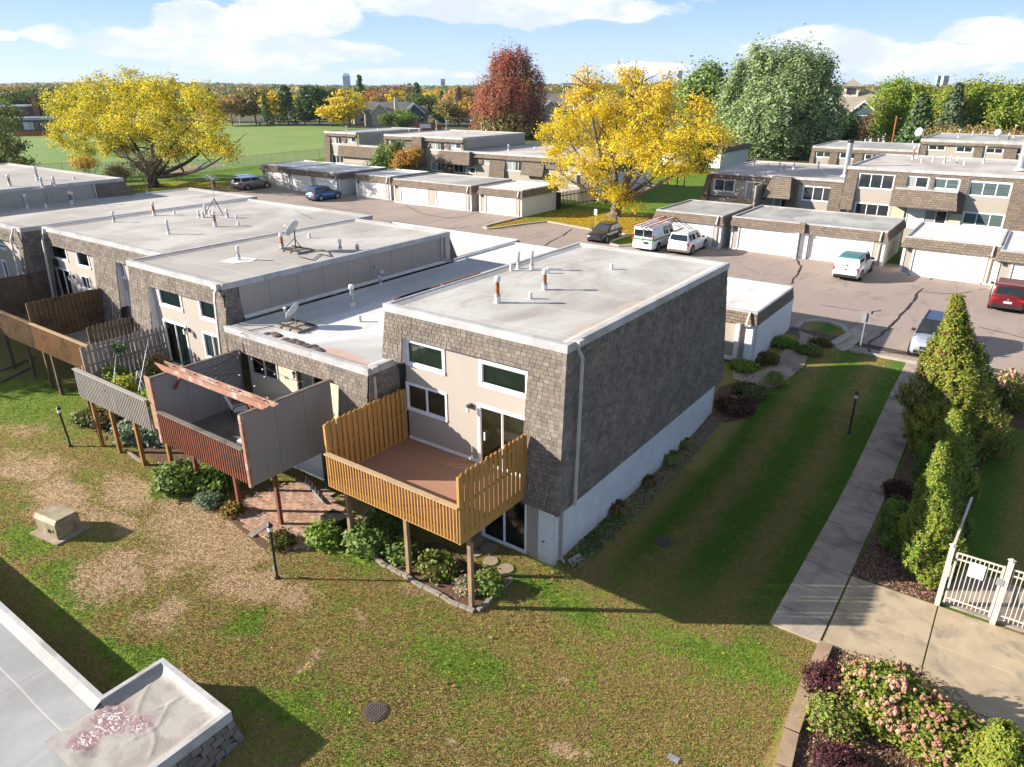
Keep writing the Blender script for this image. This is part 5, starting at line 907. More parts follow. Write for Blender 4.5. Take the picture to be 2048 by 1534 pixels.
t2 = T('townhouse', 'low grey-roofed townhouse partly hidden by the big silvery tree', 'house', (-20, 113, 0))
flatroof(t2, -27, -14.2, 108, 121, 5.6, fasc=.3, mt='roofgrey', cant=False)
hs = [farwin(t2, 108.1, cT, (848, 180), (933, 220), 2), farwin(t2, 108.1, cT, (985, 187), (1070, 228), 2), farwin(t2, 108.1, cT, (1130, 195), (1205, 235), 2)]
wall_y(t2, 108.1, -27, -14.2, 0, 5.3, hs, 'sidinggrey')
for a, b_ in ((-27.1, -26.6), (-24.6, -23.6), (-21.5, -20.5), (-18, -14.3)): quadp(t2, [(a, 108, 5.3), (b_, 108, 5.3), (b_-.1, 107.6, 0), (a-.3, 107.6, 0)])
quadp(t2, [(-27, 108, 5.3), (-14.2, 108, 5.3), (-14.2, 107.9, 4.9), (-27, 107.9, 4.9)])
for px, py, kd, hh in ((1768, 285, 'dark', 1.4), (1730, 283, 'short', .4), (1757, 282, 'short', .4), (1825, 287, 'short', .4)): vent(t2, px, py, 5.6, kd, hh)
# ---- left terrace beyond its garages
c5 = lambda x, y: (500+x/2.768, 160+y/2.768); c6 = lambda x, y: (640+x/3.413, 230+y/3.413); YL = 78.5
def fl(par, x0, x1, z1, z0, d1=.02, d0=.4, Y=YL, mt='shinglefar'): return quadp(par, [(x0, Y-d1, z1), (x1, Y-d1, z1), (x1, Y-d0, z0), (x0, Y-d0, z0)], mt)
t = T('townhouse', 'tall townhouse in the left terrace with long grey side wall, right of the orange shrub', 'house', (-72, 86, 0))
flatroof(t, -79.5, -64.7, 78.4, 93, 6.75, fasc=.3, mt='roofbrown', cant=False)
hs = [farwin(t, YL, c5, (997, 336), (1082, 393), 3, curtain='sheer', cfrac=.55), farwin(t, YL, c5, (1107, 341), (1172, 384), 2, curtain='sheer', cfrac=.55), farwin(t, YL, c5, (1001, 448), (1087, 508), 3, curtain='sheer', cfrac=.5), farwin(t, YL, c5, (750, 326), (805, 365), 2, curtain='sheer', cfrac=.5), farwin(t, YL, c5, (845, 333), (885, 385), 1, curtain='louvre')]
wall_y(t, YL, -79.3, -64.8, 0, 6.45, hs, 'siding')
for s_ in ((-79.5, -64.7, 6.46, 6.1), (-79.6, -79.0, 6.1, 3, .1, .4), (-77.4, -76.4, 6.1, 4.6, .1, .3), (-75.3, -74.0, 6.1, 4.6, .1, .3)): fl(t, *s_)
MB().hexa([(-73.6, 77.5, 2.9), (-71.6, 77.5, 2.9), (-71.6, 78.5, 2.9), (-73.6, 78.5, 2.9), (-73.6, 77.9, 6.6), (-71.8, 77.9, 6.6), (-71.8, 78.5, 6.6), (-73.6, 78.5, 6.6)]).build('bay', M['shinglefar'], t)
for i in range(9): box(-64.8, -64.7, 79+i*1.55, 79+(i+1)*1.55-.02, 5.2, 6.45).build('wall_panel', M['siding'], t)
MB().box(-64.9, -64.8, 78.6, 93, 0, 6.4).build('wall', M['sidinggrey'], t)
for s_ in ((1.02,),): pass
MB().hexa([(-69.1, 77.3, 3.35), (-62.9, 77.3, 3.35), (-62.9, 78.5, 3.35), (-69.1, 78.5, 3.35), (-68.6, 77.9, 4.95), (-63.2, 77.9, 4.95), (-63.2, 78.5, 4.95), (-68.6, 78.5, 4.95)]).build('bay', M['shinglefar'], t)
MB().box(-68.5, -63.2, 77.8, 78.6, 4.95, 5.05).build('flashing', M['capmetal'], t); MB().box(-67.6, -66.6, 78.4, 78.5, .2, 3.1).build('trim', M['oldwood'], t)
farwin(t, YL-.03, c5, (1198, 480), (1250, 520), 1, name='door', door=True, curtain='sheer', cfrac=.5); farwin(t, YL-.03, c5, (1125, 460), (1185, 515), 2, name='patio_door', door=True)
for i in range(9): box(-67.2+i*.16, -67.08+i*.16, 77.0, 77.04, 2.2, 3.0).build('picket', M['brownfence'], t)
for px, py, kd, hh in ((693, 261, 'mid', .8), (756, 261, 'short', .4), (818, 262, 'short', .4), (839, 262, 'grey', .5), (873, 260, 'mid', 1.6), (893, 259, 'mid', 1.6), (963, 262, 'mid', 1.4), (972, 265, 'short', .5), (987, 268, 'mid', 1.2), (931, 266, 'short', .3)): vent(t, px, py, 6.75, kd, hh)
t2 = T('townhouse', 'lower townhouse at the near end of the left terrace, half hidden by the yellow tree', 'house', (-57, 85, 0))
flatroof(t2, -64.6, -44, 78.4, 93, 5.1, fasc=.3, mt='roofbrown', cant=False)
hs = [farwin(t2, YL, c5, (1290, 425), (1366, 472), 2, curtain='sheer', cfrac=.5), farwin(t2, YL, c5, (1417, 440), (1520, 510), 3, curtain='sheer', cfrac=.55), farwin(t2, YL, c5, (1750, 515), (1862, 595), 2, curtain='sheer', cfrac=.5), farwin(t2, YL, c5, (1640, 515), (1695, 580), 2, name='door', door=True, z0=.3, curtain='sheer', cfrac=.55)]
wall_y(t2, YL, -64.6, -44, 0, 4.8, hs, 'siding')
for s_ in ((-64.6, -44, 4.8, 4.35), (-60.2, -57.7, 4.4, .5, .1, .6), (-54.9, -51.5, 4.4, 2.6, .1, .7), (-46.2, -44, 4.4, 0, .1, .5)): fl(t2, *s_)
MB().box(-44.1, -43.95, 78.6, 93, 0, 4.7).build('wall', M['brickfar'], t2); quadp(t2, [(-43.95, 78.4, 4.8), (-43.95, 93, 4.8), (-43.6, 93, 3.2), (-43.6, 78.1, 3.2)])
for px, py, kd, hh in ((980, 293, 'short', .4), (976, 290, 'grey', .9), (1017, 301, 'grey', .9), (1026, 290, 'mid', 1.1), (1069, 298, 'short', .4)): vent(t2, px, py, 5.1, kd, hh)
t3 = T('townhouse', 'tall townhouse at the far left end of the left terrace, beside the playing field', 'house', (-88, 86, 0))
flatroof(t3, -92.5, -85.4, 78.4, 93, 6.75, fasc=.3, mt='roofgrey', cant=False); flatroof(t3, -85.3, -79.7, 78.6, 93, 5.0, fasc=.25, mt='roofbrown', cant=False)
hs = [farwin(t3, YL, c5, (446, 306), (513, 358), 3, curtain='sheer', cfrac=.5), farwin(t3, YL, c5, (534, 311), (588, 348), 2, curtain='sheer', cfrac=.5), farwin(t3, YL, c5, (453, 410), (523, 465), 3), farwin(t3, YL, c5, (592, 385), (655, 440), 2, door=True, name='patio_door', curtain='sheer', cfrac=.5)]
wall_y(t3, YL, -92.4, -79.7, 0, 6.45, [*hs, (-85.4, -79.7, 4.7, 6.5)], 'siding')
for s_ in ((-92.5, -85.4, 6.46, 6.15), (-92.6, -91.3, 6.2, 0, .1, .7), (-89.5, -79.7, 4.75, 3.2, .1, .5)): fl(t3, *s_)
for i in range(8): box(-85.5, -85.4, 79+i*1.75, 79+(i+1)*1.75-.02, 5, 6.45).build('wall_panel', M['siding'], t3)
MB().box(-87.2, -80.5, 76.9, 78.4, 1.5, 1.7).box(-87.2, -80.5, 76.85, 76.93, 2.4, 2.5).build('balcony', M['greyrail'], t3)
for i in range(30): box(-87.1+i*.22, -87.04+i*.22, 76.88, 76.92, 1.7, 2.4).build('baluster', M['greyrail'], t3)
def between(par, Y, x0, x1, wins, z1, z0, d1=.03, d0=.22):
    xs_ = [x0]+[v for w_ in sorted(wins) for v in (w_[0]-.02, w_[1]+.02)]+[x1]
    for a, b_ in zip(xs_[::2], xs_[1::2]):
        if b_-a > .08: MB().add([(a, Y-d1, z1), (b_, Y-d1, z1), (b_, Y-d0, z0), (a, Y-d0, z0)], [(3, 2, 1, 0)]).build('mansard', M['shinglefar'], par, fix=False)
def wpxx(cc, tl, br, Y): return (aty(*cc(*tl), Y).x, aty(*cc(*br), Y).x)
between(t, YL, -79.5, -64.7, [wpxx(c5, a, b_, YL) for a, b_ in (((997, 336), (1082, 393)), ((1107, 341), (1172, 384)), ((750, 326), (805, 365)), ((845, 333), (885, 385)))], 6.12, 5.25)
between(t3, YL, -92.5, -85.4, [wpxx(c5, a, b_, YL) for a, b_ in (((446, 306), (513, 358)), ((534, 311), (588, 348)))], 6.16, 5.3)
between(t2, YL, -64.6, -44, [wpxx(c5, a, b_, YL) for a, b_ in (((1290, 425), (1366, 472)), ((1417, 440), (1520, 510)), ((1750, 500), (1862, 560)))], 4.36, 3.55)
# dark wooden fence and white brick wall end near the yellow tree
t = T('fence', 'dark brown picket fence running back from the cream garage towards the yellow tree', 'fence', (-44.3, 74, 0))
p0, p1 = Vector((-44.7, 71.4, 0)), Vector((-43.9, 78.0, 0)); n_ = 26
for i in range(n_): p = p0.lerp(p1, i/n_); box(p.x-.02, p.x+.02, p.y, p.y+.14, 0, 1.9+.03*(i % 3)).build('picket', M['darkfence'], t)
for z in (.35, 1.5): MB().bar(p0+Vector((-.04, 0, z)), p1+Vector((-.04, 0, z)), .04, .09).build('rail', M['darkfence'], t)
box(-45.4, -44.7, 71.4, 71.45, 0, 1.9).build('panel', M['darkfence'], t)
t = T('house', 'white brick building glimpsed through the yellow tree, across the lawn', 'house', (-42, 128, 0)); box(-58, -46.5, 126, 140, 0, 2.6).build('wall', M['brickfar'], t); MB().hexa([(-58.3, 125.7, 2.5), (-46.2, 125.7, 2.5), (-46.2, 140, 2.5), (-58.3, 140, 2.5), (-58, 126, 3.4), (-46.5, 126, 3.4), (-46.5, 140, 3.4), (-58, 140, 3.4)]).build('mansard', M['shinglefar'], t)
for x_ in (-55, -50): window(t, 125.98, x_, x_+2, .9, 2.3, panes=2, trim=.1)
# ================================================================ vehicles
def paint(name, c, metal=.0, rough=.28): 
    m_, kk, b = mk(name); b.inputs['Base Color'].default_value = (*c, 1); b.inputs['Metallic'].default_value = metal; b.inputs['Roughness'].default_value = rough; b.inputs['Coat Weight'].default_value = .6; b.inputs['Coat Roughness'].default_value = .05
    kk.l.new(kk.mix(kk.m('MULTIPLY', kk.step(kk.noise(3, 5, .6, kk.pos()), .4, .7), .15), c, tuple(v*.75 for v in c)), b.inputs['Base Color'])
paint('pwhite', (.72, .73, .73)); paint('pblack', (.012, .013, .015)); paint('pred', (.15, .008, .012), .3); paint('pblue', (.025, .11, .27), .3); paint('ptan', (.20, .165, .13), .5); paint('psilver', (.48, .52, .56), .5); paint('pgreencap', (.02, .15, .115), 0, .4); mat('stripe', (.02, .30, .10), None, 3, .4); mat('decal', (.10, .14, .2), None, 3, .4)
def loft(mb, rings, mi=0, cap=True):
    n = len(rings[0]); P_ = [p for r_ in rings for p in r_]
    mb.add(P_, [(i*n+j, i*n+(j+1) % n, (i+1)*n+(j+1) % n, (i+1)*n+j) for i in range(len(rings)-1) for j in range(n)], mi, True)
    if cap: mb.add(P_, [tuple(range(n-1, -1, -1)), tuple(range((len(rings)-1)*n, len(rings)*n))], mi)
def car(label, cat, x, y, rz, L, W, H, pm, belt=.95, hood=.9, cowl=None, rf=None, rr_=None, rb=None, tail=.95, taper=.78, wheel=.34, wb=(.31, -.30), trim=None, roofm=None, rails=False, sidewins=((.0, .5), (.53, .95)), name='parked_car', glassz=None, tl='vert', plate='plate', grille=True, group=None, bumper=None, zc=0, under=.25):
    t = T(name, label, cat, (x, y, gz(y)+zc), rz); w = W/2; h = L/2
    cowl = .22*L if cowl is None else cowl; rf = .08*L if rf is None else rf; rr_ = -.40*L if rr_ is None else rr_; rb = -.47*L if rb is None else rb
    def ring(y_, hw, zb, zt, crown=.03):
        return [(-hw*.90, y_, zb), (-hw, y_, zb+.10), (-hw*1.0, y_, zb+(zt-zb)*.55), (-hw*.975, y_, zt-.10), (-hw*.90, y_, zt-.02), (-hw*.5, y_, zt+crown), (hw*.5, y_, zt+crown), (hw*.90, y_, zt-.02), (hw*.975, y_, zt-.10), (hw*1.0, y_, zt-(zt-zb)*.45), (hw, y_, zb+.10), (hw*.90, y_, zb)]
    mb = MB(); loft(mb, [ring(-h, w*.84, under+.14, tail*.80), ring(-h+.05, w*.93, under+.06, tail*.93), ring(-h+.22, w*.99, under, tail), ring(-.2*L, w, under-.04, belt), ring(.15*L, w, under-.04, belt), ring(cowl+.06, w*.99, under-.02, belt*.99), ring(.38*L, w*.97, under, hood), ring(h-.14, w*.90, under+.03, hood*.90), ring(h-.03, w*.78, under+.08, hood*.74), ring(h, w*.70, under+.14, hood*.62)])
    body = mb.build('body', pm, t, True)
    # cabin
    z0, z1 = belt-.03, H-.05; wt = w*taper; wl = w*.93; mb = MB(); rm = .07
    def rect(yr, yf_, hw, z, c=.06): return [(-hw+c, yr, z), (-hw, yr+c, z), (-hw, yf_-c, z), (-hw+c, yf_, z), (hw-c, yf_, z), (hw, yf_-c, z), (hw, yr+c, z), (hw-c, yr, z)]
    loft(mb, [rect(rb, cowl, wl, z0), rect(rr_, rf, wt, z1), rect(rr_+.08, rf-.12, wt-.06, H)]); mb.build('cabin', roofm or pm, t, True)
    S = lambda s, u, v: Vector((s*((wl+(wt-wl)*v)+.008), (rb+(rr_-rb)*v)+((cowl+(rf-cowl)*v)-(rb+(rr_-rb)*v))*u, z0+(z1-z0)*v))
    gz0, gz1 = .14, .90
    for s in (-1, 1):
        for u0, u1 in sidewins: MB().add([S(s, .04+u0*.92, gz0), S(s, .04+u1*.92, gz0), S(s, .04+u1*.92, gz1), S(s, .04+u0*.92, gz1)], [(0, 1, 2, 3)]).build('side_window', M['carglass'], t, True, fix=False)
    def Fq(v, sx, front): yy = (cowl+(rf-cowl)*v+.012) if front else (rb+(rr_-rb)*v-.012); return Vector((sx*((wl+(wt-wl)*v)-.10), yy, z0+(z1-z0)*v))
    MB().add([Fq(.08, -1, 1), Fq(.08, 1, 1), Fq(.93, 1, 1), Fq(.93, -1, 1)], [(0, 1, 2, 3)]).build('windscreen', M['carglass'], t, True, fix=False)
    if tl != 'van': MB().add([Fq(.14, -1, 0), Fq(.14, 1, 0), Fq(.90, 1, 0), Fq(.90, -1, 0)], [(0, 1, 2, 3)]).build('rear_window', M['carglass'], t, True, fix=False)
    for s in (-1, 1):
        for yy in (wb[0]*L, wb[1]*L):
            MB().cyl((s*(w+.004), yy, wheel), (s*(w-.12), yy, wheel), wheel+.075, n=24).build('wheel_arch', M['rubber' if trim is None else trim], t, True)
            o = MB().cyl((s*(w+.03), yy, wheel), (s*(w-.2), yy, wheel), wheel, n=24).build('wheel', M['rubber'], t, True)
            MB().cyl((s*(w+.036), yy, wheel), (s*(w-.02), yy, wheel), wheel*.66, n=18).build('rim', M['rim'], o, True)
            for a in range(5): th = a*1.2566; MB().bar((s*(w+.04), yy, wheel), (s*(w+.04), yy+math.cos(th)*wheel*.6, wheel+math.sin(th)*wheel*.6), .05, .012, up=(1, 0, 0)).build('spoke', M['chrome'], o, True)
        m_ = MB().hexa([(s*(w*.95), cowl-.35, belt+.02), (s*(w+.17), cowl-.38, belt+.03), (s*(w+.17), cowl-.26, belt+.03), (s*(w*.95), cowl-.26, belt+.02), (s*(w*.95), cowl-.35, belt+.15), (s*(w+.16), cowl-.38, belt+.17), (s*(w+.16), cowl-.28, belt+.17), (s*(w*.95), cowl-.26, belt+.15)]); m_.build('mirror', M['black'] if cat != 'car' or True else pm, t, True)
        MB().hexa([(s*w*.50, h-.10, hood*.62), (s*w*.84, h-.20, hood*.66), (s*w*.94, h-.50, hood*.72), (s*w*.50, h-.3, hood*.7), (s*w*.50, h-.05, hood*.78), (s*w*.83, h-.14, hood*.82), (s*w*.955, h-.48, hood*.86), (s*w*.50, h-.3, hood*.8)]).build('headlight', M['headlight'], t, True)
        if tl == 'vert': MB().box(s*w*.76, s*w*.955, -h+.02, -h+.20, tail*.68, tail*.92).build('taillight', M['taillight'], t, True)
        elif tl == 'van': MB().box(s*w*.90, s*w*.985, -h-.01, -h+.12, 1.0, 1.45).build('taillight', M['taillight'], t, True)
        else: MB().box(s*w*.55, s*w*.955, -h-.0, -h+.18, tail*.74, tail*.86).build('taillight', M['taillight'], t, True)
        MB().box(s*(w-.01), s*(w+.012), -.02*L, -.02*L+.16, belt-.16, belt-.13).build('handle', pm, t, True)
    MB().box(-.22, .22, -h-.015, -h+.02, tail*.58, tail*.58+.13).build('number_plate', M[plate], t, True)
    MB().box(-w*.86, w*.86, -h-.03, -h+.12, under+.05, under+.24).build('rear_bumper', M['black'] if bumper is None else bumper, t, True); MB().box(-w*.70, w*.70, h-.10, h+.02, under+.10, under+.26).build('front_bumper', M['black'] if bumper is None else bumper, t, True)
    if grille: MB().box(-w*.42, w*.42, h-.06, h+.012, hood*.55, hood*.72).build('grille', M['black'], t, True)
    if rails:
        for s in (-1, 1): MB().bar((s*(wt-.08), rr_+.25, H+.045), (s*(wt-.08), rf-.25, H+.045), .045, .05).build('roof_rail', M['black'], t, True)
    MB().box(-w*.9, w*.9, -h+.3, h-.3, .16, under+.05).build('chassis', M['rubber'], t, True)
    return t
PI = math.pi
v = car('white work van with green stripe and ladders on its roof', 'van', -26.7, 58.75, 0, 5.6, 2.02, 2.08, M['pwhite'], belt=1.15, hood=1.08, cowl=1.75, rf=1.05, rr_=-2.72, rb=-2.76, tail=1.12, taper=.86, sidewins=((.50, .60), (.62, .74), (.79, .97)), tl='van', name='van', wheel=.36, bumper=M['pwhite'])
for s in (-1, 1): MB().box(s*.06, s*.80, -2.79, -2.77, 1.30, 1.86).build('rear_window', M['carglass'], v, True); MB().box(s*1.012, s*1.02, -2.7, 1.7, 1.0, 1.10).build('stripe', M['stripe'], v, True)
MB().box(-.95, .95, -2.815, -2.80, 1.02, 1.12).build('stripe', M['stripe'], v, True); MB().box(.12, .55, -2.83, -2.80, .70, .88).build('plate_panel', M['black'], v, True); MB().box(-.012, .012, -2.82, -2.8, .45, 1.95).build('door_gap', M['black'], v, True)
for y_ in (-2.2, -.6, .9): MB().box(-.85, .85, y_, y_+.05, 2.14, 2.19).box(-.85, -.8, y_, y_+.05, 2.02, 2.14).box(.8, .85, y_, y_+.05, 2.02, 2.14).build('roof_rack', M['galv'], v, True)
mat('ladderred', (.42, .07, .05), (.5, .12, .1), 4, .5); mat('ladderwhite', (.62, .6, .58), None, 3, .4)
def ladder(lbl, a, b_, wd, rail, rung, n_, up=(0, 0, 1)):
    a, b_ = Vector(a), Vector(b_); t = T('ladder', lbl, 'ladder', tuple(a)); d = (b_-a).normalized(); r_ = d.cross(Vector(up)).normalized()*wd/2
    for s in (-1, 1): MB().bar(a+r_*s, b_+r_*s, .03, .08, up).build('rail', rail, t)
    for i in range(n_): p = a.lerp(b_, (i+.5)/n_); MB().cyl(p-r_, p+r_, .018, n=6).build('rung', rung, t)
ladder('red and white extension ladder on the right of the van roof', (-26.25, 55.3, 2.26), (-26.2, 61.6, 2.32), .42, M['ladderred'], M['ladderwhite'], 16); ladder('pale pink-railed extension ladder on the left of the van roof', (-27.2, 55.2, 2.26), (-27.15, 60.9, 2.32), .42, M['ladderred'], M['ladderwhite'], 15); ladder('narrow white stepladder between the two ladders on the van roof', (-26.72, 55.7, 2.26), (-26.7, 59.0, 2.3), .32, M['ladderwhite'], M['galv'], 9)
car('boxy white off-road wagon with black wheel arches next to the ladder van', 'car', -23.75, 58.8, R(1), 4.75, 1.95, 1.80, M['pwhite'], belt=1.15, hood=1.12, rf=.25, rr_=-2.15, rb=-2.3, tail=1.15, cowl=.95, wheel=.40, rails=True, sidewins=((0, .22), (.27, .58), (.61, .92)), bumper=M['ptan'], trim='black')
car('black compact hatchback parked nose out beside the leaf-covered lawn', 'car', -31.9, 58.75, PI+R(3), 4.25, 1.78, 1.47, M['pblack'], belt=.95, hood=.86, rf=.1, rr_=-1.5, rb=-2.0, cowl=1.05, tail=.98, wheel=.33)
p = car('white pickup truck with a green-topped canopy in front of the double garage', 'pickup truck', -10.25, 58.1, R(-1), 5.5, 1.84, 1.78, M['pwhite'], belt=1.08, hood=1.06, cowl=1.15, rf=.65, rr_=-.45, rb=-.55, tail=1.08, wheel=.37, sidewins=((.05, .4), (.45, .93)), name='pickup_truck', bumper=M['black'], trim='black')
MB().hexa([(-.85, -2.62, 1.06), (.85, -2.62, 1.06), (.85, -.5, 1.06), (-.85, -.5, 1.06), (-.74, -2.45, 1.62), (.74, -2.45, 1.62), (.72, -.52, 1.70), (-.72, -.52, 1.70)]).build('canopy', M['pwhite'], p, True)
MB().hexa([(-.74, -2.45, 1.62), (.74, -2.45, 1.62), (.72, -.52, 1.70), (-.72, -.52, 1.70), (-.66, -2.40, 1.72), (.66, -2.40, 1.72), (.66, -.56, 1.80), (-.66, -.56, 1.80)]).build('canopy_top', M['pgreencap'], p, True)
for s in (-1, 1): MB().add([(s*.815, -2.2, 1.30), (s*.80, -1.0, 1.32), (s*.765, -1.0, 1.56), (s*.775, -2.2, 1.54)], [(0, 1, 2, 3)]).build('side_window', M['carglass'], p, True, fix=False)
MB().add([(-.62, -2.60, 1.22), (.62, -2.60, 1.22), (.58, -2.50, 1.54), (-.58, -2.50, 1.54)], [(0, 1, 2, 3)]).build('rear_window', M['pwhite'], p, True, fix=False); MB().box(-.88, .88, -.50, -.44, 1.0, 1.62).build('gap', M['black'], p, True); MB().box(-.09, .09, -2.78, -2.72, .85, .92).build('handle', M['black'], p, True); MB().box(-.08, .08, -2.64, -2.58, 1.12, 1.19).build('lock', M['black'], p, True)
c_ = car('dark red sport utility car seen from behind at the right edge', 'car', -.35, 55.35, R(2), 4.7, 1.9, 1.68, M['pred'], belt=1.05, hood=1.0, rf=.25, rr_=-1.95, rb=-2.25, tail=1.05, tl='wide', wheel=.37)
MB().cyl((0, -2.36, .86), (0, -2.39, .86), .07, n=14).build('badge', M['chrome'], c_, True)
c_ = car('silver compact utility car facing the camera, partly behind the tall conifer', 'car', -3.05, 43.5, PI, 4.6, 1.85, 1.66, M['psilver'], belt=1.05, hood=1.02, rf=.2, rr_=-2.0, rb=-2.15, tail=1.05, rails=True, wheel=.36, roofm=M['pblack'])
MB().box(-.55, .1, .5, .52, 1.12, 1.2).build('sticker', M['headlight'], c_, True)
car('tan station wagon with dark roof at the far left of the parking lot', 'car', -88.9, 61.9, 0, 5.1, 1.93, 1.72, M['ptan'], belt=1.1, hood=1.05, rf=.5, rr_=-2.35, rb=-2.45, tail=1.1, taper=.86, wheel=.38, roofm=M['psilver'])
car('white sport utility car mostly hidden beyond the tan wagon', 'car', -91.0, 62.9, 0, 4.8, 1.9, 1.75, M['pwhite'], belt=1.1, hood=1.05, tail=1.1, wheel=.37)
car('blue sport utility car in front of the left garages', 'car', -72.9, 60.8, R(2), 4.5, 1.84, 1.68, M['pblue'], belt=1.02, hood=.98, rf=.2, rr_=-1.9, rb=-2.15, tail=1.02, rails=True, wheel=.36)
# far parked cars beside the brick sign
fx = random.Random(5)
for i, (px, pyy) in enumerate(((858, 246), (868, 248), (880, 246), (893, 247), (905, 246), (916, 247), (928, 246), (940, 248))):
    q = atz(px, pyy, 0); q2 = q.copy(); m_ = M[('pwhite', 'pblue', 'psilver', 'pblack')[i % 4]]
    o = MB(); loft(o, [[(-.85, -2.2, .3), (-.85, -2.2, .9), (.85, -2.2, .9), (.85, -2.2, .3)], [(-.9, 0, .25), (-.9, 0, 1.0), (.9, 0, 1.0), (.9, 0, .25)], [(-.85, 2.2, .3), (-.85, 2.2, .8), (.85, 2.2, .8), (.85, 2.2, .3)]]); t = T('parked_car', '%s distant parked car, %s from the left in the row beyond the brick sign' % (('white', 'blue', 'silver', 'black')[i % 4], ('first', 'second', 'third', 'fourth', 'fifth', 'sixth', 'seventh', 'eighth')[i]), 'car', (q.x, q.y+12, 0), R(15), group='distant cars beyond the brick sign wall')
    o.build('body', m_, t, True); c = MB(); loft(c, [[(-.8, -1.9, .9), (-.8, 1.0, .9), (.8, 1.0, .9), (.8, -1.9, .9)], [(-.65, -1.5, 1.5), (-.65, .4, 1.5), (.65, .4, 1.5), (.65, -1.5, 1.5)]]); c.build('cabin', M['carglass'], t, True)
    for sx in (-.9, .7):
        for sy in (-1.4, 1.4): MB().cyl((sx, sy, .32), (sx+.2, sy, .32), .32, n=10).build('wheel', M['rubber'], t, True)
# ================================================================ vegetation
def leafmat(name, cols, trans=.35, sc=.8, rough=.6, fine=7):
    m_ = bpy.data.materials.new(name); m_.use_nodes = True; kk = N(m_.node_tree); kk.n.clear(); M[name] = m_; P_ = kk.pos()
    a, b_, c_ = cols; n0 = kk.noise(sc, 4, .6, P_); n1 = kk.noise(fine, 2, .6, P_)
    col = kk.mix(kk.step(n0, .38, .62), a, b_); col = kk.mix(kk.step(n1, .45, .7), col, c_)
    d = kk.new('ShaderNodeBsdfPrincipled'); kk.l.new(col, d.inputs['Base Color']); d.inputs['Roughness'].default_value = rough; d.inputs['Specular IOR Level'].default_value = .25
    t = kk.new('ShaderNodeBsdfTranslucent'); kk.l.new(col, t.inputs[0]); mx = kk.new('ShaderNodeMixShader'); mx.inputs[0].default_value = trans
    kk.l.new(d.outputs[0], mx.inputs[1]); kk.l.new(t.outputs[0], mx.inputs[2]); kk.l.new(mx.outputs[0], kk.new('ShaderNodeOutputMaterial').inputs[0]); return m_
leafmat('yellow', [(.80, .60, .02), (.70, .56, .03), (.86, .70, .06)], .45, .35); leafmat('yellowgreen', [(.58, .46, .03), (.26, .32, .03), (.45, .42, .04)], .42, .28); leafmat('goldthin', [(.58, .38, .06), (.45, .29, .07), (.68, .48, .08)], .4, .4)
leafmat('green', [(.08, .145, .028), (.12, .19, .035), (.17, .24, .055)], .3, .5); leafmat('darkgreen', [(.035, .075, .022), (.055, .105, .03), (.075, .125, .04)], .2, .4); leafmat('silvergreen', [(.28, .37, .15), (.17, .26, .075), (.50, .57, .36)], .3, .35, fine=3)
leafmat('red', [(.44, .075, .075), (.27, .12, .05), (.50, .18, .12)], .3, .22, fine=2); leafmat('maplebase', [(.14, .16, .04), (.24, .12, .05), (.28, .20, .08)], .3, .3); leafmat('orange', [(.50, .24, .035), (.40, .20, .045), (.58, .32, .06)], .4, .5)
leafmat('olive', [(.19, .175, .05), (.25, .215, .07), (.15, .16, .045)], .3, .1); leafmat('tanleaf', [(.36, .23, .09), (.30, .22, .09), (.43, .28, .11)], .3, .1); leafmat('brightgreen', [(.22, .36, .04), (.17, .30, .035), (.34, .44, .07)], .4, .3); leafmat('greygreen', [(.14, .18, .10), (.18, .21, .12), (.11, .15, .085)], .3, .1)
leafmat('goldgreen', [(.22, .22, .035), (.13, .18, .022), (.34, .28, .045)], .25, 1.2, fine=9); leafmat('thuja', [(.21, .29, .03), (.28, .29, .04), (.11, .20, .025)], .22, 2.0, fine=10); leafmat('thujadark', [(.055, .13, .02), (.08, .155, .025), (.11, .18, .03)], .2, 2, fine=10)
leafmat('burgundy', [(.075, .022, .028), (.05, .018, .022), (.11, .04, .04)], .2, 3); leafmat('hydleaf', [(.18, .24, .03), (.26, .25, .035), (.11, .18, .02)], .35, 3); leafmat('hosta', [(.16, .23, .03), (.10, .18, .025), (.30, .34, .08)], .3, 4); leafmat('hostawhite', [(.20, .27, .17), (.10, .16, .07), (.40, .45, .33)], .3, 6)
leafmat('drygrass', [(.20, .19, .06), (.27, .20, .08), (.12, .17, .04)], .3, 3); leafmat('rustplant', [(.14, .06, .025), (.20, .10, .03), (.08, .07, .02)], .3, 4); leafmat('sage', [(.16, .22, .13), (.12, .18, .10), (.22, .27, .18)], .3, 5); leafmat('drybrush', [(.20, .15, .09), (.15, .11, .07), (.24, .18, .10)], .3, .6)
mat('flower', (.34, .17, .12), (.25, .115, .08), 9, .8, 1, 60, lo=.3, hi=.7); mat('flowerpale', (.42, .28, .17), (.31, .185, .115), 9, .8, 1, 60)
mat('bark', (.17, .13, .10), (.11, .085, .065), 6, .9, .8, 22, stretch=(1, 1, .25)); mat('barkdark', (.055, .042, .032), (.035, .027, .022), 6, .9, .8, 22); mat('twig', (.16, .12, .09), None, 6, .9); mat('berry', (.75, .75, .72), None, 6, .6)
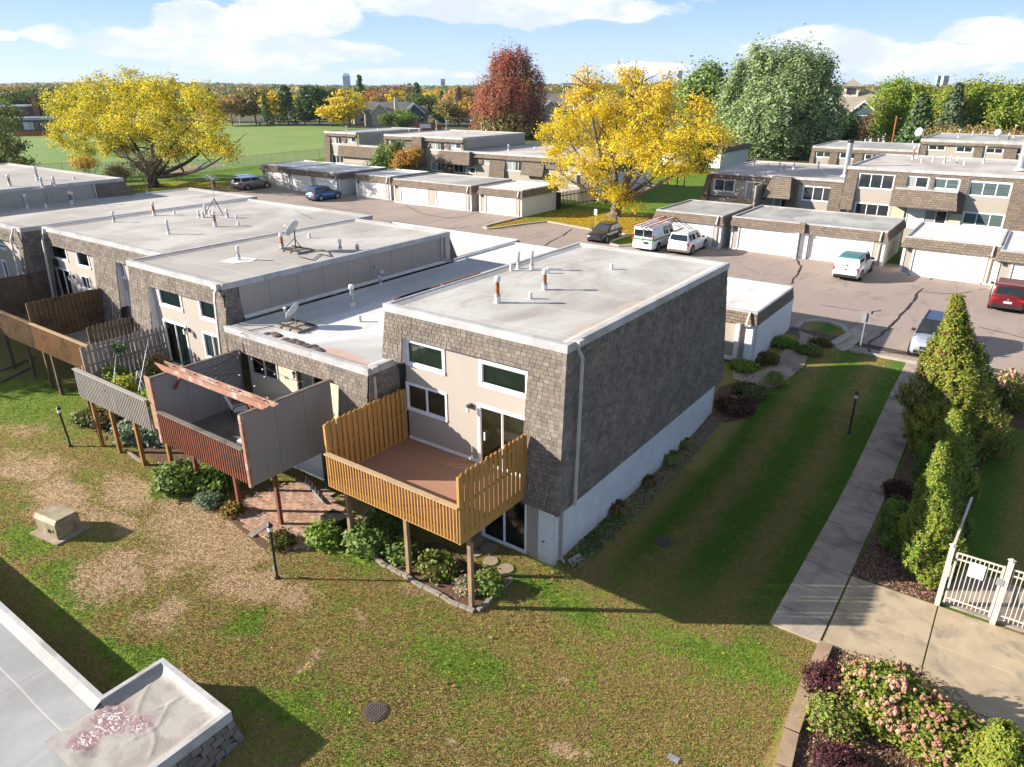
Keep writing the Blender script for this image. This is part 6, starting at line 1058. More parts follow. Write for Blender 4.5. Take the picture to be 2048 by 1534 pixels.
def kites(C, size, rng, up=.35, asp=1.5, nrm=None):
    n = len(C); size = np.broadcast_to(size, (n,)); d = rng.normal(size=(n, 3)); 
    if nrm is not None: d = d*.6+nrm
    d[:, 2] += up; d /= np.linalg.norm(d, axis=1, keepdims=True)+1e-9; r = rng.normal(size=(n, 3)); u = np.cross(d, r); u /= np.linalg.norm(u, axis=1, keepdims=True)+1e-9; v = np.cross(d, u)
    s = (size*rng.uniform(.7, 1.3, n))[:, None]; L_ = u*s*asp*.5; Wd = v*s*.5; b = -d*s*.12
    V = np.stack([C-L_, C-Wd+b+L_*.1, C+L_, C+Wd+b+L_*.1], 1).reshape(-1, 3); return V, np.arange(4*n).reshape(-1, 4)
def clumped(bl, n, k, spread, rng, shell=.55, squash=.8, lump=0):
    """bl: ellipsoids (centre, radii); n leaf clumps of k leaves"""
    w_ = np.array([b[1][0]*b[1][1]+b[1][0]*b[1][2]+b[1][1]*b[1][2] for b in bl]); w_ = w_/w_.sum(); idx = rng.choice(len(bl), n, p=w_)
    c = np.array([b[0] for b in bl], float)[idx]; r = np.array([b[1] for b in bl], float)[idx]; d = rng.normal(size=(n, 3)); d /= np.linalg.norm(d, axis=1, keepdims=True)
    q = shell+(1-shell)*rng.random(n)**.6; cc = c+d*r*q[:, None]; kk_ = rng.poisson(k, n)+3; o = np.repeat(np.arange(n), kk_); sp = spread*rng.uniform(.6, 1.4, n)
    P_ = cc[o]+rng.normal(size=(len(o), 3))*sp[o][:, None]*np.array([1, 1, squash]); return P_, cc, d[o]
def crown(t, bl, n, k, spread, size, mats_, rng, shell=.55, name='crown', wts=None, up=.35, asp=1.5, local=False, squash=.8):
    P_, cc, dn = clumped(bl, n, k, spread, rng, shell, squash); V, Fc = kites(P_, size, rng, up, asp, dn*.8)
    mi = rng.choice(len(mats_), len(Fc), p=wts); o = bulk(name, V, Fc, [M[m_] for m_ in mats_], t, mi, off=None if local else tuple(t.location)); return o, cc
def trunk(t, base, top, r0, r1, bark='bark', lean=None, n=7, local=False):
    base, top = Vector(base), Vector(top); pts = []; rr = random.Random(int(abs(base.x)*10)); 
    for i in range(n+1): s = i/n; p = base.lerp(top, s)+Vector((rr.uniform(-1, 1), rr.uniform(-1, 1), 0))*r0*.35*math.sin(math.pi*s); pts.append(p)
    rs = [(r0+(r1-r0)*(i/n)**.8)*(1.45 if i == 0 else (1.12 if i == 1 else 1)) for i in range(n+1)]; return MB().tube(pts, rs, 12).build('trunk', M[bark], t, local)
def limbs(t, start, targets, r0, rng, bark='bark', sub=3, name='limb', local=False):
    for T_ in targets:
        s, e = Vector(start), Vector(T_); L_ = (e-s).length; mid = s.lerp(e, .5)+Vector((rng.normal()*.08*L_, rng.normal()*.08*L_, -.10*L_+.02*L_)); mb = MB(); pts = []
        for i in range(9): q = i/8; pts.append(s*(1-q)**2+mid*2*q*(1-q)+e*q*q)
        mb.tube(pts, [r0*(1-.85*i/8) for i in range(9)], 7)
        for j in range(sub): i = rng.integers(3, 8); p = pts[i]; d = Vector(rng.normal(size=3)); d.z = abs(d.z)*.7+.2; d = d.normalized()*L_*rng.uniform(.18, .34); mb.tube([p, p+d*.55+Vector((0, 0, .1)), p+d], [r0*.35*(1-.6*i/8), r0*.2, r0*.06], 5)
        mb.build(name, M[bark], t, local)
def bl_px(lst, Y, rng, dy=0):
    out = []
    for q in lst:
        px, py, rx, ry = q[:4]; yo = q[4] if len(q) > 4 else 0; c = aty(px, py, Y+yo); dist = math.sqrt(c.x**2+c.y**2+(c.z-CAMZ)**2)*.93; out.append((tuple(c), (rx*dist/FPX, rx*dist/FPX, ry*dist/FPX)))
    return out
rg = np.random.default_rng(11)
# ---- big yellow tree by the lot
tr = T('tree', 'big golden yellow tree with thick forked trunk on the lawn behind the black hatchback', 'tree', (-37.3, 70.5, 0))
bl = bl_px([(1140, 250, 48, 38), (1110, 310, 40, 30), (1200, 205, 60, 45), (1290, 235, 60, 50), (1370, 260, 55, 45), (1425, 275, 42, 38), (1260, 300, 70, 42, -2), (1180, 330, 60, 35, -2), (1330, 320, 60, 38, -2), (1120, 360, 30, 16, -2), (1215, 375, 45, 22, -1), (1400, 320, 40, 30), (1245, 250, 80, 55, 3), (1330, 210, 45, 30), (1270, 160, 26, 26), (1255, 410, 30, 14), (1095, 265, 22, 18), (1190, 275, 60, 40, 4)], 70.5, rg)
o, cc = crown(tr, bl, 760, 52, .34, .135, ['yellow', 'yellowgreen', 'goldthin'], rg, .25, wts=[.72, .16, .12])
b2 = bl_px([(1175, 160, 28, 28), (1340, 165, 24, 28), (1395, 215, 30, 28), (1250, 150, 22, 26), (1310, 190, 40, 26), (1150, 195, 26, 22)], 70.5, rg)
crown(tr, b2, 240, 11, .4, .17, ['goldthin', 'yellow'], rg, .2, name='sparse_top')
P0 = Vector((-37.3, 70.8, 0)); P1 = aty(1235, 400, 70.8); trunk(tr, P0, P1, .62, .50)
tg = [aty(*p, 70.5+d) for p, d in (((1130, 260), 0), ((1105, 330), -1), ((1180, 180), 0), ((1235, 220), 2), ((1300, 175), 0), ((1340, 230), -1), ((1400, 250), 0), ((1440, 290), 0), ((1200, 290), -2), ((1290, 290), 2), ((1175, 135), 0), ((1270, 130), 0), ((1340, 140), 0))]
limbs(tr, P1-Vector((0, 0, .15)), tg, .30, rg, sub=7)
# ---- big yellow-green tree at the left beside the field
tr = T('tree', 'wide yellow and green tree leaning over the far left lawn, beside the playing field', 'tree', (-101, 55, 0))
bl = bl_px([(150, 210, 48, 40), (130, 270, 30, 26), (210, 190, 50, 40), (270, 175, 48, 30), (330, 190, 50, 38), (400, 200, 34, 34), (425, 250, 36, 34), (200, 250, 60, 38, -2), (270, 235, 60, 38, -2), (340, 250, 55, 36, -1), (400, 285, 40, 24), (160, 300, 28, 18), (452, 300, 30, 15), (462, 308, 18, 9), (430, 285, 30, 18), (230, 290, 35, 20, 2), (350, 300, 32, 18), (290, 270, 40, 22, 3), (110, 215, 16, 16)], 55, rg)
crown(tr, bl, 1050, 56, .42, .16, ['yellow', 'yellowgreen', 'green'], rg, .35, wts=[.46, .36, .18])
P1 = aty(305, 352, 55); trunk(tr, (P1.x, 55, -.1), P1+Vector((0, 0, .3)), .75, .55, 'barkdark')
limbs(tr, P1, [aty(*p, 55) for p in ((240, 290), (150, 220), (215, 200), (265, 190), (330, 200), (345, 300), (400, 230), (430, 270), (455, 305), (180, 260))], .34, rg, 'barkdark', sub=5)
# brush under it
for i, (px, py, rx, ry, m_, lb) in enumerate(((290, 325, 42, 24, 'drybrush', 'tangled brown brush under the wide yellow-green tree'), (170, 325, 22, 12, 'goldthin', 'low golden brush at the fence left of the wide yellow-green tree'), (235, 345, 26, 14, 'drybrush', 'brown twiggy brush just beyond the roof edge'))):
    q = aty(px, py, 53); s = T('shrub', lb, 'shrub', (q.x, 53, 0)); crown(s, bl_px([(px, py, rx, ry)], 53, rg), 130, 14, .35, .14, [m_, 'olive'], rg, .2, 'foliage', wts=[.8, .2]); limbs(s, (q.x, 53, 0), [Vector(q)+Vector((rg.normal()*1.2, rg.normal(), rg.uniform(0, 1))) for _ in range(7)], .06, rg, 'twig', 3, 'stem')
# ---- green tree entering at the left edge
tr = T('tree', 'dark green tree reaching in from the left edge above the roofs', 'tree', (-100, 40, 0))
crown(tr, bl_px([(5, 235, 30, 22), (-30, 250, 40, 50), (20, 290, 26, 16), (40, 322, 24, 9), (0, 320, 30, 18), (-20, 290, 40, 30)], 42, rg), 330, 26, .4, .22, ['green', 'olive', 'darkgreen'], rg, .4, wts=[.5, .3, .2]); q = aty(-40, 300, 42); trunk(tr, (q.x, 42, 0), q, .4, .3); limbs(tr, q, [aty(*p, 42) for p in ((10, 240), (30, 295), (50, 322), (0, 320))], .16, rg)
# ---- tree outside the frame at the left whose shade falls on the wall and the lawn
tr = T('tree', 'leafy tree just outside the left edge that shades the left lawn', 'tree', (-60, 5.5, -2))
crown(tr, [((-60, 5.5, 5), (3.5, 3.5, 3.0)), ((-57.5, 8.5, 7.5), (2.6, 2.6, 2.2)), ((-62, 3, 7), (3, 3, 2.5)), ((-56.5, 4, 2.8), (2.4, 2.4, 1.6))], 300, 26, .45, .26, ['green', 'olive'], rg, .3); trunk(tr, (-60, 5.5, -2), (-60, 5.5, 4), .3, .2); limbs(tr, (-60, 5.5, 1.5), [(-58, 8, 7), (-62, 3, 7), (-57, 4, 3)], .14, rg)
# ---- red maple
tr = T('tree', 'tall oval maple turning dark red, in front of the distant woods', 'tree', (-124, 173, 0))
bl = bl_px([(1025, 150, 42, 45), (985, 190, 42, 40), (1060, 190, 32, 50), (1015, 210, 62, 55, -3), (1050, 240, 45, 30), (975, 235, 34, 28), (1030, 120, 26, 18), (1005, 140, 28, 26)], 173, rg)
crown(tr, bl, 950, 44, .60, .29, ['red', 'maplebase'], rg, .58, wts=[.75, .25], up=.9, asp=2.2, squash=2.0); crown(tr, bl_px([(1020, 250, 66, 26, -4)], 173, rg), 160, 26, .8, .42, ['maplebase', 'olive'], rg, .6, name='lower_crown'); q = aty(1020, 275, 173); trunk(tr, (q.x, 173, 0), q+Vector((0, 0, 2)), .5, .35)
# ---- silvery maple
tr = T('tree', 'big silvery green tree standing right of the golden tree', 'tree', (-42, 154, 0))
bl = bl_px([(1550, 130, 50, 30), (1610, 150, 50, 36), (1500, 150, 36, 30), (1480, 200, 40, 40), (1560, 190, 70, 50, -3), (1630, 205, 48, 50), (1540, 250, 80, 45, -4), (1620, 260, 52, 40), (1525, 112, 22, 18), (1590, 118, 24, 18), (1640, 140, 26, 20), (1455, 225, 24, 22), (1668, 235, 20, 26), (1470, 265, 50, 40), (1570, 295, 60, 22), (1490, 305, 45, 18), (1650, 290, 26, 24)], 154, rg)
crown(tr, bl, 1050, 52, .62, .29, ['silvergreen', 'green'], rg, .45, wts=[.85, .15], up=1.0, asp=2.4, squash=1.8); q = aty(1572, 318, 154); trunk(tr, (q.x, 154, 0), q+Vector((0, 0, 4)), .6, .4, 'barkdark'); limbs(tr, q+Vector((0, 0, 2)), [aty(*p, 154) for p in ((1500, 270), (1560, 230), (1620, 260), (1540, 180))], .3, rg, 'barkdark')
tr = T('tree', 'rounded green tree between the golden tree and the silvery one', 'tree', (-60, 160, 0))
bl = bl_px([(1415, 160, 34, 30), (1390, 190, 36, 34), (1440, 200, 36, 44), (1410, 250, 48, 44), (1395, 290, 36, 26)], 158, rg); crown(tr, bl, 520, 28, .8, .42, ['silvergreen', 'green', 'brightgreen'], rg, .6, wts=[.4, .35, .25], up=.8, asp=2); q = aty(1405, 315, 158); trunk(tr, (q.x, 158, 0), q+Vector((0, 0, 3)), .4, .3)
tr = T('tree', 'small pale green tree on the far lawn under the golden tree', 'tree', (-47, 118, 0)); crown(tr, bl_px([(1405, 300, 26, 22), (1398, 330, 22, 14), (1410, 278, 20, 16)], 118, rg), 160, 22, .5, .28, ['silvergreen', 'green'], rg, .4); q = aty(1405, 345, 118); trunk(tr, (q.x, 118, 0), q+Vector((0, 0, 2)), .12, .08)
tr = T('tree', 'dark-trunked yellow tree over leaf litter far beyond the lawn', 'tree', (-52, 114, 0)); crown(tr, bl_px([(1345, 285, 34, 22), (1310, 275, 26, 20), (1375, 300, 22, 16)], 114, rg), 200, 20, .55, .26, ['yellow', 'yellowgreen'], rg, .4); q = aty(1321, 343, 114); trunk(tr, (q.x, 114, 0), aty(1322, 300, 114), .35, .25, 'barkdark')
for px, py, r_, m_, lb in ((1357, 338, 7, 'rustplant', 'small round reddish shrub on the far lawn, the right one of two'), (1337, 340, 6, 'rustplant', 'small round brownish shrub on the far lawn, the left one of two'), (1372, 325, 12, 'drygrass', 'dry pale shrub at the corner of the balcony townhouse')): q = aty(px, py, 98); s = T('shrub', lb, 'shrub', (q.x, 98, 0)); crown(s, bl_px([(px, py, r_, r_*(1 if r_ < 10 else 2))], 98, rg), 60, 16, .16, .12, [m_], rg, .4, 'foliage'); MB().cyl((q.x, 98, 0), q, .08).build('stem', M['twig'], s)
# ---- small trees in front of the left terrace
tr = T('tree', 'bushy green small tree in front of the left terrace', 'tree', (-80, 75, 0)); crown(tr, bl_px([(775, 312, 26, 24), (760, 328, 22, 16), (790, 300, 18, 16), (795, 330, 18, 14)], 75.5, rg), 230, 24, .3, .18, ['green', 'brightgreen', 'olive'], rg, .4, wts=[.5, .3, .2]); q = aty(775, 345, 75.5); trunk(tr, (q.x, 75.5, 0), q, .12, .08)
tr = T('tree', 'small rust orange tree beside the bushy green one', 'tree', (-76, 75, 0)); crown(tr, bl_px([(815, 318, 27, 17), (830, 305, 14, 11), (805, 330, 20, 10)], 75, rg), 200, 22, .28, .17, ['orange', 'goldthin', 'olive'], rg, .4, wts=[.65, .2, .15]); q = aty(812, 345, 75); trunk(tr, (q.x, 75, 0), q, .1, .07)
# ---- right-hand background trees
for px, py0, blx, Y, mats_, wt_, lb, n_, sz, nm in (
    (1800, 285, [(1800, 182, 30, 20), (1780, 200, 32, 30), (1830, 205, 36, 30), (1805, 235, 50, 30), (1790, 262, 36, 18)], 175, ['brightgreen', 'yellowgreen', 'green'], [.55, .25, .2], 'tall light green tree in front of the gabled care home', 420, .40, 'tree'),
    (1960, 290, [(1925, 202, 40, 26), (1980, 198, 50, 24), (2035, 206, 40, 26), (1940, 235, 50, 30), (2010, 240, 60, 34), (1900, 230, 30, 34), (2060, 250, 40, 40)], 165, ['brightgreen', 'yellowgreen', 'green', 'olive'], [.4, .25, .25, .1], 'broad yellow-green tree mass at the right edge under the horizon', 900, .42, 'tree'),
    (1900, 292, [(1930, 270, 50, 12), (1990, 275, 60, 12), (1870, 268, 30, 12)], 150, ['tanleaf', 'olive'], [.6, .4], 'band of tan scrub right behind the farthest terrace roof', 180, .3, 'shrub'),
    (1725, 285, [(1735, 255, 26, 16), (1715, 265, 22, 14), (1750, 240, 16, 14)], 190, ['drybrush', 'burgundy', 'rustplant'], [.5, .2, .3], 'leafless brown tree in front of the care home porch', 160, .3, 'tree'),
    (1690, 285, [(1690, 265, 22, 20), (1700, 245, 14, 16)], 180, ['darkgreen'], [1], 'dark green bush between the silvery tree and the care home', 150, .35, 'shrub'),
    (1880, 300, [(1670+215, 300, 34, 9)], 125, ['orange', 'rustplant'], [.5, .5], 'low orange bush in front of the farthest terrace', 60, .2, 'shrub')):
    q = aty(px, py0, Y); tr = T(nm, lb, nm, (q.x, Y, 0)); crown(tr, bl_px(blx, Y, rg), n_, 44, .8*sz/.4, sz*.72, mats_, rg, .5, 'crown' if nm == 'tree' else 'foliage', wts=wt_); trunk(tr, (q.x, Y, 0), q+Vector((0, 0, 4 if nm == 'tree' else 1)), .35 if nm == 'tree' else .1, .2 if nm == 'tree' else .05)
def spruce(px, pyb, pyt, wpx_, Y, lbl, ms=('darkgreen', 'thujadark'), n=260, sz=.4, k=20, nm='conifer', cat='tree'):
    b = aty(px, pyb, Y); tp = aty(px, pyt, Y); d = math.hypot(b.x, b.y); R0 = wpx_/2*d/FPX; H_ = tp.z; t = T(nm, lbl, cat, (b.x, Y, gz(Y) if Y < 60 else 0)); z0 = gz(Y) if Y < 60 else 0; H_ -= z0
    rows = rg.random(n)**.75; a = rg.uniform(0, 6.283, n); rad = R0*(1-rows)**.85*(.55+.5*rg.random(n)); cc = np.stack([b.x+np.cos(a)*rad, Y+np.sin(a)*rad, z0+.06*H_+rows*H_*.94], 1); kk_ = rg.poisson(k, n)+2; o = np.repeat(np.arange(n), kk_)
    sp = (.06*R0+.16*R0*(1-rows))[o][:, None]; P_ = cc[o]+rg.normal(size=(len(o), 3))*sp*np.array([1, 1, .45]); dn = np.stack([np.cos(a), np.sin(a), np.full(n, -.2)], 1)[o]; V, Fc = kites(P_, sz, rg, .6, 1.9, dn); bulk('foliage', V, Fc, [M[m_] for m_ in ms], t, rg.choice(len(ms), len(Fc)), off=tuple(t.location)); MB().cyl((b.x, Y, z0), (b.x, Y, z0+H_*.97), R0*.09+.05, .03, 8).build('trunk', M['barkdark'], t); return t
spruce(1828, 288, 190, 66, 150, 'dark green spruce behind the grey roof and its orange pole', ('darkgreen', 'thujadark', 'greygreen'), 380, .36, 26); spruce(1893, 288, 168, 58, 158, 'grey-green spruce left of the broad yellow-green trees', ('greygreen', 'darkgreen'), 360, .36, 24)
# ---- tree belt beyond the field, each tree on its own
KIND = {'orange': (['tanleaf', 'orange', 'goldthin'], [.5, .15, .35], 'orange-tan'), 'olive': (['olive', 'tanleaf'], [.7, .3], 'olive brown'), 'yel': (['yellow', 'goldthin', 'yellowgreen'], [.5, .3, .2], 'golden yellow'), 'green': (['green', 'olive'], [.8, .2], 'mid green'), 'dark': (['darkgreen', 'thujadark'], [.7, .3], 'dark green'), 'bright': (['brightgreen', 'green'], [.7, .3], 'fresh green'), 'bare': (['drybrush', 'tanleaf'], [.7, .3], 'nearly bare brown'), 'red': (['orange', 'red'], [.6, .4], 'bright orange-red')}
PRO = {}
def proto(kind, shape):
    key = (kind, shape)
    if key in PRO: return PRO[key]
    ms, wt_, _ = KIND[kind]; r2 = np.random.default_rng(len(PRO)+50)
    # unit tree: height 1, crown width 1
    if shape == 'cone':
        n = 150; rows = r2.random(n)**.8; a = r2.uniform(0, 6.283, n); rad = .5*(1-rows)**.9*(.5+.5*r2.random(n)); cc = np.stack([np.cos(a)*rad, np.sin(a)*rad, .06+rows*.93], 1); o = np.repeat(np.arange(n), 11); P_ = cc[o]+r2.normal(size=(len(o), 3))*np.array([.055, .055, .018]); dn = np.stack([np.cos(a), np.sin(a), 0*a], 1)[o]
        V, Fc = kites(P_, .045, r2, .5, 1.6, dn)
    else:
        bl = [((0, 0, .60), (.36, .36, .30))]+[((r2.uniform(-.22, .22), r2.uniform(-.22, .22), r2.uniform(.28, .82)), (r2.uniform(.18, .28),)*2+(r2.uniform(.12, .18),)) for _ in range(7)]
        P_, cc, dn = clumped(bl, 150, 13, .045, r2, .7, .8); V, Fc = kites(P_, .043, r2, .5, 1.5, dn*.8)
        if kind == 'bare': Fc = Fc[::2]
    me = bulk('crown', V, Fc, [M[m_] for m_ in ms], None, r2.choice(len(ms), len(Fc), p=wt_)); tk = MB().tube([(0, 0, 0), (.01, 0, .3), (0, .01, .7)], [.028, .02, .008], 7).build('trunk', M['barkdark']); PRO[key] = (me.data, tk.data); bpy.data.objects.remove(me); bpy.data.objects.remove(tk); return PRO[key]
def bgtree(x, y, h_, w_, kind, shape='round', label=None, group=None, z=0):
    cm, tm = proto(kind, shape); t = T('tree', label or '', 'tree', (x, y, z), random.uniform(0, 6.28), group); c = bpy.data.objects.new('crown', cm); COL.objects.link(c); c.parent = t; c.scale = (w_, w_, h_)
    k_ = bpy.data.objects.new('trunk', tm); COL.objects.link(k_); k_.parent = t; k_.scale = (h_*.7, h_*.7, h_); return t
belt = [(432, 252, 195, 50, 'orange'), (465, 250, 186, 55, 'orange'), (513, 249, 166, 62, 'olive'), (548, 250, 176, 44, 'yel'), (535, 252, 190, 20, 'dark', 'cone'), (577, 250, 176, 46, 'dark', 'cone'), (610, 251, 192, 44, 'dark'), (640, 250, 170, 66, 'dark'), (665, 254, 206, 52, 'yel'), (700, 255, 176, 72, 'yel'), (724, 232, 155, 24, 'dark', 'cone'), (805, 258, 218, 48, 'bright'), (774, 260, 226, 38, 'green'), (848, 250, 186, 60, 'green'), (836, 236, 170, 26, 'dark', 'cone'), (900, 254, 196, 56, 'olive'), (918, 252, 176, 30, 'bare', 'cone'), (885, 252, 208, 40, 'bright'), (945, 254, 190, 54, 'orange'), (925, 238, 168, 60, 'orange'), (870, 232, 175, 44, 'yel'), (790, 222, 168, 70, 'bare'), (755, 218, 178, 40, 'red'), (745, 215, 172, 60, 'green'), (820, 222, 165, 60, 'bare'), (60, 246, 186, 66, 'green'), (20, 246, 188, 60, 'green'), (100, 240, 178, 60, 'dark'), (38, 232, 168, 60, 'orange'), (135, 240, 180, 60, 'dark'), (300, 240, 180, 70, 'dark'), (345, 240, 185, 60, 'dark'), (390, 244, 188, 50, 'green'), (250, 236, 180, 60, 'dark'), (190, 236, 180, 60, 'olive')]
seenk = {}
for q in belt:
    px, pyb, pyt, wd, kd = q[:5]; shp = q[5] if len(q) > 5 else 'round'; b = atz(px, pyb, 0); tp = aty(px, pyt, b.y); d = math.hypot(b.x, b.y); nm_ = KIND[kd][2]; sh_ = 'pointed conifer' if shp == 'cone' else 'tree'
    near_ = 'left of the wide yellow-green tree' if px < 110 else ('behind the wide yellow-green tree' if px < 420 else ('at the left end of the far belt' if px < 530 else ('in the dark middle of the far belt' if px < 660 else ('beside the gabled grey house' if px < 830 else 'between the brick sign and the red maple'))))
    bgtree(b.x, b.y, tp.z*1.05, wd*d/FPX*1.3, kd, shp, f'{nm_} {sh_} {near_}', f'{nm_} {sh_}s {near_}')
by_ = {}
for o in COL.objects:
    if o.name.startswith('tree') and o.get('group') and o.parent is None: by_.setdefault(o['label'], []).append(o)
for lb, os_ in by_.items():
    if len(os_) > 1:
        os_.sort(key=lambda o: math.atan2(-o.location.x, o.location.y), reverse=True); wd_ = ('left', 'right') if len(os_) == 2 else ('left', 'middle', 'right', 'far right')
        for o, w_ in zip(os_, wd_): o['label'] = lb+', the '+w_+' one'
# scattered trees of the town beyond, down to the horizon
def wedge(px, dist): r = ray(px, 175); r = r/np.linalg.norm(r[:2]); return r[0]*dist, r[1]*dist
rt = random.Random(21); kinds = ['orange', 'olive', 'green', 'green', 'olive', 'dark', 'bare', 'yel', 'orange', 'bright']
for i in range(230):
    dist = 290+(i/230)**1.5*700+rt.uniform(-20, 20); px = rt.uniform(-40, 2090); x, y = wedge(px, dist)
    if 700 < px < 880 and dist < 330: continue
    band_ = 'nearer' if dist < 430 else ('middle' if dist < 640 else 'farthest'); kd = rt.choice(kinds); shp = 'cone' if kd == 'dark' and rt.random() < .4 else 'round'; h_ = rt.uniform(8.5, 13.5); side_ = ('above the school roof' if px < 110 else 'behind the wide yellow-green tree' if px < 470 else 'above the dark tree belt' if px < 700 else 'above the gabled grey house' if px < 920 else 'around the red maple' if px < 1110 else 'behind the golden tree' if px < 1400 else 'behind the silvery tree' if px < 1680 else 'behind the care home')
    bgtree(x, y, h_, h_*rt.uniform(.9, 1.35)*(.5 if shp == 'cone' else 1), kd, shp, f'{KIND[kd][2]} {"conifer" if shp == "cone" else "tree"} {side_}, {band_} suburb', f'{KIND[kd][2]} {"conifers" if shp == "cone" else "trees"} {side_}, {band_} suburb')
# the woods near the horizon read as one mass: low hills under a canopy
def hillz(d): return 10*max(0, min(1, (d-900)/1400))
def woods(n, d0, d1, sz, seed, m_):
    r2 = np.random.default_rng(seed); d = d0+(d1-d0)*r2.random(n)**.8; px = r2.uniform(-150, 2200, n); P_ = []
    a = np.arctan((px-1024)/1551.9); az_ = YAW-a; x = -np.sin(az_)*d; y = np.cos(az_)*d; z = np.array([hillz(q) for q in d])+4*np.sin(px/170.)*np.clip((d-900)/1200, 0, 1); k = 26; o = np.repeat(np.arange(n), k); q = r2.normal(size=(n*k, 3)); q /= np.linalg.norm(q, axis=1, keepdims=True)
    w_ = r2.uniform(5, 8, n)*sz; h_ = r2.uniform(4.0, 6.0, n); C = np.stack([x, y, z+h_+2], 1)[o]+q*np.stack([w_, w_, h_], 1)[o]; V, Fc = kites(C, 2.6*sz, r2, .8, 1.3, q); mi = np.repeat(r2.choice(len(m_), n), k); return V, Fc, mi
ms = ['olive', 'green', 'darkgreen', 'tanleaf', 'greygreen', 'goldthin']
V1, F1, m1 = woods(1500, 560, 1250, 1.0, 5, ms); V2_, F2, m2 = woods(1800, 1150, 2600, 1.5, 6, ms)
stuff(bulk('distant_woods', np.concatenate([V1, V2_]), np.concatenate([F1, F2+len(V1)]), [M[m_] for m_ in ms], None, np.concatenate([m1, m2])))['label'] = 'distant woods'
hm = MB(); nseg = 40
for i in range(nseg):
    a0 = YAW+R(48)-R(96)*i/nseg; a1 = YAW+R(48)-R(96)*(i+1)/nseg; ds = (850, 1200, 1700, 2300, 3200)
    for d0, d1 in zip(ds[:-1], ds[1:]): P_ = lambda a, d: (-math.sin(a)*d, math.cos(a)*d, (hillz(d) if d < 2400 else 12)-.5*(d < 900)+.02); hm.add([P_(a0, d0), P_(a1, d0), P_(a1, d1), P_(a0, d1)], [(0, 1, 2, 3)])
struct(hm.build('hills', M['wildground'], fix=False))
# ---- clipped conifers beside the path
def arbor(px, pyb, pyt, wpx_, Yz, lbl, ms, wt_, n, k, sz, prof=1.0, round_=.35, blobs_=None, tip=None, lumpy=.2):
    b = onground(px, pyb); Y = b.y; tp = aty(tip or px, pyt, Y); d = math.sqrt(b.x**2+b.y**2+(b.z+2-CAMZ)**2); R0 = wpx_/2*d/FPX; z0 = b.z; H_ = tp.z-z0; t = T('conifer', lbl, 'conifer', tuple(b)); r2 = rg; n = int(n*.8); k = int(k*1.25)
    u = r2.random(n)**1.15; a = r2.uniform(0, 6.283, n); pr = np.where(u < .25, .86+.14*np.sin(u/.25*1.57), np.clip((1-(u-.25)/.75), 0, 1)**prof); bump = 1+lumpy*np.sin(a*3+u*9)+lumpy*.8*np.sin(a*5-u*14+2); rad = R0*pr*bump*(.70+.30*r2.random(n)); lean = np.outer(u, np.array([tp.x-b.x, 0]))
    cc = np.stack([b.x+np.cos(a)*rad+lean[:, 0], b.y+np.sin(a)*rad, z0+.05+u*H_*.98], 1); slope = np.stack([np.cos(a), np.sin(a), np.full(n, .55)], 1); o = np.repeat(np.arange(n), k); s_ = r2.random(len(o))
    tg_ = np.stack([-np.sin(a), np.cos(a), np.zeros(n)], 1)[o]; spr = slope[o]*(s_*sz*2.2)[:, None]+np.array([0, 0, 1])*(s_*sz*4.2)[:, None]+tg_*(r2.normal(size=len(o))*sz*1.3*s_)[:, None]+r2.normal(size=(len(o), 3))*sz*.35; P_ = cc[o]+spr
    V, Fc = kites(P_, sz*(1.25-.5*s_), r2, .5, 1.7, slope[o]); dens = np.sin(P_[:, 0]*3.1+1)*np.sin(P_[:, 2]*2.7)*np.sin(P_[:, 1]*2.9); mi = (r2.choice(len(ms), n, p=wt_)[o]+(r2.random(len(o)) < .12)) % len(ms); bulk('foliage', V, Fc, [M[m_] for m_ in ms], t, mi, off=tuple(b))
    core = MB(); prf = [(max(.03, R0*.74*(.9 if q < .25 else ((1-(q-.25)/.75)**prof))), .02+q*H_*.93) for q in [i/10 for i in range(11)]]; P_ = []
    for i, (r_, z_) in enumerate(prf):
        for j in range(12): aa = j*math.pi/6; P_.append((b.x+math.cos(aa)*r_+(tp.x-b.x)*i/10, b.y+math.sin(aa)*r_, z0+z_))
    core.add(P_, [(i*12+j, i*12+(j+1) % 12, (i+1)*12+(j+1) % 12, (i+1)*12+j) for i in range(10) for j in range(12)], 0, True); core.build('inner_branches', M['thujadark'], t); return t
arbor(1896, 905, 603, 150, 0, 'tallest conifer, olive gold and pointed, beside the path and silver car', ['goldgreen', 'thuja', 'rustplant'], [.66, .26, .08], 3800, 13, .072, 1.1, tip=1912)
arbor(1950, 850, 705, 50, 0, 'dark green conifer just behind the tallest gold one, right side', ['thujadark', 'thuja'], [.85, .15], 900, 12, .075, .6); arbor(1930, 800, 735, 40, 0, 'small dark conifer tucked behind the tallest gold one', ['thujadark'], [1], 300, 12, .07, .6)
arbor(1902, 1005, 832, 62, 0, 'middle rounded arborvitae with gold lit top behind the pointed green one', ['thuja', 'goldgreen', 'thujadark'], [.5, .25, .25], 2400, 13, .058, .6, tip=1912)
arbor(1852, 1150, 897, 86, 0, 'nearest pointed arborvitae, bright green with brown tips, beside the gate', ['thuja', 'goldgreen', 'thujadark'], [.62, .22, .16], 3600, 14, .052, .95, tip=1884)
arbor(1792, 1098, 1010, 52, 0, 'low dark rounded arborvitae leaning against the nearest pointed one, left side', ['thujadark', 'thuja'], [.75, .25], 1300, 13, .055, .5); arbor(1852, 985, 895, 40, 0, 'dark arborvitae standing left of the middle rounded one', ['thujadark', 'thuja'], [.8, .2], 1200, 13, .055, .55); arbor(1905, 1075, 960, 40, 0, 'shaded arborvitae squeezed between the middle and nearest ones', ['thujadark', 'goldgreen'], [.7, .3], 900, 13, .055, .7)
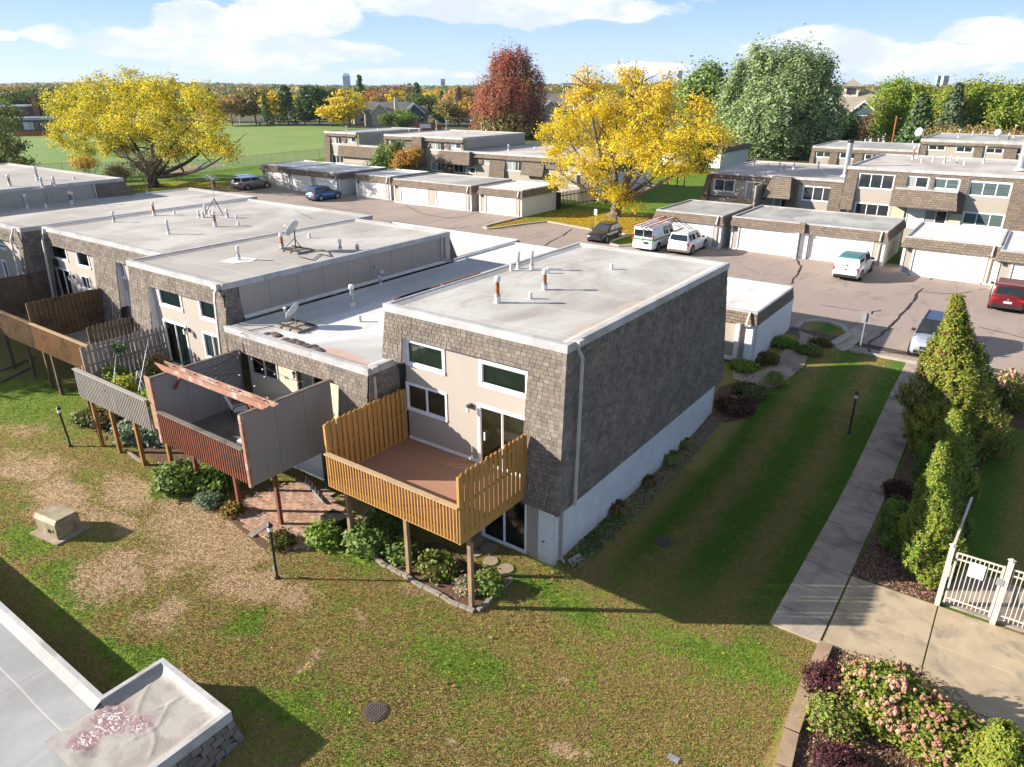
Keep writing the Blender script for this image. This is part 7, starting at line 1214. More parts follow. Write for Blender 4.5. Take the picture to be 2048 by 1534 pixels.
arbor(2010, 1620, 1470, 100, 0, 'yellow-green arborvitae cut by the lower right corner', ['thuja', 'goldgreen'], [.6, .4], 2200, 13, .05, .5)
# ---- shrubs
def bush(px, py, rx, ry, lbl, ms, n, k, spread, sz, nm='shrub', wt_=None, asp=1.5, hh=None, shell=.5, up=.5, stems=6):
    b = onground(px, py+ry*.8); t = T(nm, lbl, nm.split('_')[-1], tuple(b)); d = math.sqrt(b.x**2+b.y**2+(b.z-CAMZ)**2); rX = rx*d/FPX; rz = hh or ry*d/FPX/.75
    crown(t, [((b.x, b.y+rX*.1, b.z+rz*.55), (rX, rX*.85, rz*.55))], n, k, spread, sz, ms, rg, shell, 'foliage', wt_, up, asp)
    limbs(t, b, [(b.x+rg.normal()*rX*.5, b.y+rg.normal()*rX*.4, b.z+rz*.8) for _ in range(stems)], max(.012, rX*.03), rg, 'twig', 2, 'stem'); return t, b, rX, rz
bush(1652, 1365, 44, 42, 'dark burgundy shrub at the top corner of the lower right bed', ['burgundy'], 420, 14, .07, .045); bush(1680, 1532, 44, 26, 'dark burgundy shrub cut by the bottom edge of the picture', ['burgundy'], 420, 14, .07, .045); bush(1789, 978, 24, 20, 'small round burgundy barberry beside the path', ['burgundy'], 240, 14, .05, .04); bush(1862, 868, 26, 16, 'dark burgundy shrub at the foot of the tallest gold conifer', ['burgundy'], 200, 14, .06, .045)
bush(1660, 1430, 40, 40, 'straggly dry plant with pale stems between the burgundy shrubs', ['drygrass', 'brightgreen'], 170, 8, .12, .06, wt_=[.6, .4], stems=14)
def hydrangea(px, py, rx, ry, lbl, nfl, n, seed, pale=.5, fsz=.075):
    t, b, rX, rz = bush(px, py, rx, ry, lbl, ['hydleaf', 'hosta', 'goldgreen'], n, 14, .11, .07, wt_=[.55, .25, .2], stems=9, shell=.4); r2 = np.random.default_rng(seed); pr = []
    for m_ in ('flower', 'flowerpale'):
        q = MB()
        for _ in range(9): d = r2.normal(size=3); d /= np.linalg.norm(d); q.ball(d*.55, .55, n=5)
        o = q.build('flower_head', M[m_]); pr.append(o.data); bpy.data.objects.remove(o)
    for i in range(nfl):
        d = r2.normal(size=3); d += .5*np.sin(d*4+seed); d[2] = abs(d[2])*.9+.05; d[1] -= .25; d /= np.linalg.norm(d); s = fsz*r2.uniform(.7, 1.25); o = bpy.data.objects.new('flower_head', pr[int(r2.random() < pale)]); COL.objects.link(o); o.parent = t
        q_ = r2.uniform(.86, 1.1); o.location = (d[0]*rX*1.02*q_, rX*.1+d[1]*rX*.9*q_, rz*.55+d[2]*rz*.6*q_); o.scale = (s, s, s*1.15); o.rotation_euler = tuple(r2.uniform(-.5, .5, 3))
hydrangea(1772, 1400, 76, 60, 'large hydrangea with many faded pink flower heads in the lower right bed', 290, 1100, 3, .55, .066); hydrangea(1872, 1470, 66, 58, 'second hydrangea with deeper pink heads touching the large one on its right', 150, 620, 4, .25, .066); hydrangea(2025, 785, 46, 40, 'hydrangea with orange-pink heads at the right edge beyond the conifers', 80, 300, 5, .6, .08)
# planting along the building and in the yard
for i, (px, py, rx, ry, ms, lb) in enumerate(((1338, 925, 26, 14, ['drygrass', 'hosta'], 'tuft of strap-leaved daylily halfway along the white base wall'), (1366, 893, 20, 12, ['drygrass', 'hosta'], 'browning daylily tuft, farthest of those along the white base wall'), (1235, 1025, 26, 14, ['drygrass', 'rustplant'], 'wide browning daylily tuft, nearest along the white base wall'), (1297, 968, 18, 11, ['drygrass', 'rustplant'], 'thin yellowing daylily tuft between the two larger ones at the white wall'), (1548, 770, 26, 16, ['drygrass', 'brightgreen'], 'tuft of fountain grass at the bend of the front path'), (1470, 820, 36, 16, ['rustplant', 'burgundy'], 'dark reddish ground plant at the far corner of the near townhouse'), (1500, 790, 34, 12, ['darkgreen', 'drygrass'], 'low dark perennials around the bark ring by the front path'), (1640, 690, 18, 10, ['rustplant', 'green'], 'reddish low shrub on the lawn side of the front path'), (1618, 706, 22, 10, ['drygrass', 'green'], 'low yellow-green perennials on the lawn side of the front path'), (1530, 722, 26, 14, ['green', 'rustplant'], 'bushy green shrub against the white garage wall, middle one'), (1566, 692, 26, 12, ['brightgreen', 'green'], 'bright green bushes at the far end of the white garage wall'), (1488, 738, 26, 10, ['hosta', 'brightgreen'], 'bright lime hostas at the near corner of the white garage'))):
    b = onground(px, py); t = T('plant', lb, 'plant', tuple(b)); d = math.sqrt(b.x**2+b.y**2+(b.z-CAMZ)**2); rX = rx*d/FPX; grassy = 'tuft' in lb
    if grassy:
        n_ = 200; a = rg.uniform(0, 6.283, n_); L_ = rX*rg.uniform(.6, 1.15, n_); w_ = .018; hz_ = rX*rg.uniform(.5, .95, n_); dx, dy = np.cos(a), np.sin(a); B0 = np.stack([b.x+dx*.05, b.y+dy*.05, np.full(n_, b.z)], 1); P1 = B0+np.stack([dx*L_*.45, dy*L_*.45, hz_], 1); P2 = B0+np.stack([dx*L_, dy*L_, hz_*.45], 1); sd_ = np.stack([-dy*w_, dx*w_, 0*a], 1)
        V = np.stack([B0-sd_, B0+sd_, P1+sd_, P1-sd_, P1-sd_, P1+sd_, P2+sd_*.3, P2-sd_*.3], 1).reshape(-1, 3); Fc = np.arange(8*n_).reshape(-1, 4); bulk('foliage', V, Fc, [M[m_] for m_ in ms], t, rg.choice(len(ms), len(Fc)), off=tuple(b))
    else: crown(t, [((b.x, b.y, b.z+rX*.22), (rX, rX*.8, rX*.32))], 170, 14, .10, .09, ms, rg, .3, 'foliage')
for px, py, rx, ry, ms, lb, sz in ((645, 1070, 26, 18, ['hosta', 'brightgreen'], 'variegated hosta beside the slatted black bin', .12), (735, 1075, 40, 26, ['hosta', 'green'], 'leafy green hostas behind the left post of the cedar deck', .13), (770, 1040, 34, 18, ['green', 'brightgreen'], 'darker leafy plants in the shade under the cedar deck', .12), (800, 1100, 30, 16, ['hosta', 'green'], 'yellow-green hosta beside the middle post of the cedar deck', .12), (875, 1130, 36, 24, ['rustplant', 'green', 'hosta'], 'reddish peony-like clump between the deck posts', .10), (975, 1165, 26, 22, ['green', 'brightgreen', 'drygrass'], 'green bush right of the front deck post', .09), (935, 1170, 20, 20, ['flowerpale', 'sage'], 'dried hydrangea with pale heads at the front deck post', .07), (418, 998, 29, 18, ['sage'], 'round grey-green sage bush at the edge of the patio', .05), (355, 955, 48, 30, ['green', 'hosta'], 'broad leafy bush behind the yellow post, left of the red posts', .12), (425, 955, 40, 28, ['green', 'hosta', 'brightgreen'], 'broad leafy bush between the red deck posts', .12), (465, 1018, 16, 12, ['orange', 'rustplant', 'hosta'], 'small orange-leaved shrub beside a red deck post', .08), (562, 1078, 22, 16, ['rustplant', 'green'], 'reddish green shrub behind the near lamp post', .08), (272, 865, 34, 14, ['hostawhite'], 'white-edged hostas behind the orange posts', .16), (320, 870, 26, 12, ['hostawhite'], 'white-edged hostas behind the right orange post', .16), (215, 835, 34, 20, ['darkgreen', 'rustplant'], 'dark shrub under the grey balcony', .1), (170, 835, 18, 14, ['olive', 'green'], 'loose climbing plant at the left post of the grey balcony', .1)):
    bush(px, py, rx, ry, lb, ms, 210, 12, sz*1.1, sz, 'shrub', up=.9, shell=.3)
# plants on the grey balcony
for x, y, r_, ms, lb in ((-30.7, 13.3, .6, ['green', 'hosta'], 'dark green potted plant mass at the front left of the grey balcony'), (-29.3, 12.9, .6, ['brightgreen', 'yellowgreen'], 'yellow-green leafy plants along the grey balcony rail'), (-26.9, 12.9, .65, ['brightgreen'], 'bright lime green plant at the right end of the grey balcony'), (-30.6, 15.2, .6, ['rustplant', 'olive'], 'reddish brown plants against the grey picket fence'), (-29.6, 14.6, .55, ['rustplant', 'green'], 'rust and green plants in the middle of the grey balcony'), (-27.4, 15.0, .45, ['brightgreen'], 'small bright green planter at the back of the grey balcony')):
    t = T('plant', lb, 'plant', (x, y, .95)); crown(t, [((x, y, 1.45), (r_, r_*.7, .42))], 150, 12, .10, .09, ms, rg, .2, 'foliage'); MB().lathe((x, y, .95), [(.22, 0), (.30, .35), (.32, .36)], 14).build('pot', M['stone'], t)
# fallen leaves
def litter(n, cx_, cy_, rx, ry, m_, sz, seed, name='fallen_leaves', zz=.03, ymin=-99):
    r2 = np.random.default_rng(seed); X = cx_+r2.normal(size=n)*rx*.6; Y = cy_+r2.normal(size=n)*ry*.6; ok_ = Y > ymin; X, Y = X[ok_], Y[ok_]; n = len(X); Z = np.array([gz(y) for y in Y])+zz; C = np.stack([X, Y, Z], 1); V, Fc = kites(C, sz, r2, 4, 1.2); stuff(bulk(name, V, Fc, [M[q] for q in m_], None, r2.choice(len(m_), n)))
litter(10000, -35, 66.5, 9, 7, ['yellow', 'goldthin', 'orange'], .12, 1, ymin=62.4); litter(1100, -43.2, 60.6, 1.2, 2.6, ['orange', 'goldthin'], .12, 2); litter(5000, -97, 59, 8, 5, ['yellow', 'goldthin'], .15, 3); litter(1300, -7, 38, 5, 3, ['tanleaf', 'goldthin'], .06, 4); litter(700, -10.2, 22, .45, 7, ['green', 'brightgreen', 'tanleaf'], .09, 9, 'ground_cover', .07); litter(450, -10.2, 19.5, .4, 2, ['green', 'darkgreen'], .10, 10, 'ground_cover', .08); litter(350, -6, 24, 5, 7, ['tanleaf'], .05, 5); litter(260, -10, 12, 9, 5, ['tanleaf', 'yellow'], .05, 6)
def chips(n, poly_px, ms, sz, seed):
    q = [Vector(onground(*p)).to_2d() for p in poly_px]; xs_, ys_ = [p.x for p in q], [p.y for p in q]; r2 = np.random.default_rng(seed); out = []
    from mathutils.geometry import intersect_point_quad_2d, intersect_point_tri_2d
    while len(out) < n:
        p = Vector((r2.uniform(min(xs_), max(xs_)), r2.uniform(min(ys_), max(ys_))))
        c = False
        for i in range(len(q)):
            a, b_ = q[i], q[i-1]
            if (a.y > p.y) != (b_.y > p.y) and p.x < (b_.x-a.x)*(p.y-a.y)/(b_.y-a.y)+a.x: c = not c
        if c: out.append((p.x, p.y, gz(p.y)+.05))
    V, Fc = kites(np.array(out), sz, r2, 1.2, 2.6); stuff(bulk('bark_chips', V, Fc, [M[m_] for m_ in ms], None, r2.choice(len(ms), n)))
mat('chip1', (.26, .13, .08), None, 9, .9); mat('chip2', (.13, .065, .042), None, 9, .9); mat('chip3', (.36, .26, .19), None, 9, .9)
chips(9000, [(1655, 1296), (1700, 1305), (1820, 1330), (1900, 1370), (1945, 1420), (1935, 1534), (1930, 1640), (1550, 1640), (1585, 1534), (1600, 1462), (1628, 1378)], ['chip1', 'chip2', 'chip3'], .035, 1); chips(6000, [(1700, 1152), (1872, 1210), (1895, 1180), (1900, 1100), (1760, 1060)], ['chip1', 'chip2', 'chip3'], .035, 2)
# ================================================================ small things
# ---- patio pavers, stepping stones, bed edging
t = bpy.data.objects.new('patio', None); COL.objects.link(t); t.location = (-19.6, 14.6, -2); t['kind'] = 'structure'
pol = [tuple(atz(*p, -2))[:2] for p in ((486, 1004), (520, 985), (600, 962), (650, 985), (705, 1030), (700, 1055), (655, 1085), (585, 1104), (560, 1098), (505, 1068), (470, 1035))]
def inside(x, y, q):
    c = False
    for i in range(len(q)):
        a, b_ = q[i], q[i-1]
        if (a[1] > y) != (b_[1] > y) and x < (b_[0]-a[0])*(y-a[1])/(b_[1]-a[1])+a[0]: c = not c
    return c
struct(MB().add([(x, y, -1.985) for x, y in pol], [tuple(range(len(pol)))]).build('sand_bed', M['mulch'], fix=False))
PV = [MB().hexa([(0, 0, 0), (.36, 0, 0), (.36, .17, 0), (0, .17, 0), (.006, .006, .045), (.354, .006, .045), (.354, .164, .045), (.006, .164, .045)]).build('paver', M['paver%d' % i]) for i in range(4)]; PVm = [o.data for o in PV]
for o in PV: bpy.data.objects.remove(o)
rp = random.Random(8); cnt = 0; yy = 12.2; row = 0
while yy < 17:
    xx = -24+(.19 if row % 2 else 0)
    while xx < -16:
        if inside(xx+.18, yy+.09, pol) and cnt < 300: o = bpy.data.objects.new('paver', rp.choice(PVm)); COL.objects.link(o); o.parent = t; o.location = (xx+19.6, yy-14.6, .0+rp.uniform(.014, .022)); o.rotation_euler = (0, 0, rp.uniform(-.02, .02)); cnt += 1
        xx += .372
    yy += .182; row += 1
for i, (px, py, r_, sq, lb) in enumerate(((1012, 1137, .27, 0, 'round stepping stone nearest the corner of the near townhouse'), (981, 1122, .27, 0, 'round stepping stone, second from the corner of the near townhouse'), (950, 1105, .27, 0, 'round stepping stone beside the right deck post'), (976, 1096, .30, 1, 'square stepping stone beneath the sliding basement door'), (955, 1082, .30, 1, 'square stepping stone in the shade of the cedar deck'))):
    p = atz(px, py, -1.97); s = MB(); (s.box(p.x-r_, p.x+r_, p.y-r_, p.y+r_, -2.02, -1.955) if sq else s.cyl((p.x, p.y, -2.02), (p.x, p.y, -1.955), r_, r_*.97, 24)); tag(s.build('stepping_stone', M['aggregate']), lb, 'stepping stone')
def edging(lbl, pts, mt='stone', w_=.13, L0=.26, hh=.12):
    pts = [atz(*p, -1.95) for p in pts]; c = pts[len(pts)//2]; t = T('bed_edging', lbl, 'edging', (c.x, c.y, -2)); rr = random.Random(5)
    for a, b_ in zip(pts[:-1], pts[1:]):
        n_ = max(1, round((b_-a).length/L0))
        for i in range(n_):
            p, q = a.lerp(b_, i/n_+.03/n_), a.lerp(b_, (i+1)/n_-.03/n_); dz = Vector((rr.uniform(-.015, .015), rr.uniform(-.015, .015), rr.uniform(-.015, .01))); MB().bar(p+dz, q+dz, w_, hh).build('edging_brick', M[mt], t)
edging('grey brick edging curving round the planting under the cedar deck', [(745, 1112), (765, 1128), (805, 1148), (835, 1167), (870, 1185), (905, 1205), (948, 1223)]); edging('grey brick edging on the right side of the bed under the cedar deck', [(955, 1222), (985, 1195), (1005, 1175), (1023, 1158)])
edging('pale timber edging near the orange posts', [(250, 900), (285, 925)], 'greypicket', .1, 1.2)
for i, (a, b_, lb) in enumerate((((335, 992), (372, 975), 'grey board lying on the grass beside the leafy bushes, lower one'), ((355, 980), (382, 968), 'shorter grey board lying beside the leafy bushes, upper one'), ((500, 1072), (532, 1050), 'flat tan paving plank in front of the patio'), ((0, 742), (70, 715), 'long landscape timber lying in the shade under the dark deck, upper one'), ((0, 765), (60, 735), 'long landscape timber under the dark deck, lower one'))):
    p, q = atz(*a, -1.95), atz(*b_, -1.95); tag(MB().bar(p, q, .30 if i == 2 else .16, .05).build('board', M['stone' if i == 2 else 'deckgrey']), lb, 'board')
p = atz(660, 1004, -1.95); tag(MB().add([tuple(atz(*q, -1.93)) for q in ((622, 990), (650, 975), (672, 985), (640, 1004))], [(0, 1, 2, 3)]).build('doormat', M['paver3'], fix=False), 'pinkish square mat on the patio before the basement door', 'mat')
# folding ladder / cot frame under the red deck
t = T('ladder', 'dark metal ladder lying on its side under the red deck', 'ladder', (-20.6, 15.6, -2)); a, b_ = Vector((-21.8, 15.75, -1.85)), Vector((-19.9, 15.1, -1.85))
for dz in (0, .42): MB().bar(a+Vector((0, 0, dz)), b_+Vector((0, 0, dz)), .04, .07).build('rail', M['black' if dz else 'galv'], t)
for i in range(6): q = a.lerp(b_, (i+.5)/6); MB().cyl(q, q+Vector((0, .05, .42)), .02, n=6).build('rung', M['galv'], t)
p = atz(672, 1060, -2); t = T('deck_box', 'black storage box with slatted lid beside the left cedar deck post', 'storage box', (p.x, p.y, -2)); MB().box(p.x-.42, p.x+.42, p.y-.3, p.y+.3, -2, -1.42).build('box', M['black'], t)
for i in range(7): box(p.x-.42+i*.12, p.x-.32+i*.12, p.y-.31, p.y+.31, -1.418, -1.39).build('slat', M['black'], t)
t = T('garden_hose', 'coiled dark green hose beside the black box under the deck', 'hose', (p.x+.9, p.y+.2, -1.9)); mat('hose', (.02, .07, .06), None, 4, .5)
for i in range(5): MB().tube([(p.x+.75+math.cos(a*.5)*(.30+i*.02), p.y+.25+math.sin(a*.5)*(.24+i*.02), -1.93+i*.05) for a in range(13)], .018, 6).build('coil', M['hose'], t)
tag(MB().bar(atz(690, 1075, -1.9), atz(735, 1022, -1.75), .12, .09).build('downspout_pipe', M['sidinggrey']), 'long grey drainpipe lying between the box and the deck post', 'pipe')
tag(MB().tube([atz(*q, -1.97) for q in ((40, 745), (52, 765), (48, 775), (36, 772))]+[atz(36, 772, -1.96)], .015, 6).build('garden_hose', M['hose']), 'thin green hose looping on the grass at the far left', 'hose')
tag(MB().add([tuple(x) for x in (Vector(atz(1135, 1120, -1.9)), Vector(atz(1158, 1106, -1.9)), Vector(atz(1170, 1116, -1.96)), Vector(atz(1145, 1135, -1.96)))], [(0, 1, 2, 3)]).build('splash_block', M['sidinggrey'], fix=False), 'dark splash block at the foot of the corner downspout', 'splash block')
# clothes frame and trellis on the grey balcony
t = T('clothes_line', 'white poles and lines stretched over the plants on the grey balcony', 'clothes line', (-29, 13.5, .95))
for a, b_ in (((-31.3, 15.3, 2.5), (-27.2, 12.5, 1.95)), ((-31.3, 13.8, 2.3), (-29.4, 12.6, 1.75))): MB().cyl(a, b_, .014, n=6).build('line', M['whitetrim'], t)
for a, b_ in (((-28.6, 13.5, .95), (-28.9, 13.4, 2.1)), ((-29.2, 13.2, .95), (-28.9, 13.4, 2.1)), ((-27.6, 12.8, .95), (-27.6, 12.8, 2.0))): MB().cyl(a, b_, .02, n=6).build('pole', M['whitetrim'], t)
t = T('plant', 'hanging green basket plant on the grey picket fence', 'plant', (-31.3, 13.9, 1.2)); crown(t, [((-31.2, 13.9, 2.5), (.32, .25, .2))], 40, 12, .08, .08, ['green', 'hostawhite'], rg, .2, 'foliage'); MB().tube([(-31.2, 13.9, 2.4), (-31.2, 13.85, 1.6), (-31.15, 13.8, 1.1)], .03, 6).build('stem', M['green'], t)
# ---- lamp posts
def lamp(px, py, hh, lbl, gb=True, side=1, lean=(0, 0)):
    b = onground(px, py); z = b.z; t = T('lamp_post', lbl, 'lamp post', tuple(b), group='path lamps on black posts'); lx, ly = lean; tp = Vector((b.x+lx, b.y+ly, z+hh)); MB().cyl((b.x, b.y, z-.05), tp-Vector((0, 0, .3)), .042, n=12).build('post', M['black'], t); MB().cyl((b.x, b.y, z), (b.x, b.y, z+.05), .09).build('foot', M['black'], t)
    MB().lathe(tp-Vector((0, 0, .32)), [(.05, 0), (.075, .03), (.085, .2), (.09, .21)], 6, sm=False).build('lantern', M['bulb'], t); MB().lathe(tp-Vector((0, 0, .12)), [(.125, 0), (.10, .04), (.03, .13), (.008, .18)], 6, sm=False).build('lamp_top', M['black'], t); MB().cyl(tp-Vector((0, 0, .35)), tp-Vector((0, 0, .31)), .075).build('collar', M['black'], t)
    if gb: MB().box(b.x-.05-side*.09, b.x+.05-side*.09, b.y-.04, b.y+.04, z+.32, z+.46).build('outlet_box', M['galv'], t)
lamp(555, 1157, 2.15, 'black lamp post on the lawn in front of the brick patio'); lamp(142, 893, 1.95, 'leaning black lamp post on the left lawn by the grey balcony', lean=(-.15, -.05)); lamp(1698, 866, 2.0, 'black lamp post on the shaded side lawn by the straight path', False); lamp(1302, 366, 2.2, 'distant dark post on the far lawn right of the golden tree', False)
# ---- sign posts
def signpost(px, py, hh, lbl, sw, sh, face, backm='galv'):
    b = onground(px, py); t = T('sign_post', lbl, 'sign', tuple(b)); z = b.z; MB().box(b.x-.03, b.x+.03, b.y-.03, b.y+.03, z-.05, z+hh).build('post', M['galv'], t); s_ = MB().box(b.x-sw/2, b.x+sw/2, b.y+(face*.034), b.y+(face*.048), z+hh-sh-.05, z+hh); s_.build('sign_plate', M[backm], t); return b, t
b, t = signpost(1190, 462, 2.1, 'small upright sign on a metal post by the golden leaf-covered lawn', .32, .5, -1, 'paperwhite'); mat('signtext', (.10, .2, .12), None, 4, .6)
for i in range(4): box(b.x-.11, b.x+.11, b.y-.052, b.y-.0485, 1.62+i*.09, 1.66+i*.09).build('lettering', M['signtext'], t)
b, t = signpost(1718, 706, 2.25, 'metal sign post seen from behind at the kerb of the side lawn', .44, .44, 1); MB().box(b.x-.2, b.x-.05, b.y+.035, b.y+.05, b.z+1.75, b.z+1.85).build('sticker', M['paperwhite'], t)
# ---- transformer box
p = atz(122, 1062, -2); t = T('utility_box', 'weathered tan utility cabinet on a concrete pad in the lawn', 'utility box', (p.x, p.y, -2), R(8)); t.scale = (.85, .85, .85); MB().box(-.95, .95, -.75, .75, 0, .07).build('pad', M['concretegrey'], t, True)
MB().prism([(-.68, -.52, .07), (-.68, .52, .07), (-.68, .52, .80), (-.68, .40, .95), (-.68, -.40, .95), (-.68, -.52, .80)], (1.36, 0, 0)).build('cabinet', M['utilitybox'], t, True); MB().prism([(-.72, -.55, .78), (-.72, -.42, .965), (-.72, .42, .965), (-.72, .55, .78), (-.72, .52, .76), (-.72, .4, .94), (-.72, -.4, .94), (-.72, -.52, .76)], (1.44, 0, 0)).build('lid', M['utilitybox'], t, True); MB().box(.1, .25, -.55, -.52, .3, .45).build('lock', M['black'], t, True); MB().box(.4, .5, -.53, -.521, .35, .5).build('sticker', M['sealant'], t, True)
# ---- covers in the grass
for px, py, r_, lb in ((751, 1424, .30, 'round rusty manhole cover in the foreground lawn'), (1328, 1084, .28, 'round dark manhole cover in the shaded side lawn')):
    p = atz(px, py, -2); t = T('manhole_cover', lb, 'manhole cover', tuple(p)); MB().cyl((p.x, p.y, -2.03), (p.x, p.y, -1.965), r_*1.08, n=28).build('ring', M['iron'], t); MB().cyl((p.x, p.y, -1.965), (p.x, p.y, -1.955), r_*.95, n=28).build('lid', M['iron'], t)
    mb = MB()
    for i in range(7):
        for j in range(7):
            x, y = (i-3)*r_*.25, (j-3)*r_*.25
            if math.hypot(x, y) < r_*.85: mb.box(p.x+x-.02, p.x+x+.02, p.y+y-.02, p.y+y+.02, -1.955, -1.946)
    stuff(mb.build('stud', M['iron'], t))
p = atz(1347, 1516, -1.97); tag(box(p.x-.14, p.x+.14, p.y-.08, p.y+.08, -2.02, -1.965).build('utility_cover', M['galv']), 'small pale blue-grey rectangular valve cover in the lawn at the bottom edge', 'cover')
# ---- gate and metal fence
mat('fencebeige', (.58, .52, .44), (.52, .46, .39), 3, .45); t = T('gate_fence', 'beige metal picket fence with gate at the right edge', 'fence', (2, 22.5, -2)); zt = .12; Y0 = 22.5
def gp(x, w_=.1, z1=.2, y=Y0): box(x-w_/2, x+w_/2, y-w_/2, y+w_/2, -2, z1).build('post', M['fencebeige'], t); MB().lathe((x, y, z1), [(w_*.8, 0), (w_*.8, .02), (.01, .07)], 4, sm=False).build('post_cap', M['fencebeige'], t)
gp(.18, .14, .22); gp(1.66, .14, .30); gp(4.2, .12, .25)
for (a, b_) in ((.34, 1.54), (1.76, 4.12)):
    for z in (.02, -.18, -1.62): box(a, b_, Y0-.02, Y0+.02, z-.02, z+.025).build('rail', M['fencebeige'], t)
    n_ = int((b_-a)/.115)
    for i in range(n_+1): x = a+.03+(b_-a-.06)*i/n_; box(x-.011, x+.011, Y0-.012, Y0+.012, -1.78, .02).build('picket', M['fencebeige'], t)
for x in (.34, 1.54): box(x-.025, x+.025, Y0-.025, Y0+.025, -1.8, .05).build('stile', M['fencebeige'], t)
for z in (-.25, -1.35): box(.24, .33, Y0-.05, Y0+.05, z, z+.1).build('hinge', M['black'], t)
box(1.44, 1.62, Y0-.09, Y0-.02, -.58, -.36).build('latch', M['galv'], t); box(.72, 1.12, Y0-.045, Y0-.03, -.62, -.12).build('notice', M['paperwhite'], t)
box(.22, .30, 22.6, 25.6, -1.05, -1.0).build('rail', M['fencebeige'], t)
q = aty(1905, 1100, 23.6); tag(MB().bar((.2, 22.7, .2), (.35, 25.9, .26), .07, .06).build('rail_tube', M['fencebeige']), 'beige rail running back from the gate post beside the arborvitae', 'rail')
# bark ring with stones and little iron trellis by the front path
p = onground(1478, 790); mb = MB()
rr = random.Random(3)
for i in range(170): a = rr.uniform(.4, 2.9); r_ = rr.uniform(.75, 1.15); q = Vector((p.x-.2+math.cos(a-1.3)*r_*1.2, p.y+.1-math.sin(a-1.3)*r_*.9+.3, p.z+.05)); mb.ball(q, rr.uniform(.03, .06), n=4)
stuff(mb.build('pebbles', M['aggregate']))
q = onground(1492, 768); t = T('garden_trellis', 'small curled iron garden trellis beside the front path', 'trellis', tuple(q)); 
for sx in (-1, 1): MB().tube([q+Vector((sx*(.05+.3*math.sin(a*.35)), 0, .1+.55*math.sin(a*.26)))+Vector((sx*.04*a*.2, 0, 0)) for a in range(11)], .012, 5).build('scroll', M['black'], t)
MB().cyl(q, q+Vector((0, 0, .5)), .012, n=5).build('stake', M['black'], t)
# ---- person behind the black hatchback
def person(x, y, rz):
    t = T('person', 'person in black T-shirt and blue jeans standing behind the black hatchback', 'person', (x, y, 0), rz)
    verts = [(0, 0, .95), (0, 0, 1.15), (0, .02, 1.38), (0, .02, 1.50), (0, .04, 1.57), (0, .05, 1.72), (.10, 0, .90), (.12, -.02, .50), (.12, .0, .08), (.12, -.12, .03), (-.10, 0, .90), (-.12, -.06, .50), (-.13, .05, .08), (-.13, -.08, .03), (.19, .02, 1.40), (.26, -.02, 1.12), (.24, -.20, .95), (-.19, .02, 1.40), (-.26, .0, 1.12), (-.25, -.12, .90)]
    edges = [(0, 1), (1, 2), (2, 3), (3, 4), (4, 5), (0, 6), (6, 7), (7, 8), (8, 9), (0, 10), (10, 11), (11, 12), (12, 13), (2, 14), (14, 15), (15, 16), (2, 17), (17, 18), (18, 19)]; rad = [.13, .12, .15, .06, .07, .09, .09, .065, .045, .04, .09, .065, .045, .04, .06, .04, .03, .06, .04, .03]
    me = bpy.data.meshes.new('body'); me.from_pydata(verts, edges, []); o = bpy.data.objects.new('body', me); COL.objects.link(o); o.parent = t; m_ = o.modifiers.new('Skin', 'SKIN')
    sv = me.skin_vertices if me.skin_vertices else None
    if not sv:
        bm = bmesh.new(); bm.from_mesh(me); bm.verts.layers.skin.verify(); bm.to_mesh(me); bm.free(); sv = me.skin_vertices
    for i, r_ in enumerate(rad): sv[0].data[i].radius = (r_, r_*.85)
    sv[0].data[0].use_root = True; o.modifiers.new('Sub', 'SUBSURF').levels = 2; o.modifiers['Sub'].render_levels = 2
    m2, kk, b = mk('bodymix'); tcx = kk.new('ShaderNodeTexCoord').outputs['Object']; z = kk.sep(tcx)[2]; x_ = kk.m('ABSOLUTE', kk.sep(tcx)[0]); c = kk.mix(kk.m('GREATER_THAN', z, .98), (.05, .075, .13), (.016, .016, .02)); c = kk.mix(kk.m('GREATER_THAN', z, 1.47), c, (.5, .3, .2)); c = kk.mix(kk.m('MULTIPLY', kk.m('GREATER_THAN', x_, .19), kk.m('LESS_THAN', z, 1.25)), c, (.5, .3, .2)); kk.l.new(c, b.inputs['Base Color']); b.inputs['Roughness'].default_value = .8; me.materials.append(m2)
    MB().ball((0, .07, 1.70), .112, n=10, sq=1.05).build('hair', M['hair'], t, True); MB().ball((0, .03, 1.66), .095, n=10, sq=1.15).build('face', M['skin'], t, True)
    for s in (-1, 1): MB().box(s*.12-.045, s*.12+.045, -.14, .10, 0, .07).build('shoe', M['black'], t, True)
person(-33.7, 64.3, R(150))
# ---- fire hydrant
p = atz(430, 374, 0); t = T('fire_hydrant', 'small reddish fire hydrant on the leaf-strewn grass beyond the roofs', 'fire hydrant', tuple(p)); mat('hydrant', (.25, .07, .03), None, 4, .6); MB().lathe(p, [(.16, 0), (.16, .06), (.11, .08), (.11, .6), (.15, .62), (.14, .7), (.06, .8), (.03, .86)], 12).build('barrel', M['hydrant'], t); MB().cyl(p+Vector((-.2, 0, .5)), p+Vector((.2, 0, .5)), .06).build('nozzle', M['hydrant'], t)
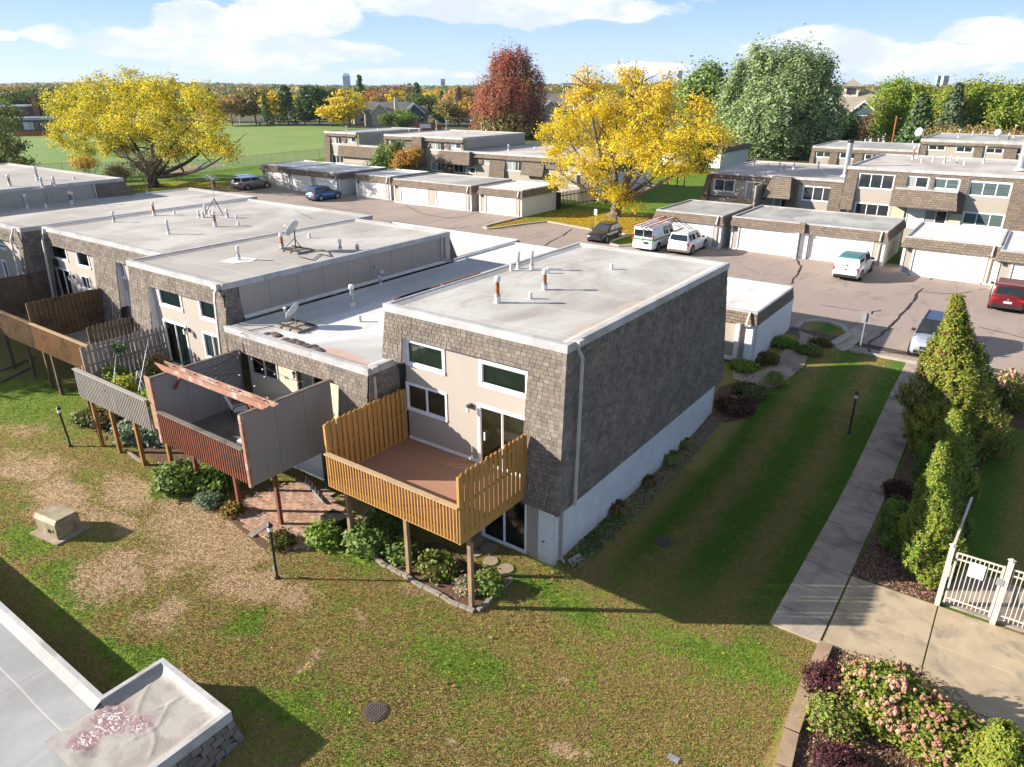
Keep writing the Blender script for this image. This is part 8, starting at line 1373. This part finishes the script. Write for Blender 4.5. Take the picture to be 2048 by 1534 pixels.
# ---- chain-link fence along the field
t = T('chain_link_fence', 'long grey chain-link fence along the near side of the playing field', 'fence', (-115, 75, 0)); pts = [Vector((x, y, 0)) for x, y in ((-128.4, 38), (-128.0, 54.5), (-113.7, 66.5), (-116.5, 97), (-120, 125))]
m_ = bpy.data.materials.new('chainlink'); m_.use_nodes = True; kk = N(m_.node_tree); kk.n.clear(); M['chainlink'] = m_; d = kk.new('ShaderNodeBsdfDiffuse'); d.inputs[0].default_value = (.30, .34, .33, 1); tt = kk.new('ShaderNodeBsdfTransparent'); mx = kk.new('ShaderNodeMixShader'); mx.inputs[0].default_value = .22; kk.l.new(tt.outputs[0], mx.inputs[1]); kk.l.new(d.outputs[0], mx.inputs[2]); kk.l.new(mx.outputs[0], kk.new('ShaderNodeOutputMaterial').inputs[0])
for a, b_ in zip(pts[:-1], pts[1:]):
    n_ = max(1, round((b_-a).length/3.2)); MB().cyl(a+Vector((0, 0, 1.85)), b_+Vector((0, 0, 1.85)), .03, n=6).build('top_rail', M['galv'], t); MB().add([a+Vector((0, 0, .03)), b_+Vector((0, 0, .03)), b_+Vector((0, 0, 1.85)), a+Vector((0, 0, 1.85))], [(0, 1, 2, 3)]).build('mesh_panel', m_, t, fix=False)
    for i in range(n_+1): q = a.lerp(b_, i/n_); MB().cyl(q, q+Vector((0, 0, 1.95)), .04, n=8).build('post', M['galv'], t)
def goal(px, py, wd, hh, lbl, ang):
    p = atz(px, py, 0); t = T('goal', lbl, 'goal', tuple(p), ang)
    for s in (-1, 1): MB().cyl((s*wd/2, 0, 0), (s*wd/2, 0, hh), .07, n=6).build('upright', M['white'], t, True)
    MB().cyl((-wd/2, 0, hh if hh < 4 else 3), (wd/2, 0, hh if hh < 4 else 3), .07, n=6).build('crossbar', M['white'], t, True)
goal(225, 268, 7, 2.4, 'white football goal far across the field behind the yellow tree', R(40)); goal(463, 249, 6, 9, 'tall thin goal posts in front of the orange trees beyond the field', R(60)); goal(325, 262, 7, 2.4, 'white goal near the orange safety fence', R(50)); goal(362, 338, 3, 2, 'small white practice goal behind the chain-link fence', R(70))
mat('netorange', (.50, .085, .035), (.4, .07, .03), 3, .8)
for i, (a, b_, lb) in enumerate((((30, 273), (110, 272), 'orange-red safety netting in front of the school building'), ((310, 260), (345, 259), 'orange safety netting behind the far goal'))):
    p, q = atz(*a, 0), atz(*b_, 0); tag(MB().bar(p+Vector((0, 0, .7)), q+Vector((0, 0, .7)), .05, 1.3).build('safety_net', M['netorange']), lb, 'net')
# ---- distant buildings
def at_d(px, py, z=0): return atz(px, py, z)
mat('housegrey', (.40, .36, .30), None, .6, .8); mat('roofdim', (.20, .185, .165), (.155, .145, .13), .5, .85); mat('schoolroof', (.40, .42, .44), None, 1, .6); mat('brickred', (.30, .13, .08), (.24, .10, .06), 1, .85); mat('slate', (.11, .11, .12), (.08, .08, .09), .8, .8); mat('roofbeige', (.30, .26, .21), (.25, .215, .175), .5, .85); mat('teal', (.055, .10, .115), (.045, .08, .09), .6, .8); mat('cream', (.62, .56, .46), None, .6, .8)
p, q = at_d(-30, 266), at_d(115, 264); t = T('school', 'low grey flat-roofed school building with a chimney at the left edge', 'building', tuple(p)); d = (q-p).normalized(); n_ = Vector((-d.y, d.x, 0)); L_ = (q-p).length
def ob(a, b_, dep, z0, z1, mt, nm, par): return MB().hexa([a+Vector((0, 0, z0)), b_+Vector((0, 0, z0)), b_+n_*dep+Vector((0, 0, z0)), a+n_*dep+Vector((0, 0, z0)), a+Vector((0, 0, z1)), b_+Vector((0, 0, z1)), b_+n_*dep+Vector((0, 0, z1)), a+n_*dep+Vector((0, 0, z1))]).build(nm, M[mt], par)
n_ = n_ if n_.dot(p) > 0 else -n_
ob(p, q, 20, 0, 3.6, 'slate', 'wall', t); ob(p-n_*1, q-n_*1, 22, 3.6, 4.4, 'schoolroof', 'roof', t); ob(p+n_*8, p+d*L_*.5+n_*8, 12, 4.4, 7.2, 'slate', 'upper_wall', t); ob(p+n_*7.5, p+d*L_*.51+n_*7.5, 13, 7.2, 7.7, 'schoolroof', 'upper_roof', t); ob(p+d*L_*.60+n_*9, p+d*L_*.68+n_*9, 3, 4.4, 11, 'brickred', 'chimney', t)
for i in range(4): a = p+d*L_*(.55+.07*i)-n_*.1; ob(a, a+d*2.6, .12, .8, 3.0, 'curtainwhite' if i < 2 else 'glassdark', 'window', t)
def house(px, py, wd, dep, wall_h, ridge, lbl, rotpx, mw='housegrey', mr='roofdim', gable='teal', extras=True):
    p = at_d(px, py); t = T('house', lbl, 'house', tuple(p), math.atan2(p.y, p.x)-PI/2+rotpx); w2 = wd/2
    MB().box(-w2, w2, 0, dep, 0, wall_h).build('wall', M[mw], t, True); MB().prism([(-w2-.5, -.6, wall_h-.1), (-w2-.5, dep/2, ridge), (-w2-.5, dep+.6, wall_h-.1)], (wd+1, 0, 0)).build('roof', M[mr], t, True)
    for i, gx in enumerate((-w2*.55, w2*.55)):
        g = MB().prism([(gx-3, -2.5, 0), (gx+3, -2.5, 0), (gx+3, -2.5, wall_h), (gx, -2.5, wall_h+2.6), (gx-3, -2.5, wall_h)], (0, 2.5, 0)).build('gable', M[gable if i else mw], t, True); MB().prism([(gx-3.5, -2.8, wall_h-.3), (gx, -2.8, wall_h+2.9), (gx, -2.8, wall_h+3.3), (gx-3.9, -2.8, wall_h-.3)], (0, dep*.5, 0)).prism([(gx+3.5, -2.8, wall_h-.3), (gx, -2.8, wall_h+2.9), (gx, -2.8, wall_h+3.3), (gx+3.9, -2.8, wall_h-.3)], (0, dep*.5, 0)).build('gable_roof', M['slate'], g, True)
        MB().prism([(gx-3.7, -2.9, wall_h-.5), (gx, -2.9, wall_h+2.8), (gx+3.7, -2.9, wall_h-.5), (gx+3.7, -2.9, wall_h-.1), (gx, -2.9, wall_h+3.3), (gx-3.7, -2.9, wall_h-.1)], (0, .12, 0)).build('bargeboard', M['white'], g, True)
        for z in ((1, 3.8) if wall_h > 5 else (1,)): w_ = MB().box(gx-1, gx+1, -2.58, -2.5, z, z+1.5).build('window', M['white'], g, True); MB().box(gx-.85, gx-.05, -2.62, -2.58, z+.15, z+1.35).box(gx+.05, gx+.85, -2.62, -2.58, z+.15, z+1.35).build('pane', M['glassdark'], w_, True)
    MB().box(-.7, .7, -.8, .6, 0, ridge+1.2).build('chimney', M['cream'], t, True)
    return t
house(795, 253, 22, 13, 4.6, 8.2, 'grey-roofed gabled house with white chimney beyond the field', .1)
house(745, 248, 14, 12, 3, 6, 'low pale house wing with dark roof beside the yellow trees', .1)
p, q = at_d(818, 262), at_d(884, 262); t = T('sign_wall', 'red brick entrance sign wall with a white panel', 'sign', tuple(p)); d = (q-p).normalized(); n_ = Vector((-d.y, d.x, 0)); L_ = (q-p).length
ob(p+d*L_*.25, p+d*L_*.75, .5, 0, 2.6, 'brickred', 'wall', t); ob(p+d*L_*.18, p+d*L_*.27, .8, 0, 3.3, 'brickred', 'pier', t); ob(p+d*L_*.73, p+d*L_*.82, .8, 0, 3.3, 'brickred', 'pier', t); ob(p, p+d*L_*.18, .4, 0, 1.5, 'brickred', 'wing', t); ob(p+d*L_*.82, q, .4, 0, 1.5, 'brickred', 'wing', t); ob(p+d*L_*.33-n_*.08, p+d*L_*.67-n_*.08, .06, .9, 2.1, 'paperwhite', 'panel', t)
# care home at the right
p = at_d(1700, 285); t = T('care_home', 'large cream and teal gabled care home with roof cupola, behind the right trees', 'building', tuple(p), YAW-R(24)); t.scale = (.9, .9, .78)
MB().box(-14, 40, 6, 22, 0, 8.6).build('wall', M['cream'], t, True); MB().prism([(-15, 4.5, 8.4), (-15, 14, 15.2), (-15, 23.5, 8.4)], (56, 0, 0)).build('roof', M['roofbeige'], t, True)
for gx, gm, w_ in ((-8, 'cream', 4), (2, 'teal', 3.6), (15, 'cream', 4), (30, 'teal', 4)):
    g = MB().prism([(gx-w_, 2, 0), (gx+w_, 2, 0), (gx+w_, 2, 8.6), (gx, 2, 12.2), (gx-w_, 2, 8.6)], (0, 5, 0)).build('gable', M[gm], t, True); MB().prism([(gx-w_-.6, 1.7, 8.1), (gx, 1.7, 12.3), (gx+w_+.6, 1.7, 8.1), (gx+w_+.6, 1.7, 8.6), (gx, 1.7, 12.9), (gx-w_-.6, 1.7, 8.6)], (0, 9, 0)).build('gable_roof', M['roofbeige'], g, True); MB().prism([(gx-w_-.7, 1.6, 8.0), (gx, 1.6, 12.3), (gx+w_+.7, 1.6, 8.0), (gx+w_+.7, 1.6, 8.5), (gx, 1.6, 12.9), (gx-w_-.7, 1.6, 8.5)], (0, .12, 0)).build('bargeboard', M['white'], g, True)
    for z in (1, 3.9, 6.6): w2 = MB().box(gx-1.5, gx+1.5, 1.9, 2.0, z, z+1.7).build('window', M['white'], g, True); MB().box(gx-1.35, gx-.06, 1.86, 1.9, z+.15, z+1.55).box(gx+.06, gx+1.35, 1.86, 1.9, z+.15, z+1.55).build('pane', M['glassdark'], w2, True)
    MB().box(gx-w_, gx+w_, .8, 2, 6.0, 6.2).build('balcony', M['white'], g, True)
c = MB().box(-4, 0, 12, 16, 12, 17).build('cupola', M['cream'], t, True); MB().add([(-5, 11, 17), (1, 11, 17), (1, 17, 17), (-5, 17, 17), (-2, 14, 19.5)], [(0, 1, 4), (1, 2, 4), (2, 3, 4), (3, 0, 4), (0, 3, 2, 1)]).build('cupola_roof', M['roofbeige'], c, True); MB().box(-3.2, -.8, 11.9, 12, 14.5, 16.4).build('window', M['glassdark'], c, True)
for x in (8, 12, 24): MB().box(x, x+1.6, 13, 14.6, 13, 17).build('chimney', M['cream'], t, True)
pc = MB().box(2, 14, -5, 0, 3.6, 4.4).build('porch', M['white'], t, True)
for x in (2.4, 5, 8, 11, 13.6): MB().box(x-.25, x+.25, -4.8, -4.3, 0, 3.6).build('column', M['white'], pc, True)
# roofs glimpsed between the golden tree and the maple
house(1150, 262, 30, 16, 6, 11, 'dark gabled roofs behind the golden tree and right of the red maple', .15, gable='cream')
p = aty(1728, 283, 150); t = T('utility_pole', 'thin rusty orange pole in front of the dark spruce', 'pole', (aty(1787, 285, 148).x, 148, 0)); a, b_ = aty(1785, 284, 148), aty(1794, 232, 148); MB().cyl((a.x, 148, 0), b_, .14, n=8).build('pole', M['rust'], t)
p = atz(1838, 287, 6); dish2 = aty(1840, 265, 112); t = T('satellite_dish', 'round satellite dish at the left corner of the farthest terrace roof', 'satellite dish', tuple(dish2)); MB().cyl(dish2, dish2+Vector((-.15, -.25, .1)), .55, .52, 18).build('reflector', M['dish'], t); MB().cyl(dish2, Vector((dish2.x, 112, 6.9)), .05).build('mast', M['galv'], t)
dish2 = aty(1998, 266, 114); t = T('satellite_dish', 'satellite dish standing among vents on the farthest terrace roof', 'satellite dish', tuple(dish2)); MB().cyl(dish2, dish2+Vector((-.15, -.25, .1)), .42, .40, 18).build('reflector', M['dish'], t); MB().cyl(dish2, Vector((dish2.x, 114, 6.9)), .05).build('mast', M['galv'], t)
# skyline
mat('tower_blue', (.26, .36, .46), (.22, .31, .40), .02, .5); mat('tower_grey', (.32, .36, .40), None, .02, .6)
def tower(px, pyb, pyt, wp, dist, lbl, mt, crown_=False):
    x, y = wedge(px, dist); top = CAMZ+(174.6-pyt)/FPX*dist*1.04; w_ = wp*dist/FPX*.93; t = T('tower', lbl, 'tower', (x, y, 0), YAW); MB().box(-w_/2, w_/2, 0, w_, 0, top*.86 if crown_ else top).build('shaft', M[mt], t, True)
    if crown_: MB().hexa([(-w_/2, 0, top*.86), (w_/2, 0, top*.86), (w_/2, w_, top*.86), (-w_/2, w_, top*.86), (-w_/4, w_*.25, top), (w_/4, w_*.25, top), (w_/4, w_*.75, top), (-w_/4, w_*.75, top)]).build('crown', M[mt], t, True)
    for i in range(1, int(top/8)): MB().box(-w_/2-.2, w_/2+.2, -.3, 0, i*8, i*8+2.5).build('window_band', M['glassdark' if not crown_ else 'tower_grey'], t, True) if i*8+3 < top*.86 else 0
tower(693, 170, 152, 12, 2400, 'blue glass tower on the horizon left of centre', 'tower_blue', True); tower(886, 168, 161, 8, 2500, 'small square tower on the horizon left of the red maple', 'tower_grey'); tower(1877, 172, 158, 9, 1900, 'left half of the twin grey-blue tower at the right horizon', 'tower_blue'); tower(1889, 172, 158, 9, 1880, 'right half of the twin grey-blue tower at the right horizon', 'tower_grey'); tower(1358, 165, 148, 8, 2400, 'pale tower on the horizon behind the golden tree top', 'tower_grey')
# ================================================================ air: a thin even haze fading the horizon woods
hz_ = MB().box(-3400, 3400, -60, 3600, -3.2, 62).build('haze', M['white']); stuff(hz_)
hm_ = bpy.data.materials.new('haze'); hm_.use_nodes = True; kk = N(hm_.node_tree); kk.n.clear(); pv_ = kk.new('ShaderNodeVolumePrincipled'); pv_.inputs['Density'].default_value = .00006; pv_.inputs['Color'].default_value = (.80, .88, 1, 1); pv_.inputs['Anisotropy'].default_value = .2
kk.l.new(pv_.outputs[0], kk.new('ShaderNodeOutputMaterial').inputs['Volume']); hz_.data.materials.clear(); hz_.data.materials.append(hm_)
